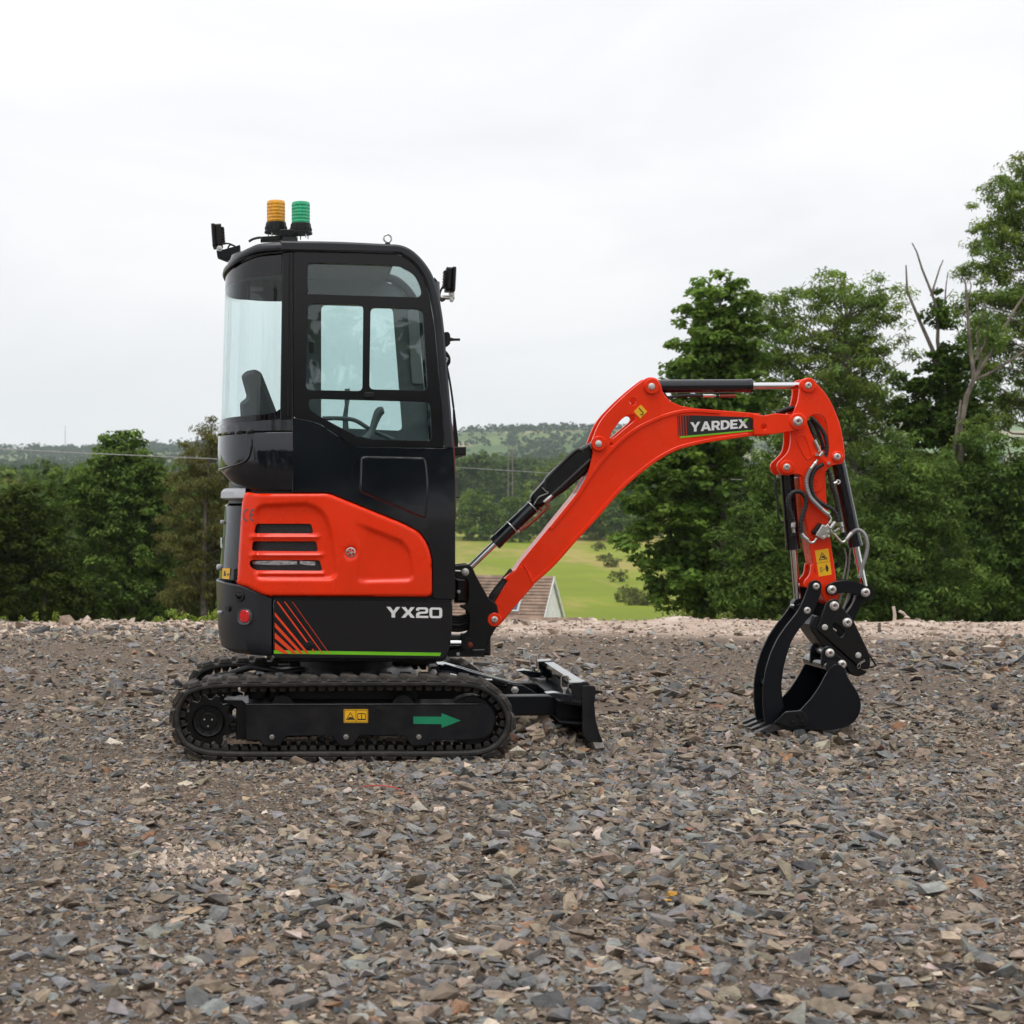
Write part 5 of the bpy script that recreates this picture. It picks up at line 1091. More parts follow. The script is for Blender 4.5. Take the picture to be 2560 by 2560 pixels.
# ---- roof furniture
br_ = box('beacon_bracket', W(722, 588, 7.95), 0.085, 0.14, 0.035, 'charcoal_matt', exc, 0.004)
def beacon(px, top, lens_b, base_b, fl, Y, mat):
    k = Y / FPX; c = W(px, fl, Y); h = lambda py: (fl - py) * k
    base = lathe('beacon', [(0, 29 * k), (0.008, 29 * k), (0.010, 27 * k), (h(base_b), 26.5 * k), (h(lens_b) - 0.002, 25 * k), (h(lens_b), 24 * k), (h(lens_b) + 0.001, 18 * k)], c, (0, 0, 1), 'plastic', exc, 32)
    V, F = [], []; n = 72; rows = []
    hl = h(top) - h(lens_b)
    for i in range(13):
        u = i / 12; rows.append((h(lens_b) + hl * 0.92 * u, (23.2 if i % 2 else 22.4) * k))
    rows += [(h(lens_b) + hl * 0.97, 21.5 * k), (h(top), 18.5 * k)]
    for z, r_ in rows:
        for j in range(n): a = 2 * math.pi * j / n; q = r_ * (1.0 if j % 2 else 0.972); V.append(c + Vector((math.cos(a) * q, math.sin(a) * q, z)))
    for i in range(len(rows) - 1):
        for j in range(n): F.append((i * n + j, i * n + (j + 1) % n, (i + 1) * n + (j + 1) % n, (i + 1) * n + j))
    F.append(tuple((len(rows) - 1) * n + j for j in range(n)))
    mesh_obj('beacon_lens', V, F, mat, base, 0)
    lathe('lamp_core', [(h(lens_b) - 0.002, 10 * k), (h(top) - 0.02, 10 * k), (h(top) - 0.016, 6 * k)], c, (0, 0, 1), 'white_print', base, 16)
    for j in range(18):
        a = 2 * math.pi * j / 18; box('cooling_fin', c + Vector((math.cos(a) * 26.8 * k, math.sin(a) * 26.8 * k, (h(base_b) + 0.008) * 0.55)), 0.004, 0.005, 0.014, 'ink', base, 0, Matrix.Rotation(a + math.pi / 2, 3, 'Z'))
    for a in (0.4, 1.6, 2.9, 4.2, 5.4): tube('mount_stud', [c + Vector((math.cos(a) * 20 * k, math.sin(a) * 20 * k, -0.02)), c + Vector((math.cos(a) * 20 * k, math.sin(a) * 20 * k, 0.0))], 0.003, 'zinc', base, 6)
    return base
tag(beacon(690, 502, 556, 566, 583, 8.0, 'amber_lens'), 'amber flashing beacon on the cab roof'); tag(beacon(752, 505, 559, 570, 586, 7.92, 'green_lens'), 'green flashing beacon on the cab roof')
tube('beacon_cable', [W(px, py, 7.98) for px, py in catmull([(702, 588), (690, 592), (670, 597), (650, 594), (632, 598), (622, 604)], 5)], 0.006, 'hose', exc, 8)
plate('wiring_block', fillet([(655, 591), (706, 588), (706, 600), (650, 602)], 3), 7.9, 7.96, 'plastic', exc)
def work_lamp(px0, px1, py0, py1, Y, face, tilt):
    k = Y / FPX; h = (py1 - py0) * k; w_ = (px1 - px0) * k; c = W((px0 + px1) / 2, (py0 + py1) / 2, Y)
    M = Matrix.Rotation(tilt, 3, 'Y'); o = box('work_lamp', c, w_ * 0.55, 0.10, h, 'plastic', exc, 0.008, M)
    box('lamp_bezel', c + M @ Vector((face * w_ * 0.36, 0, 0)), w_ * 0.28, 0.112, h * 1.04, 'black_paint', o, 0.005, M)
    box('lamp_glass', c + M @ Vector((face * w_ * 0.505, 0, 0)), 0.004, 0.09, h * 0.86, 'chrome', o, 0, M)
    for j in range(6): box('heat_sink_fin', c + M @ Vector((-face * w_ * 0.36, 0, (j - 2.5) * h * 0.13)), w_ * 0.26, 0.08, h * 0.05, 'black_paint', o, 0.001, M)
    return o
tag(work_lamp(531, 562, 563, 618, 8.1, -1, R(-4)), 'black rear work lamp above the curved glass'); tag(work_lamp(1107, 1137, 671, 729, 7.85, 1, R(3)), 'black front work lamp on the front pillar')
plate('lamp_bracket', [(541, 626), (560, 623), (600, 612), (600, 624), (566, 650), (543, 641)], 8.05, 8.13, 'charcoal_matt', exc)
tube('lamp_cable', [W(px, py, 8.08) for px, py in catmull([(562, 608), (575, 610), (588, 616), (576, 612), (570, 622), (580, 625)], 5)], 0.004, 'hose', exc, 6)
bolt((549, 621), 8.05, 0.010, exc, 'zinc')
tube('lamp_stalk', [W(1098, 744, 7.85), W(1136, 744, 7.85)], 0.010, 'zinc', exc, 10); bolt((1129, 735), 7.84, 0.010, exc); bolt((1129, 750), 7.84, 0.008, exc)
tube('lamp_cable', [W(px, py, 7.83) for px, py in catmull([(1112, 712), (1104, 722), (1099, 738), (1104, 752), (1112, 748)], 5)], 0.005, 'hose', exc, 6)
plate('lamp_backplate', fillet([(1086, 692), (1096, 705), (1102, 752), (1096, 748), (1088, 715)], 2), 7.78, 7.9, 'plastic', exc)
def ring_data(c, r_, rr, nrm, n=24, m=8):
    pts = []; u, v = frame_of(Vector(nrm)); V, F = [], []
    for i in range(n):
        a = 2 * math.pi * i / n; d = u * math.cos(a) + v * math.sin(a)
        for j in range(m): b = 2 * math.pi * j / m; V.append(Vector(c) + d * (r_ + rr * math.cos(b)) + Vector(nrm) * (rr * math.sin(b)))
    for i in range(n):
        for j in range(m): F.append((i * m + j, i * m + (j + 1) % m, ((i + 1) % n) * m + (j + 1) % m, ((i + 1) % n) * m + j))
    return V, F
V, F = ring_data(W(969, 596, 7.75), 0.018, 0.0045, Vector((0.15, -1, 0)).normalized()); mesh_obj('lifting_eye', V, F, 'zinc', exc, 60)
lathe('eye_collar', [(0, 0.014), (0.008, 0.012), (0.012, 0.007)], W(969, 612, 7.75), (0, 0, 1), 'charcoal_matt', exc, 14)
# mirror bracket and wiper on the front
plate('mirror_bracket', fillet([(1109, 832), (1120, 832), (1124, 840), (1124, 862), (1112, 869)], 3), 7.66, 7.74, 'plastic', exc, ref=7.7)
tube('mirror_arm', [W(1120, 848, 7.7), W(1135, 849, 7.7), W(1150, 849, 7.7)], [0.012, 0.006, 0.006], 'plastic', exc, 8)
tube('grab_handle', [W(px, py, 7.72) for px, py in catmull([(1113, 880), (1121, 892), (1122, 905), (1116, 915)], 4)], 0.008, 'plastic', exc, 8)
bolt((1117, 898), 7.7, 0.005, exc)
wiper = tube('wiper_arm', [W(px, py, 7.85) for px, py in catmull([(1117, 915), (1122, 940), (1128, 975), (1134, 1020)], 4)], 0.005, 'plastic', exc, 6)
plate('wiper_blade', fillet([(1133, 1018), (1137, 1022), (1146, 1100), (1145, 1122), (1135, 1126), (1134, 1090)], 2), 7.84, 7.87, 'plastic', wiper)
lathe('wiper_motor', [(-0.009, 0.009), (0.009, 0.009)], W(1141, 1131, 7.86), (1, 0, 0), 'plastic', wiper, 12)
box('door_stop', W(1143, 1244, 7.7), 0.022, 0.02, 0.008, 'plastic', exc, 0.002)

# ------------------------------------------------------------------ tracks
TY0, TW, GAUGE = 7.50, 0.23, 0.98
outer_px = catmull([(441, 1836), (434, 1800), (441, 1760), (463, 1729), (500, 1714), (560, 1707), (700, 1705), (900, 1703), (1080, 1703), (1180, 1707), (1228, 1724), (1262, 1757), (1279, 1800), (1271, 1840), (1240, 1874), (1190, 1890), (1080, 1893), (900, 1893), (700, 1894), (560, 1893), (500, 1886), (460, 1866)], 6, True)
to = [Vector(XZ(p, TY0)) for p in outer_px]
if area2(to) < 0: to = to[::-1]
ti = [Vector(p) for p in offset_loop([tuple(p) for p in to], 0.024)]
def along(loop, s):
    n = len(loop); L_ = [(loop[(i + 1) % n] - loop[i]).length for i in range(n)]; T = sum(L_); s = s % T
    for i in range(n):
        if s <= L_[i]: d = (loop[(i + 1) % n] - loop[i]).normalized(); return loop[i] + d * s, d
        s -= L_[i]
    return loop[0], (loop[1] - loop[0]).normalized()
perim = sum((to[(i + 1) % len(to)] - to[i]).length for i in range(len(to)))
V, F = plate_data([tuple(p) for p in to], [[tuple(p) for p in ti]], TY0, TY0 + TW, 0.007)
track = mesh_obj('track', V, F, 'rubber', exc, 40)
# tread lugs: chunky blocks, two staggered rows
nl = 38
lv = []
for (x, y, z) in [(-.036, 0, 0), (.036, 0, 0), (.044, .118, 0), (-.014, .118, 0), (-.024, .006, .023), (.024, .006, .023), (.034, .112, .023), (-.006, .112, .023)]: lv.append((x, y, z))
LFc = [(0, 1, 2, 3), (4, 5, 6, 7), (0, 1, 5, 4), (1, 2, 6, 5), (2, 3, 7, 6), (3, 0, 4, 7)]
lug_me = []
for mir in (0, 1):
    me = bpy.data.meshes.new('lug'); bm = bmesh.new(); vs_ = [bm.verts.new((x, (y if not mir else TW - y), z)) for x, y, z in lv]
    for f in LFc: bm.faces.new([vs_[i] for i in f])
    bmesh.ops.recalc_face_normals(bm, faces=bm.faces); bmesh.ops.bevel(bm, geom=bm.edges[:], offset=0.003, segments=1, affect='EDGES'); bm.to_mesh(me); bm.free(); me.materials.append(MATS['lug_rubber']); lug_me.append(me)
def put(name, me, p, d, nrm_sign, y, parent):
    o = bpy.data.objects.new(name, me); t = Vector((d.x, 0, d.y)); n = Vector((d.y, 0, -d.x)) * nrm_sign
    M = Matrix((t, Vector((0, 1, 0)), n)).transposed().to_4x4(); M.translation = Vector((p.x, y, p.y)); o.matrix_local = M
    COL.objects.link(o); o.parent = parent; return o
for k in range(nl):
    for mir in (0, 1):
        p, d = along(to, perim * (k + 0.3 * mir) / nl); put('lug', lug_me[mir], p - Vector((d.y, -d.x)) * 0.002, d, 1, TY0, track)
bm = bmesh.new(); g = bmesh.ops.create_cube(bm, size=1)
for v in g['verts']: v.co = (v.co.x * (0.026 if v.co.z > 0 else 0.034), v.co.y * 0.15 + TW / 2, (v.co.z + 0.5) * 0.024)
bmesh.ops.bevel(bm, geom=bm.edges[:], offset=0.003, segments=1, affect='EDGES'); gm = bpy.data.meshes.new('guide_lug'); bm.to_mesh(gm); bm.free(); gm.materials.append(MATS['rubber'])
perim_i = sum((ti[(i + 1) % len(ti)] - ti[i]).length for i in range(len(ti)))
for k in range(74):
    p, d = along(ti, perim_i * k / 74); put('guide_lug', gm, p, d, -1, TY0, track)
# frame, sprocket, idler, rollers
fr_px = [(614, 1761), (1212, 1760), (1232, 1772), (1240, 1800), (1232, 1832), (1210, 1848), (1150, 1852), (1085, 1852), (1068, 1866), (1030, 1866), (1012, 1840), (898, 1840), (882, 1866), (848, 1866), (830, 1840), (715, 1842), (700, 1866), (662, 1866), (650, 1853), (614, 1853)]
tf = plate('track_frame', fillet(fr_px, 5, 3), TY0 + 0.012, TY0 + 0.20, 'charcoal_dusty', exc, ref=TY0, b=0.004)
YTF = TY0 + 0.0115
plate('frame_seam', [(614, 1760.5), (1212, 1759.5), (1212, 1762.5), (614, 1763.5)], YTF - 0.002, YTF + 0.004, 'charcoal', tf, b=0.0005)
for px in (680, 865, 1047): bolt((px, 1842), YTF, 0.0085, tf, 'zinc', h=0.012)
lathe('frame_hole', [(0.0, 0.026), (0.0012, 0.026), (0.0014, 0.022), (-0.004, 0.021), (-0.004, 0.001)], W(946, 1786, YTF), (0, -1, 0), 'black_paint', tf, 20)
stk = plate('warning_sticker', fillet([(859.5, 1773), (920, 1773), (920, 1807), (859.5, 1807)], 1.5, 2), YTF - 0.001, YTF, 'yellow', tf, b=0)
def sym(poly, Y, parent, name='sticker_symbol', mat='ink', holes=()): return plate(name, poly, Y - 0.0007, Y - 0.0001, mat, parent, holes, b=0)
YK = YTF - 0.001
sym([(861, 1774.5), (918.5, 1774.5), (918.5, 1805.5), (861, 1805.5)], YK, tf, holes=[[(862.2, 1775.7), (889.3, 1775.7), (889.3, 1804.3), (862.2, 1804.3)], [(890.5, 1775.7), (917.3, 1775.7), (917.3, 1804.3), (890.5, 1804.3)]])
sym([(876, 1780), (887.5, 1800), (864.5, 1800)], YK, tf, holes=[[(876, 1783), (885, 1798.6), (867, 1798.6)]])
sym([(869, 1796), (876, 1792), (884, 1794.5), (884, 1797.5), (869, 1798)], YK, tf)
sym([(893.5, 1784), (903, 1782), (904, 1784), (905, 1782), (914.5, 1784), (914.5, 1800), (893.5, 1800)], YK, tf, holes=[[(895, 1785.5), (903, 1784), (903, 1797), (895, 1797)], [(905, 1784), (913, 1785.5), (913, 1797), (905, 1797)]])
plate('direction_arrow', [(1033.5, 1791.5), (1104, 1792), (1104, 1783), (1152, 1801.5), (1104, 1820), (1104, 1810.5), (1033.5, 1809.5)], YTF - 0.0009, YTF, 'green_print', tf, b=0)
for px in (707, 1008): lathe('carrier_roller', [(-0.05, 0.050), (0.0, 0.050), (0.004, 0.046)], W(px, 1764, TY0 + 0.05), (0, -1, 0), 'black_paint', tf, 26)
for px in (680, 865, 1047): lathe('track_roller', [(-0.12, 0.052), (-0.005, 0.052), (0.0, 0.046)], W(px, 1842, TY0 + 0.03), (0, -1, 0), 'black_paint', tf, 26)
idl = lathe('idler_wheel', [(-0.13, 0.112), (-0.02, 0.112), (-0.015, 0.108), (-0.015, 0.085), (-0.03, 0.08), (-0.03, 0.01)], W(1180, 1802, TY0 + 0.04), (0, -1, 0), 'black_paint', tf, 40)
spc = W(521, 1803, TY0 + 0.05); steeth = []
for k in range(44): a = 2 * math.pi * k / 44; r_ = 0.118 if k % 4 in (0, 1) else 0.097; steeth.append((spc.x + math.cos(a) * r_, spc.z + math.sin(a) * r_))
V, F = plate_data(steeth, [[(spc.x + math.cos(a) * 0.06, spc.z + math.sin(a) * 0.06) for a in np.linspace(0, 6.283, 24, endpoint=False)]], TY0 + 0.06, TY0 + 0.10, 0.003); spk = mesh_obj('drive_sprocket', V, F, 'black_paint', exc, 30)
lathe('hub_motor', [(-0.08, 0.075), (0.0, 0.075), (0.012, 0.070), (0.016, 0.066), (0.014, 0.062), (0.014, 0.04), (0.018, 0.036), (0.018, 0.002)], spc, (0, -1, 0), 'black_paint', spk, 36)
for k in range(9): a = 2 * math.pi * k / 9; bolt(tuple(spc + Vector((math.cos(a) * 0.053, -0.013, math.sin(a) * 0.053))), 0, 0.004, spk, 'black_paint', h=0.006)
for k in range(3): a = 2 * math.pi * k / 3 + 0.5; bolt(tuple(spc + Vector((math.cos(a) * 0.02, -0.016, math.sin(a) * 0.02))), 0, 0.004, spk, 'pin', h=0.005)
rsm = random.Random(2)
def mud_strip(x0, x1, py, Y, parent, amp=3.0):
    top = [(x, py - amp * (0.4 + rsm.random())) for x in np.arange(x0, x1, 3.5)]; plate('mud', top + [(x1, py + 2), (x0, py + 2)], Y, Y + 0.05, 'mud', parent, b=0.001)
mud_strip(568, 652, 1858, TY0 + 0.02, tf, 6); mud_strip(712, 770, 1846, TY0 + 0.03, tf, 4)
plate('scuffed_edge', [(566, 1741), (585, 1743), (600, 1739), (612, 1742), (620, 1740), (622, 1757), (616, 1760), (605, 1750), (585, 1750)], TY0 + 0.06, TY0 + 0.09, 'trim_grey', tf, b=0.002)
plate('frame_block', [(560, 1750), (622, 1752), (614, 1850), (590, 1850), (590, 1770)], TY0 + 0.07, TY0 + 0.18, 'black_paint', tf, b=0.004)
# the far track is a copy one gauge width away
def copy_part(o, off):
    c = o.copy(); COL.objects.link(c); c.location = c.location + Vector(off)
    for ch in list(o.children):
        if ch.name.startswith(('warning', 'sticker', 'direction', 'mud')): continue
        d = ch.copy(); COL.objects.link(d); d.parent = c
    return c
for o in (track, tf, spk): copy_part(o, (0, GAUGE, 0))
# undercarriage: cross frame, slew ring, hoses
box('cross_frame', (xpx(850) + 0.02, YC, zpx(1745)), 0.72, GAUGE - 0.2, 0.13, 'black_paint', exc, 0.02)
sr = lathe('slew_ring', [(zpx(1722), 0.20), (zpx(1690), 0.20), (zpx(1689), 0.225), (zpx(1668), 0.225), (zpx(1667), 0.215), (zpx(1646), 0.215)], (xpx(855) + 0.03, YC, 0), (0, 0, 1), 'black_paint', exc, 48)
for k in range(24): a = 2 * math.pi * k / 24; bolt((xpx(855) + 0.03 + math.cos(a) * 0.228, YC + math.sin(a) * 0.228, zpx(1660)), 0, 0.006, sr, 'pin', d=(math.cos(a), math.sin(a), 0), h=0.008)
tube('travel_hose', [(xpx(560), 8.3, zpx(1720)), (xpx(620), 8.25, zpx(1700)), (xpx(700), 8.2, zpx(1712)), (xpx(790), 8.15, zpx(1700))], 0.016, 'hose', exc, 10)
tube('axle_tube', [(xpx(640), TY0 + 0.2, zpx(1735)), (xpx(640), TY0 + GAUGE, zpx(1735))], 0.035, 'black_paint', exc, 16)
tube('axle_tube', [(xpx(1010), TY0 + 0.2, zpx(1740)), (xpx(1010), TY0 + GAUGE, zpx(1740))], 0.035, 'black_paint', exc, 16)
tube('grease_fitting', [(xpx(690), 8.2, zpx(1690)), (xpx(720), 8.2, zpx(1690))], 0.013, 'zinc', exc, 10)
plate('motor_cover', fillet([(500, 1716), (530, 1696), (575, 1690), (640, 1700), (640, 1720)], 6), 8.2, 8.45, 'black_paint', exc, ref=8.2)
box('base_plate', (xpx(900), YC, zpx(1652)), 0.72, 0.86, 0.02, 'black_paint', exc, 0.004)

# ------------------------------------------------------------------ blade
BY0, BY1 = 7.52, 8.68
def bm_strip(pts, y0, y1, th):
    """curved plate across the machine: profile in photo px on the near plane, th in metres along +x"""
    P = [Vector(XZ(p, BY0)) for p in pts]; L1 = [tuple(p) for p in P]; Lp = offset_loop(L1 + [(p.x - 5, p.y) for p in reversed(P)], 0)[:len(P)]
    lp = [tuple(p) for p in P] + [(p.x + th, p.y) for p in reversed(P)]; return plate_data(lp, [], y0, y1, 0.002)
prof = catmull(ZB([(1690, 440), (1680, 520), (1680, 620), (1695, 720), (1735, 820), (1800, 890)]), 4)
V, F = bm_strip(prof, BY0 + 0.01, BY1 - 0.01, 0.010); blade = mesh_obj('dozer_blade', V, F, 'charcoal_dusty', exc, 40)
endp = fillet(ZB([(1660, 432), (1762, 432), (1772, 470), (1758, 570), (1768, 700), (1800, 820), (1832, 890), (1700, 882), (1664, 810)]), 5, 3)
for y in (BY0, BY1 - 0.012): plate('end_plate', endp, y, y + 0.012, 'charcoal_dusty', blade, ref=BY0, b=0.002)
tb = ZB([(1590, 396), (1670, 392), (1700, 428), (1690, 470), (1610, 470), (1585, 430)]); plate('top_bar', tb, BY0 + 0.09, BY1 - 0.09, 'charcoal', blade, ref=BY0 + 0.09, b=0.004)
plate('cutting_edge', ZB([(1745, 880), (1830, 885), (1840, 935), (1770, 945)]), BY0 + 0.01, BY1 - 0.01, 'pin', blade, ref=BY0, b=0.002)
for py in (560, 715): plate('blade_rib', ZB([(1480, py), (1665, py + 12), (1670, py + 34), (1480, py + 14)]), BY0 + 0.03, BY1 - 0.03, 'charcoal_matt', blade, ref=BY0 + 0.05, b=0.002)
plate('blade_gusset', ZB([(1470, 560), (1665, 590), (1665, 800), (1580, 780), (1480, 700)]), 7.70, 7.712, 'charcoal_matt', blade, ref=7.6, b=0.002)
for y, pxo in ((BY0 + 0.012, 0), (BY1 - 0.10, 0)):
    plate('folding_box', fillet(ZB([(1562, 400), (1700, 394), (1725, 430), (1725, 540), (1660, 560), (1600, 540), (1565, 470)]), 6, 3), y, y + 0.085, 'charcoal', blade, ref=BY0 + 0.03, b=0.004)
    plate('hinge_plate', ZB([(1370, 492), (1430, 486), (1560, 500), (1605, 530), (1560, 556), (1490, 556)]), y + 0.0, y + 0.085, 'charcoal', blade, ref=BY0 + 0.03, b=0.003)
    c = Vector((*XZ(ZB([(1522, 500)])[0], BY0 + 0.03), 0)); yy = y + 0.03
    lathe('lock_pin', [(-0.01, 0.009), (0.02, 0.009), (0.021, 0.013), (0.028, 0.013)], (c.x, yy, c.y - 0.005), (0, 0, 1), 'zinc', blade, 14)
    tube('pin_handle', [Vector((c.x + a, yy, c.y + b)) for a, b in [(-0.016, 0.03), (-0.016, 0.075), (-0.010, 0.082), (0.012, 0.082), (0.018, 0.075), (0.016, 0.03), (0.0, 0.026), (-0.016, 0.03)]], 0.0035, 'zinc', blade, 6)
for ya in (7.79, 8.36): plate('blade_arm', fillet(ZB([(880, 515), (1400, 512), (1470, 545), (1490, 600), (1480, 660), (1390, 672), (880, 678)]), 8, 3), ya, ya + 0.075, 'charcoal_matt', blade, ref=7.79, b=0.005)
box('arm_crossbar', W(1405, 1764, 7.79) + Vector((0, 0.32, 0.0)), 0.06, 0.60, 0.08, 'charcoal_matt', blade, 0.004)
bc0, bc1 = W(1100, 1668, 8.1), W(1288, 1722, 8.1)
tube('blade_cylinder', [bc0.lerp(bc1, 0.18), bc0.lerp(bc1, 0.93)], 0.030, 'charcoal', exc, 20); tube('blade_rod', [bc0, bc0.lerp(bc1, 0.2)], 0.016, 'chrome', exc, 14)
plate('cylinder_guard', ZB([(500, 262), (560, 258), (860, 345), (1070, 400), (1050, 425), (700, 345), (520, 320)]), 8.03, 8.17, 'charcoal', exc, b=0.004)
for y in (8.05, 8.13): plate('cylinder_lug', fillet(ZB([(1065, 410), (1130, 425), (1180, 430), (1300, 497), (1050, 505), (1035, 470)]), 5), y, y + 0.016, 'charcoal_matt', exc, ref=8.05, b=0.002)
bolt(ZB([(1118, 465)])[0], 8.05, 0.013, exc, 'pin'); bolt(ZB([(465, 325)])[0], 8.02, 0.012, exc, 'pin')
plate('cylinder_bracket', fillet(ZB([(440, 280), (500, 275), (530, 330), (520, 390), (430, 390)]), 4), 8.03, 8.17, 'black_paint', exc, b=0.003)
tube('blade_hose', [W(px, py, 7.98) for px, py in catmull([(1105, 1683), (1140, 1688), (1150, 1694), (1230, 1700)], 4)], 0.006, 'zinc', exc, 8)

# ------------------------------------------------------------------ swing bracket
YB = 8.13                                                           # boom centre plane
ks = plate('swing_bracket', fillet(ZP([(215, 330), (440, 300), (500, 370), (545, 480), (740, 830), (860, 900), (910, 1190), (840, 1275), (700, 1540), (672, 1700), (120, 1705), (130, 1600), (300, 1560), (310, 1380), (420, 1330), (440, 1230), (440, 1050), (400, 1000), (310, 960), (300, 920), (400, 915), (430, 800), (420, 540), (225, 520)]), 9, 3), YB - 0.095, YB - 0.065, 'black_paint', exc, b=0.004)
plate('bracket_cheek', fillet(ZP([(430, 560), (560, 520), (740, 830), (860, 900), (910, 1190), (840, 1275), (700, 1540), (672, 1700), (500, 1700), (500, 1350), (440, 1230)]), 9, 3), YB + 0.065, YB + 0.095, 'black_paint', ks, ref=YB - 0.095, b=0.004)
box('bracket_web', W(1200, 1600, YB) + Vector((0, 0, 0.01)), 0.09, 0.14, 0.16, 'black_paint', ks, 0.01)
plate('bracket_top', fillet(ZP([(215, 330), (440, 300), (500, 370), (480, 520), (225, 520)]), 6), YB + 0.05, YB + 0.08, 'black_paint', ks, ref=YB - 0.095)
box('pivot_post', W(1150, 1475, YB), 0.055, 0.12, 0.12, 'black_paint', ks, 0.012)
for zz in (1405, 1500): pass
kp = plate('king_post', fillet(ZP([(-80, 1360), (180, 1380), (320, 1385), (500, 1385), (510, 1590), (120, 1600), (-80, 1600)]), 6), YB - 0.06, YB + 0.06, 'black_paint', exc, b=0.01)
lathe('king_pin', [(0, 0.042), (0.012, 0.042), (0.016, 0.034)], W(1172, 1590, YB - 0.01), (0, 0, 1), 'zinc', kp, 24)
tube('swing_rod', [W(1118, 1608, YB - 0.1), W(1152, 1608, YB - 0.1)], 0.016, 'chrome', exc, 16)
lathe('swing_eye', [(-0.02, 0.03), (0.02, 0.03)], W(1168, 1610, YB - 0.1), (0, -1, 0), 'black_paint', ks, 20); bolt((1175, 1612), YB - 0.12, 0.010, ks, 'rust_red'); bolt((1145, 1635), YB - 0.1, 0.006, ks, 'pin')
plate('lower_lug', ZP([(120, 1600), (680, 1590), (670, 1705), (120, 1705)]), YB - 0.10, YB + 0.08, 'black_paint', ks, b=0.004)
pinhead('pin', (1163, 1430), YB - 0.095, 0.0185, ks, False, 0.008); tube('pin_keeper', [W(1138, 1427, YB - 0.1), W(1151, 1428, YB - 0.1)], 0.005, 'zinc', ks, 8)
bolt((1147, 1479), YB - 0.07, 0.006, ks)
for k in range(6):
    py = 1540 + k * 7; ribbed('swivel_hose', [W(px, q, YB - 0.03 + 0.02 * (k % 3)) for px, q in catmull([(1125, py), (1145, py + 2), (1165, py - 2), (1195, py - 12 - k)], 5)], 0.0085, 0.0070, 0.010, 'hose', exc)

# ------------------------------------------------------------------ boom
bw = 0.075
box_top = [(1218, 1545), (1222, 1534), (1300, 1408), (1372, 1320), (1442, 1233), (1470, 1190), (1500, 1150), (1545, 1102), (1590, 1068), (1640, 1043), (1690, 1027), (1735, 1022), (1800, 1026), (1901, 1034)]
box_bot = [(1901, 1085), (1871, 1091), (1772, 1106), (1700, 1123), (1650, 1148), (1600, 1185), (1550, 1230), (1490, 1299), (1440, 1353), (1385, 1415), (1330, 1464), (1262, 1548), (1250, 1562), (1236, 1567), (1222, 1560)]
ct_, cb_ = box_top[:2] + catmull(box_top[2:], 5), catmull(box_bot[:-4], 5) + box_bot[-4:]
boom = plate('boom', ct_ + cb_, YB - bw, YB + bw, 'orange', exc, b=0.003)
def flange(path, w_px, y0, y1, ref, up):
    P = [Vector(XZ(p, ref)) for p in path]; Q = []
    for i, p in enumerate(P):
        t = (P[min(i + 1, len(P) - 1)] - P[max(i - 1, 0)]).normalized(); n = Vector((-t.y, t.x)) * up; Q.append(p + n * w_px * ref / FPX)
    return [tuple(p) for p in P] + [tuple(q) for q in reversed(Q)]
for nm, path, up in (('top_flange', catmull(box_top[3:-1], 5), -1), ('bottom_flange', catmull(box_bot[1:-4], 5), -1)):
    V, F = plate_data(flange(path, 9, YB - bw, 0, YB - bw, up), [], YB - bw - 0.007, YB + bw + 0.007, 0.0025); mesh_obj(nm, V, F, 'orange', boom, 40)
gus = [(1444, 1231), (1468, 1190), (1480, 1145), (1482, 1128), (1479, 1110), (1482, 1096), (1502, 1052), (1536, 1013), (1574, 978), (1608, 951), (1620, 944), (1634, 944), (1646, 951), (1653, 966), (1658, 982), (1676, 1003), (1702, 1015), (1745, 1022), (1690, 1032), (1640, 1048), (1590, 1073), (1545, 1107), (1500, 1155), (1470, 1195)]
kid = catmull(ZU([(1368, 622), (1395, 560), (1465, 475), (1530, 442), (1572, 452), (1562, 490), (1480, 560), (1395, 630)]), 4, True)
for y in (YB - bw - 0.004, YB + bw - 0.021):
    plate('boom_bracket', catmull(gus[1:17], 4) + gus[17:] + gus[:1], y, y + 0.025, 'orange', boom, [kid, circ(ZU([(1553, 335)])[0], 8.5), circ(ZU([(1377, 677)])[0], 4)], ref=YB - bw, b=0.0025)
for p, r_ in (((1496, 1109), 19), ((1629, 966), 20)): boss(p, r_, YB - bw - 0.004, 0.014, 'orange', boom); pinhead('pin', p, YB - bw - 0.018, 0.0165, boom, False, 0.006)
# foot: welded doubler, eye and bolt
plate('foot_plate', [(1222, 1534), (1286, 1428), (1302, 1415), (1326, 1432), (1335, 1462), (1262, 1546), (1250, 1552)], YB - bw - 0.006, YB + bw + 0.006, 'orange', boom, b=0.003)
for y in (YB - bw - 0.012,): boss((1236, 1549), 17.5, y, 0.012, 'orange', boom); pinhead('pin', (1236, 1549), y - 0.012, 0.0165, boom, True, 0.008)
lathe('foot_eye', [(0, 0.034), (2 * bw + 0.02, 0.034)], W(1236, 1549, YB - bw - 0.012), (0, 1, 0), 'orange', boom, 28)
plate('weld_seam', [(1309, 1413), (1315, 1415), (1334, 1455), (1329, 1458)], YB - bw - 0.0085, YB - bw, 'orange', boom, b=0.001)
plate('step_block', ZU([(520, 1760), (600, 1690), (612, 1712), (540, 1780)]), YB - bw + 0.02, YB + bw - 0.02, 'orange', boom, b=0.003)
tube('boom_hose', [W(px, py, YB - 0.02) for px, py in catmull([(1225, 1520), (1240, 1490), (1262, 1462), (1283, 1430)], 4)], 0.014, 'hose', exc, 10)
tube('boom_hose', [W(px, py, YB + 0.02) for px, py in catmull([(1218, 1515), (1232, 1486), (1256, 1455), (1280, 1425)], 4)], 0.014, 'hose', exc, 10)
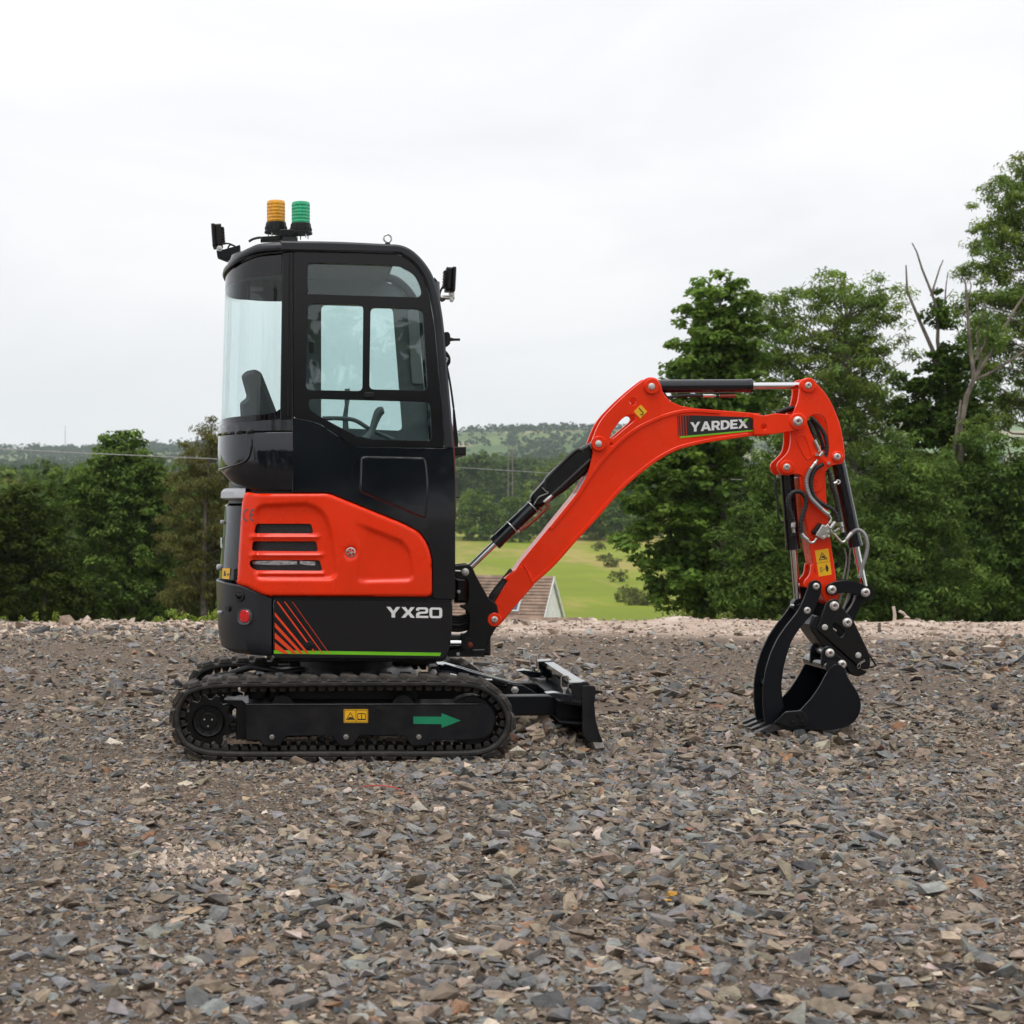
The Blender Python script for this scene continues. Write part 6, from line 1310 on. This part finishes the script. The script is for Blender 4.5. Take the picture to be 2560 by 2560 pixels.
# nose fork
nose = [(1885, 1033), (1905, 1040), (1938, 1033), (1985, 1037), (2003, 1035), (2014, 1045), (2015, 1060), (2004, 1073), (1985, 1077), (1930, 1086), (1902, 1086), (1885, 1088)]
for y in (YB - bw - 0.028, YB + bw + 0.005): plate('boom_fork', fillet(nose, 8, 4), y, y + 0.023, 'orange', boom, [circ((1910, 1067), 7)], ref=YB - bw - 0.028, b=0.003)
boss((1994, 1053), 21, YB - bw - 0.028, 0.008, 'orange', boom); pinhead('pin', (1994, 1053), YB - bw - 0.036, 0.0235, boom, True, 0.014)
# name plate
YD = YB - bw - 0.0005
dp = plate('name_plate', fillet(ZN([(548, 356), (1020, 372), (1036, 392), (1036, 466), (552, 510)]), 2), YD - 0.001, YD + 0.0005, 'ink', boom, b=0)
plate('green_line', ZN([(480, 517), (1036, 466), (1036, 476), (486, 529)]), YD - 0.0018, YD - 0.001, 'lime', boom, b=0)
for k, (x0, x1) in enumerate([(461, 467), (473, 482), (490, 502), (508, 523), (528, 545)]): plate('name_plate_bar', ZN([(x0, 358), (x1, 358), (x1 + 8, 512), (x0 + 8, 514)]), YD - 0.001, YD + 0.0005, 'ink', boom, b=0)
text_obj('lettering', 'YARDEX', [ZN([(560, 410)])[0], ZN([(996, 384)])[0], ZN([(996, 452)])[0], ZN([(560, 482)])[0]], YD - 0.0012, 'white_print', boom, gap=0.035)
plate('leaf_mark', ZN([(966, 412), (970, 390), (1000, 378), (990, 396), (972, 412)]), YD - 0.0032, YD - 0.0026, 'lime', boom, b=0)
hs = plate('hook_sticker', ZU([(1617, 360), (1668, 415), (1612, 470), (1560, 415)]), YB - bw - 0.0055, YB - bw - 0.004, 'yellow', boom, b=0)
tube('hook_symbol', [W(px, py, YB - bw - 0.006) for px, py in catmull(ZU([(1602, 385), (1614, 400), (1628, 415), (1636, 432), (1624, 442), (1614, 434)]), 4)], 0.0022, 'ink', boom, 6)

# ------------------------------------------------------------------ cylinders of the boom
def cyl(name, a, b, split, rb, rr, parent, rodname='rod', Y=None, gland=True):
    A, B = (W(a[0], a[1], Y), W(b[0], b[1], Y)) if Y else (Vector(a), Vector(b)); d = (B - A); L_ = d.length; d.normalize(); s = L_ * split
    o = lathe(name, [(0.012, rb * 0.75), (0.02, rb), (s - 0.03, rb), (s - 0.029, rb * 1.06), (s - 0.002, rb * 1.06), (s, rb * 0.95), (s + 0.001, rr * 1.2)], A, d, 'charcoal', parent, 28)
    tube(rodname, [A + d * (s - 0.01), B], rr, 'chrome', o, 18)
    for p in (A, B): lathe('eye', [(-0.03, rb * 0.95), (0.03, rb * 0.95)], p, (0, 1, 0), 'black_paint' , o, 20)
    return o
bcy = cyl('boom_cylinder', (1496, 1109), (1163, 1430), 0.78, 0.0335, 0.0165, exc, Y=YB)
V, F = [], []
plate('cylinder_guard', fillet(ZU([(1150, 700), (1200, 672), (1228, 740), (1228, 820), (1170, 920), (1000, 1060), (880, 1140), (800, 1180), (745, 1170), (730, 1100), (840, 980), (880, 920), (1080, 740)]), 10, 4), YB - 0.045, YB + 0.045, 'black_paint', bcy, b=0.010)
tube('cylinder_pipe', [W(px, py, YB - 0.042) for px, py in catmull(ZU([(840, 1040), (850, 980), (890, 925), (1080, 740), (1130, 725), (1155, 745)]), 4)], 0.007, 'hose', bcy, 8)
ribbed('cylinder_hose', [W(px, py, YB - 0.047) for px, py in catmull(ZU([(900, 1090), (1000, 1000), (1130, 880), (1215, 800)]), 6)], 0.011, 0.0092, 0.012, 'hose', bcy)
tube('hose_fitting', [W(px, py, YB - 0.045) for px, py in ZU([(835, 1145), (865, 1122), (910, 1085)])], [0.009, 0.011, 0.008], 'zinc', bcy, 10); tube('hose_fitting', [W(px, py, YB - 0.04) for px, py in ZU([(625, 1385), (660, 1355)])], [0.007, 0.010], 'zinc', bcy, 10)
tube('feed_pipe', [W(px, py, YB - 0.045) for px, py in catmull(ZU([(640, 1375), (720, 1320), (800, 1250), (870, 1180), (850, 1160)]), 4)], 0.008, 'rust_red', bcy, 8)
tube('feed_pipe', [W(px, py, YB - 0.03) for px, py in catmull(ZU([(690, 1345), (760, 1290), (820, 1230), (800, 1190)]), 4)], 0.007, 'rust_red', bcy, 8)
A_, B_ = W(1496, 1109, YB), W(1163, 1430, YB)
for u in (0.445, 0.60): V, F = ring_data(A_.lerp(B_, u + 0.05), 0.0345, 0.0035, (B_ - A_).normalized()); mesh_obj('hose_clamp', V, F, 'zinc', bcy, 60)
tube('clamp_wire', [W(px, py, YB - 0.052) for px, py in catmull(ZU([(822, 1025), (850, 1055), (870, 1070), (800, 1100), (775, 1130), (755, 1165)]), 4)], 0.0028, 'zinc', bcy, 6)
acy = cyl('arm_cylinder', (1629, 966), (2018, 964), 0.645, 0.0325, 0.0165, exc, Y=YB)
ribbed('cylinder_hose', [W(px, py, YB - 0.02) for px, py in catmull(ZN([(360, 190), (385, 222), (440, 216), (520, 208), (655, 208)]), 5)], 0.009, 0.0075, 0.011, 'hose', acy)
tube('hose_fitting', [W(px, py, YB - 0.02) for px, py in ZN([(655, 208), (735, 208), (740, 208), (830, 210)])], [0.009, 0.009, 0.006, 0.006], 'zinc', acy, 10); tube('cylinder_port', [W(px, py, YB - 0.02) for px, py in ZN([(765, 190), (765, 225)])], 0.009, 'plastic', acy, 8); tube('feed_pipe', [W(px, py, YB - 0.02) for px, py in ZN([(780, 212), (905, 210)])], 0.008, 'rust_red', acy, 8)
tube('arm_hose', [W(px, py, YB - 0.01) for px, py in catmull(ZN([(1215, 340), (1260, 318), (1330, 300), (1370, 330), (1440, 380)]), 5)], 0.010, 'hose', exc, 8); tube('arm_hose', [W(px, py, YB + 0.02) for px, py in catmull(ZN([(1225, 345), (1290, 322), (1350, 320), (1430, 390)]), 5)], 0.010, 'hose', exc, 8)

# ------------------------------------------------------------------ arm
YA = YB - 0.068                                                     # near face of the arm plates
plate_px = catmull([(1999, 978), (1995, 1004), (1986, 1027), (1977, 1050), (1977, 1075), (1977, 1105), (1971, 1129), (1958, 1144), (1945, 1158), (1944, 1172), (1953, 1185), (1968, 1188), (1992, 1185), (2008, 1195), (2012, 1225), (2030, 1232), (2054, 1225), (2063, 1190), (2070, 1171), (2085, 1163), (2104, 1159), (2111, 1150), (2112, 1129), (2109, 1105), (2100, 1060), (2085, 1021), (2066, 986), (2045, 962), (2031, 948), (2020, 944), (2006, 949), (1999, 960)], 4, True)
slot = catmull(ZD([(745, 820), (785, 755), (850, 732), (925, 742), (985, 805), (1012, 950), (1025, 1130), (1005, 1290), (930, 1215), (850, 1095), (755, 885)]), 4, True)
arm = plate('arm', plate_px, YA, YA + 0.022, 'orange', exc, [slot], b=0.003)
plate('arm_side_plate', plate_px, YA + 0.114, YA + 0.136, 'orange', arm, [slot], ref=YA, b=0.003)
arm_box = [(1998, 1188), (2064, 1182), (2067, 1252), (2076, 1345), (2091, 1447), (2098, 1490), (2090, 1510), (2068, 1514), (2056, 1490), (2040, 1440), (2033, 1410), (2020, 1337), (2007, 1265)]
plate('arm_box', fillet(arm_box, 8, 4), YA + 0.006, YA + 0.130, 'orange', arm, b=0.004)
plate('arm_head_box', fillet([(2000, 1090), (2040, 1125), (2060, 1160), (2062, 1190), (2000, 1190), (1985, 1150)], 6), YA + 0.02, YA + 0.116, 'orange', arm, b=0.002)
V, F = plate_data([tuple(XZ(p, YA)) for p in ZD([(600, 1050), (640, 1000), (690, 1005), (740, 1080), (805, 1290), (770, 1335), (710, 1310)])], [], YA - 0.001, YA + 0.002, 0.0)
ov = catmull(ZD([(595, 1060), (640, 1003), (700, 1012), (745, 1090), (800, 1280), (775, 1330), (715, 1312), (640, 1180)]), 4, True); ovi = [(1999 + (p[0] - 1999) * 0.82 + 2, 1118 + (p[1] - 1118) * 0.88) for p in ov]
plate('oval_moulding', ov, YA - 0.004, YA + 0.002, 'orange', arm, [[(p[0] - (p[0] - 2011) * 0.14, p[1] - (p[1] - 1117) * 0.08) for p in ov]], b=0.0018)
plate('round_moulding', circ(ZD([(845, 1640)])[0], 8.5), YA - 0.003, YA + 0.007, 'orange', arm, [circ(ZD([(845, 1640)])[0], 6.3)], b=0.001)
for p, r_, pr in (((2020.5, 963.5), 18.5, 0.0165), ((2092.5, 1141.5), 13.5, 0.017), ((1966.5, 1167.5), 17, 0.0165)):
    boss(p, r_, YA, 0.012, 'orange', arm); pinhead('pin', p, YA - 0.012, pr, arm, True, 0.009)
boss((1966.5, 1167.5), 17, YA + 0.114, 0.01, 'orange', arm)
# clamp lugs at the arm foot
lug_ = fillet(ZH([(905, 1455), (950, 1455), (940, 1560), (1000, 1640), (1010, 1760), (860, 1780), (800, 1740), (815, 1680), (890, 1590)]), 8, 4)
for y in (YA + 0.0, YA + 0.10): plate('clamp_lug', lug_, y, y + 0.02, 'orange', arm, ref=YA, b=0.002)
hb = plate('hose_bridge', fillet(ZD([(880, 1255), (920, 1260), (1050, 1370), (1020, 1400), (880, 1290)]), 2), YA - 0.03, YA - 0.024, 'orange', arm, b=0.001)
for p in ZD([(870, 1268), (1030, 1382)]): tube('stand_off', [W(p[0], p[1], YA - 0.034), W(p[0], p[1], YA + 0.004)], 0.0075, 'zinc', arm, 12)
st2 = plate('warning_sticker', ZH([(955, 1270), (1136, 1240), (1181, 1590), (1010, 1620)]), YA + 0.0048, YA + 0.0062, 'yellow', arm, ref=YA, b=0)
YW = YA + 0.0046
def s2(z, holes=()): plate('sticker_symbol', ZH(z), YW - 0.0006, YW, 'ink', arm, [ZH(h) for h in holes], ref=YA, b=0)
s2([(1048, 1292), (1128, 1382), (1008, 1402)], [[(1051, 1308), (1112, 1376), (1024, 1391)]])
s2([(1040, 1362), (1056, 1335), (1066, 1345), (1075, 1338), (1098, 1376), (1080, 1378), (1066, 1362), (1050, 1372)])
s2([(962, 1440), (1150, 1412), (1150, 1416), (962, 1444)]); s2([(1022, 1498), (1050, 1494), (1058, 1554), (1032, 1560)], [[(1029, 1504), (1046, 1501), (1051, 1549), (1036, 1552)]])
s2([(1062, 1520), (1092, 1515), (1092, 1521), (1062, 1526)]); s2([(1098, 1482), (1128, 1476), (1138, 1510), (1130, 1550), (1112, 1553), (1104, 1520), (1096, 1500)]); plate('sticker_symbol', circ(ZH([(1110, 1468)])[0], 1.9, 10), YW - 0.0006, YW, 'ink', arm, ref=YA, b=0)

# ------------------------------------------------------------------ bucket and clamp cylinders
YM = YA + 0.068
bk = cyl('bucket_cylinder', (2092, 1142), (2163, 1480), 0.665, 0.033, 0.0165, exc, Y=YM)
tc_ = cyl('clamp_cylinder', (1965, 1168), (1995, 1512), 0.60, 0.034, 0.0165, exc, Y=YM)
tube('bleed_pipe', [W(px, py, YM - 0.03) for px, py in catmull(ZH([(455, 290), (420, 360), (430, 480), (455, 640), (460, 800), (490, 880), (530, 890)]), 4)], 0.0055, 'hose', tc_, 8)
tube('bleed_fitting', [W(px, py, YM - 0.03) for px, py in ZH([(440, 275), (478, 275)])], 0.008, 'zinc', tc_, 8)
tube('cross_bolt', [W(px, py, YM - 0.045) for px, py in ZH([(1155, 388), (1250, 355)])], [0.008, 0.009], 'zinc', bk, 10); V, F = ring_data(W(*ZH([(1262, 350)])[0], YM - 0.045), 0.009, 0.004, Vector((0, -1, 0))); mesh_obj('hose_clamp', V, F, 'zinc', bk, 60)
tube('clamp_rod_joint', [W(px, py, YM - 0.01) for px, py in ZK([(640, 325), (690, 325)])], [0.02, 0.024], 'black_paint', tc_, 12); tube('grease_fitting', [W(px, py, YM - 0.05) for px, py in ZK([(600, 318), (632, 326)])], 0.007, 'zinc', tc_, 8)

# ------------------------------------------------------------------ hoses and valve block on the arm
def P3(z, Y): return [W(px, py, Y) for px, py in catmull(ZH(z), 6)]
ribbed('spring_hose', P3([(895, 170), (855, 260), (838, 340), (850, 440), (890, 550), (960, 630), (1045, 715)], YA - 0.03), 0.0125, 0.0095, 0.0075, 'wire_grey', exc)
tube('hose_end', P3([(985, 55), (940, 115), (893, 175)], YA - 0.03), [0.007] * 4 + [0.0095] * 9, 'zinc', exc, 10); tube('hose_end', P3([(1045, 715), (1095, 760), (1140, 790), (1168, 850), (1140, 905)], YA - 0.03), [0.0105] * 12 + [0.006] * 13, 'zinc', exc, 10)
ribbed('arm_hose', P3([(1060, 110), (960, 175), (905, 300), (905, 440), (960, 570), (1080, 660), (1180, 715), (1240, 790), (1258, 880)], YA - 0.024), 0.0118, 0.0098, 0.016, 'hose', exc)
ribbed('arm_hose', P3([(1128, 190), (1160, 280), (1185, 400), (1235, 560), (1270, 750), (1292, 890)], YA - 0.01), 0.0125, 0.0100, 0.018, 'hose', exc)
ribbed('arm_hose', P3([(665, 890), (640, 800), (600, 690), (595, 590), (640, 500), (715, 475), (790, 505), (832, 610), (805, 740), (762, 880), (768, 1040)], YA - 0.028), 0.0125, 0.0100, 0.017, 'hose', exc)
ribbed('spring_hose', P3([(1440, 1035), (1530, 990), (1615, 1050), (1655, 1180), (1640, 1320), (1590, 1480), (1545, 1640)], YA - 0.02), 0.0110, 0.0082, 0.007, 'wire_grey', exc)
ribbed('spring_hose', P3([(1490, 1180), (1512, 1300), (1500, 1450)], YA + 0.09), 0.010, 0.0078, 0.007, 'wire_grey', exc)
for z in ([(1440, 1180), (1420, 1300), (1405, 1500), (1380, 1660)], [(1345, 1240), (1375, 1400), (1330, 1650)]): tube('wire_rope', P3(z, YA + 0.13), 0.004, 'wire_grey', exc, 6)
tube('hose_end', P3([(665, 890), (662, 960), (672, 1030)], YA - 0.028), [0.0115] * 7 + [0.008] * 6, 'zinc', exc, 10); tube('port', P3([(672, 1030), (672, 1075)], YA - 0.026), 0.012, 'plastic', exc, 10)
tube('steel_pipe', P3([(770, 1040), (800, 1085), (845, 1120), (890, 1160), (935, 1155), (975, 1105)], YA - 0.03), [0.011] * 14 + [0.006] * 17, 'zinc', exc, 10)
tube('hose_end', P3([(1292, 890), (1312, 970), (1325, 1020)], YA - 0.02), [0.0105] * 6 + [0.008] * 7, 'zinc', exc, 10); tube('port', P3([(1330, 1025), (1345, 1090)], YA - 0.02), 0.014, 'plastic', exc, 10)
tube('steel_pipe', P3([(1225, 890), (1170, 960), (1170, 1010), (1220, 1055), (1265, 1110), (1315, 1155), (1355, 1140), (1400, 1085), (1445, 1035)], YA - 0.03), [0.011] * 8 + [0.006] * 31 + [0.010] * 10, 'zinc', exc, 10)
vb = plate('valve_block', ZH([(965, 1065), (1055, 915), (1085, 950), (1130, 905), (1155, 965), (1135, 1055), (1070, 1125), (1018, 1100)]), YA - 0.04, YA + 0.004, 'zinc', exc, b=0.003)
plate('valve_plate', ZH([(922, 1020), (1020, 900), (1060, 915), (965, 1065)]), YA - 0.03, YA + 0.004, 'plastic', vb, b=0.002)
for p in ZH([(1068, 945), (996, 1030), (1072, 1085), (1128, 1018)]): bolt(p, YA - 0.04, 0.0055, vb, 'pin', h=0.006)
tube('valve_port', P3([(1135, 1010), (1165, 1000)], YA - 0.02), 0.010, 'zinc', vb, 10); tube('valve_port', P3([(1110, 1060), (1135, 1085)], YA - 0.02), 0.010, 'zinc', vb, 10); tube('valve_spring', P3([(1205, 1020), (1275, 975)], YA - 0.035), 0.0065, 'wire_grey', vb, 8)
# hoses through the arm slot
for k, z in enumerate(([(760, 810), (800, 920), (850, 1090)], [(790, 790), (860, 900), (930, 1080), (960, 1220)], [(800, 780), (900, 880), (980, 1020), (1005, 1180), (985, 1300)])):
    ribbed('arm_hose', [W(px, py, YA + (0.01, 0.035, 0.005)[k]) for px, py in catmull(ZD(z), 6)], 0.011, 0.009, 0.015, 'hose', exc)
tube('hose_end', [W(px, py, YA - 0.004) for px, py in ZD([(838, 1075), (880, 1170), (912, 1230)])], [0.009, 0.010, 0.007], 'zinc', exc, 10); tube('hose_end', [W(px, py, YA - 0.028) for px, py in ZD([(905, 1290), (950, 1235)])], [0.008, 0.010], 'zinc', exc, 10)

# ------------------------------------------------------------------ clamp (thumb), links, hitch, bucket
th = fillet(ZK([(812, 70), (850, 48), (885, 44), (925, 62), (944, 105), (938, 160), (900, 290), (830, 430), (755, 505), (690, 590), (610, 715), (565, 850), (522, 1010), (498, 1200), (510, 1350), (532, 1430), (470, 1530), (425, 1600), (432, 1640), (400, 1690), (340, 1665), (312, 1560), (298, 1400), (300, 1200), (330, 1020), (382, 850), (462, 680), (560, 540), (650, 430), (705, 345), (745, 260), (775, 180)]), 9, 3)
yn = YA - 0.030
clamp = plate('clamp_arm', th, yn, yn + 0.018, 'charcoal_matt', exc, b=0.0025)
plate('clamp_side_plate', th, yn + 0.160, yn + 0.178, 'charcoal_matt', clamp, ref=yn, b=0.0025)
for p, r_ in ((ZK([(878, 112)])[0], 0.0165), (ZK([(780, 377)])[0], 0.0165)): pinhead('pin', p, yn, r_, clamp, True, 0.010); tube('pin_shaft', [W(p[0], p[1], yn + 0.01), W(p[0], p[1], yn) + Vector((0, 0.17, 0))], 0.016, 'zinc', clamp, 14)
for z in ((400, 1200), (430, 1540)): p = W(*ZK([z])[0], yn); tube('spacer', [p + Vector((0, 0.017, 0)), p + Vector((0, 0.165, 0))], 0.02, 'charcoal_matt', clamp, 14)
lk = fillet(ZK([(985, 150), (1000, 100), (1060, 68), (1150, 50), (1240, 48), (1340, 68), (1430, 108), (1470, 150), (1475, 195), (1445, 230), (1395, 238), (1330, 205), (1200, 180), (1130, 190), (1095, 205), (1045, 215), (1000, 195)]), 8, 3)
rocker = plate('rocker_link', lk, YA - 0.030, YA - 0.014, 'charcoal_matt', exc, b=0.0025); plate('rocker_side', lk, YA + 0.150, YA + 0.166, 'charcoal_matt', rocker, ref=YA - 0.03, b=0.0025)
for z in ((1050, 150), (1420, 180)): p = ZK([z])[0]; pinhead('pin', p, YA - 0.030, 0.0215, rocker, True, 0.014); tube('pin_shaft', [W(p[0], p[1], YA - 0.02), W(p[0], p[1], YA - 0.02) + Vector((0, 0.18, 0))], 0.018, 'zinc', rocker, 14)
dl = fillet(ZK([(1330, 200), (1450, 220), (1400, 300), (1330, 400), (1290, 520), (1190, 520), (1190, 440), (1270, 340), (1310, 260)]), 8, 3)
dlk = plate('tipping_link', dl, YA + 0.02, YA + 0.036, 'charcoal_matt', exc, b=0.002); plate('link_side', dl, YA + 0.105, YA + 0.12, 'charcoal_matt', dlk, ref=YA + 0.02, b=0.002)
for z in ([(1160, 175), (1140, 260), (1130, 300)], [(1245, 180), (1200, 300), (1170, 370)], [(1310, 215), (1280, 310), (1210, 410)]): tube('hose_run', [W(px, py, YA + 0.05) for px, py in catmull(ZK(z), 5)], 0.008, 'wire_grey', exc, 8)
hp_ = fillet(ZK([(1000, 285), (1045, 256), (1095, 250), (1130, 280), (1150, 330), (1290, 485), (1330, 570), (1470, 860), (1476, 950), (1470, 1020), (1390, 1032), (880, 580), (915, 510), (945, 440)]), 10, 3)
hslot = catmull(ZK([(1058, 545), (1085, 525), (1130, 540), (1182, 595), (1190, 640), (1150, 672), (1105, 640)]), 4, True)
yh = YA - 0.045
hitch = plate('quick_hitch', hp_, yh, yh + 0.020, 'black_paint', exc, [hslot], b=0.003); plate('hitch_side', hp_, yh + 0.20, yh + 0.22, 'black_paint', hitch, [hslot], ref=yh, b=0.003)
hb_ = fillet(ZK([(862, 430), (940, 440), (905, 590), (1200, 860), (1400, 1035), (1450, 1042), (1440, 1075), (1350, 1112), (1255, 1080), (1200, 985), (950, 760), (835, 605), (820, 545)]), 8, 3)
plate('hitch_body', hb_, yh + 0.012, yh + 0.205, 'black_paint', hitch, ref=yh, b=0.006)
plate('hitch_cylinder', ZK([(862, 432), (912, 438), (892, 545), (820, 535)]), yh + 0.03, yh + 0.10, 'trim_grey', hitch, ref=yh, b=0.004)
for z, r_, so in (((1077, 327), 0.0225, True), ((1220, 510), 0.0225, True), ((975, 562), 0.0145, False), ((1342, 870), 0.0145, False)):
    p = ZK([z])[0]; pinhead('pin', p, yh, r_, hitch, so, 0.014 if so else 0.004)
plate('slot_bar', ZK([(1065, 560), (1125, 600), (1118, 618), (1058, 578)]), yh + 0.024, yh + 0.05, 'zinc', hitch, ref=yh)
tube('release_ring', [W(px, py, yh + 0.1) for px, py in ZK([(1462, 860), (1540, 985), (1500, 1000), (1440, 1000)])], 0.005, 'black_paint', hitch, 6)
tube('retaining_clip', [W(px, py, yh - 0.004) for px, py in catmull(ZK([(1418, 935), (1380, 940), (1350, 965), (1330, 995), (1345, 1015), (1362, 1000), (1368, 965), (1395, 945), (1408, 915)]), 4)], 0.0022, 'zinc', hitch, 6)
# bucket
by0, by1 = 7.955, 8.335
bp_ = catmull(ZK([(1045, 1005), (1075, 978), (1112, 968), (1160, 985), (1205, 1035), (1232, 1115), (1300, 1222), (1350, 1310), (1372, 1410), (1352, 1520), (1285, 1610), (1200, 1660), (1060, 1688), (880, 1694)]), 4) + ZK([(520, 1690), (440, 1610), (545, 1490), (700, 1476)]) + catmull(ZK([(710, 1470), (830, 1340), (925, 1200), (990, 1080), (1030, 1015)]), 4)
bucket = plate('bucket', bp_, by0, by0 + 0.012, 'charcoal_matt', exc, b=0.002); plate('bucket_side', bp_, by1 - 0.012, by1, 'charcoal_matt', bucket, ref=by0, b=0.002)
shell_px = catmull(ZK([(1060, 1000), (1110, 972), (1160, 985), (1205, 1035), (1232, 1115), (1300, 1222), (1350, 1310), (1372, 1410), (1352, 1520), (1285, 1610), (1200, 1660), (1060, 1688), (880, 1694)]), 4) + ZK([(520, 1690), (430, 1640)])
P_ = [Vector(XZ(p, by0)) for p in shell_px]; In = []
for i, p in enumerate(P_):
    t = (P_[min(i + 1, len(P_) - 1)] - P_[max(i - 1, 0)]).normalized(); In.append(p + Vector((t.y, -t.x)) * 0.012)
V, F = plate_data([tuple(p) for p in P_] + [tuple(p) for p in reversed(In)], [], by0 + 0.011, by1 - 0.011, 0.0015); mesh_obj('bucket_shell', V, F, 'charcoal_matt', bucket, 40)
tube('top_tube', [W(*ZK([(1066, 1000)])[0], by0) + Vector((0, 0.008, 0)), W(*ZK([(1066, 1000)])[0], by0) + Vector((0, by1 - by0 - 0.008, 0))], 0.034, 'charcoal', bucket, 22)
ear = fillet(ZK([(960, 790), (1000, 768), (1050, 775), (1095, 860), (1200, 920), (1225, 990), (1190, 1020), (940, 1005), (945, 840)]), 8, 3)
for y in (yh - 0.012, yh + 0.165): plate('bucket_ear', ear, y, y + 0.024, 'charcoal_matt', bucket, ref=yh - 0.012, b=0.004)
for z in ((1028, 845), (1160, 970)): p = ZK([z])[0]; pinhead('pin', p, yh - 0.012, 0.0215, bucket, True, 0.014); tube('pin_shaft', [W(p[0], p[1], yh), W(p[0], p[1], yh) + Vector((0, 0.18, 0))], 0.018, 'zinc', bucket, 14)
sc_ = fillet(ZK([(425, 1605), (545, 1487), (730, 1477), (772, 1520), (802, 1590), (780, 1650), (600, 1662), (510, 1640)]), 5, 3)
cutter = plate('side_cutter', sc_, by0 - 0.012, by0 - 0.0005, 'black_paint', bucket, b=0.003); plate('side_cutter', sc_, by1 + 0.0005, by1 + 0.012, 'black_paint', bucket, ref=by0, b=0.003)
for z in ((690, 1530), (625, 1605), (725, 1600)): bolt(ZK([z])[0], by0 - 0.012, 0.008, bucket, 'black_paint', h=0.008)
tx, tzz = XZ(ZK([(480, 1665)])[0], by0)
for k in range(4):
    y = by0 + 0.035 + k * (by1 - by0 - 0.07) / 3
    V = [(tx + 0.05, y - 0.028, tzz + 0.016), (tx + 0.05, y + 0.028, tzz + 0.016), (tx + 0.05, y + 0.028, tzz - 0.016), (tx + 0.05, y - 0.028, tzz - 0.016), (tx - 0.03, y - 0.026, tzz + 0.010), (tx - 0.03, y + 0.026, tzz + 0.010), (tx - 0.03, y + 0.026, tzz - 0.018), (tx - 0.03, y - 0.026, tzz - 0.018), (tx - 0.105, y - 0.018, tzz - 0.022), (tx - 0.105, y + 0.018, tzz - 0.022), (tx - 0.105, y + 0.018, tzz - 0.030), (tx - 0.105, y - 0.018, tzz - 0.030)]
    F = [(0, 1, 2, 3), (0, 1, 5, 4), (1, 2, 6, 5), (2, 3, 7, 6), (3, 0, 4, 7), (4, 5, 9, 8), (5, 6, 10, 9), (6, 7, 11, 10), (7, 4, 8, 11), (8, 9, 10, 11)]
    mesh_obj('tooth', V, F, 'worn_steel', bucket, 0)
p = ZK([(330, 1480)])[0]

# ------------------------------------------------------------------ air between the yard and the far hills
V = [(x, y, z) for z in (-16, 235) for x, y in ((-2800, -300), (3400, -300), (3400, 3800), (-2800, 3800))]
me = bpy.data.meshes.new('haze'); me.from_pydata(V, [], [(0, 3, 2, 1), (4, 5, 6, 7), (0, 1, 5, 4), (1, 2, 6, 5), (2, 3, 7, 6), (3, 0, 4, 7)]); hz = bpy.data.objects.new('haze', me); COL.objects.link(hz); tag(hz, 'thin blue summer haze over the valley', kind='stuff')
m = bpy.data.materials.new('haze'); m.use_nodes = True; t = m.node_tree; t.nodes.clear()
pv = t.nodes.new('ShaderNodeVolumePrincipled'); pv.inputs['Color'].default_value = (0.78, 0.89, 1.0, 1); pv.inputs['Density'].default_value = HAZE; pv.inputs['Anisotropy'].default_value = 0.0
oo = t.nodes.new('ShaderNodeOutputMaterial'); t.links.new(pv.outputs['Volume'], oo.inputs['Volume']); me.materials.append(m)
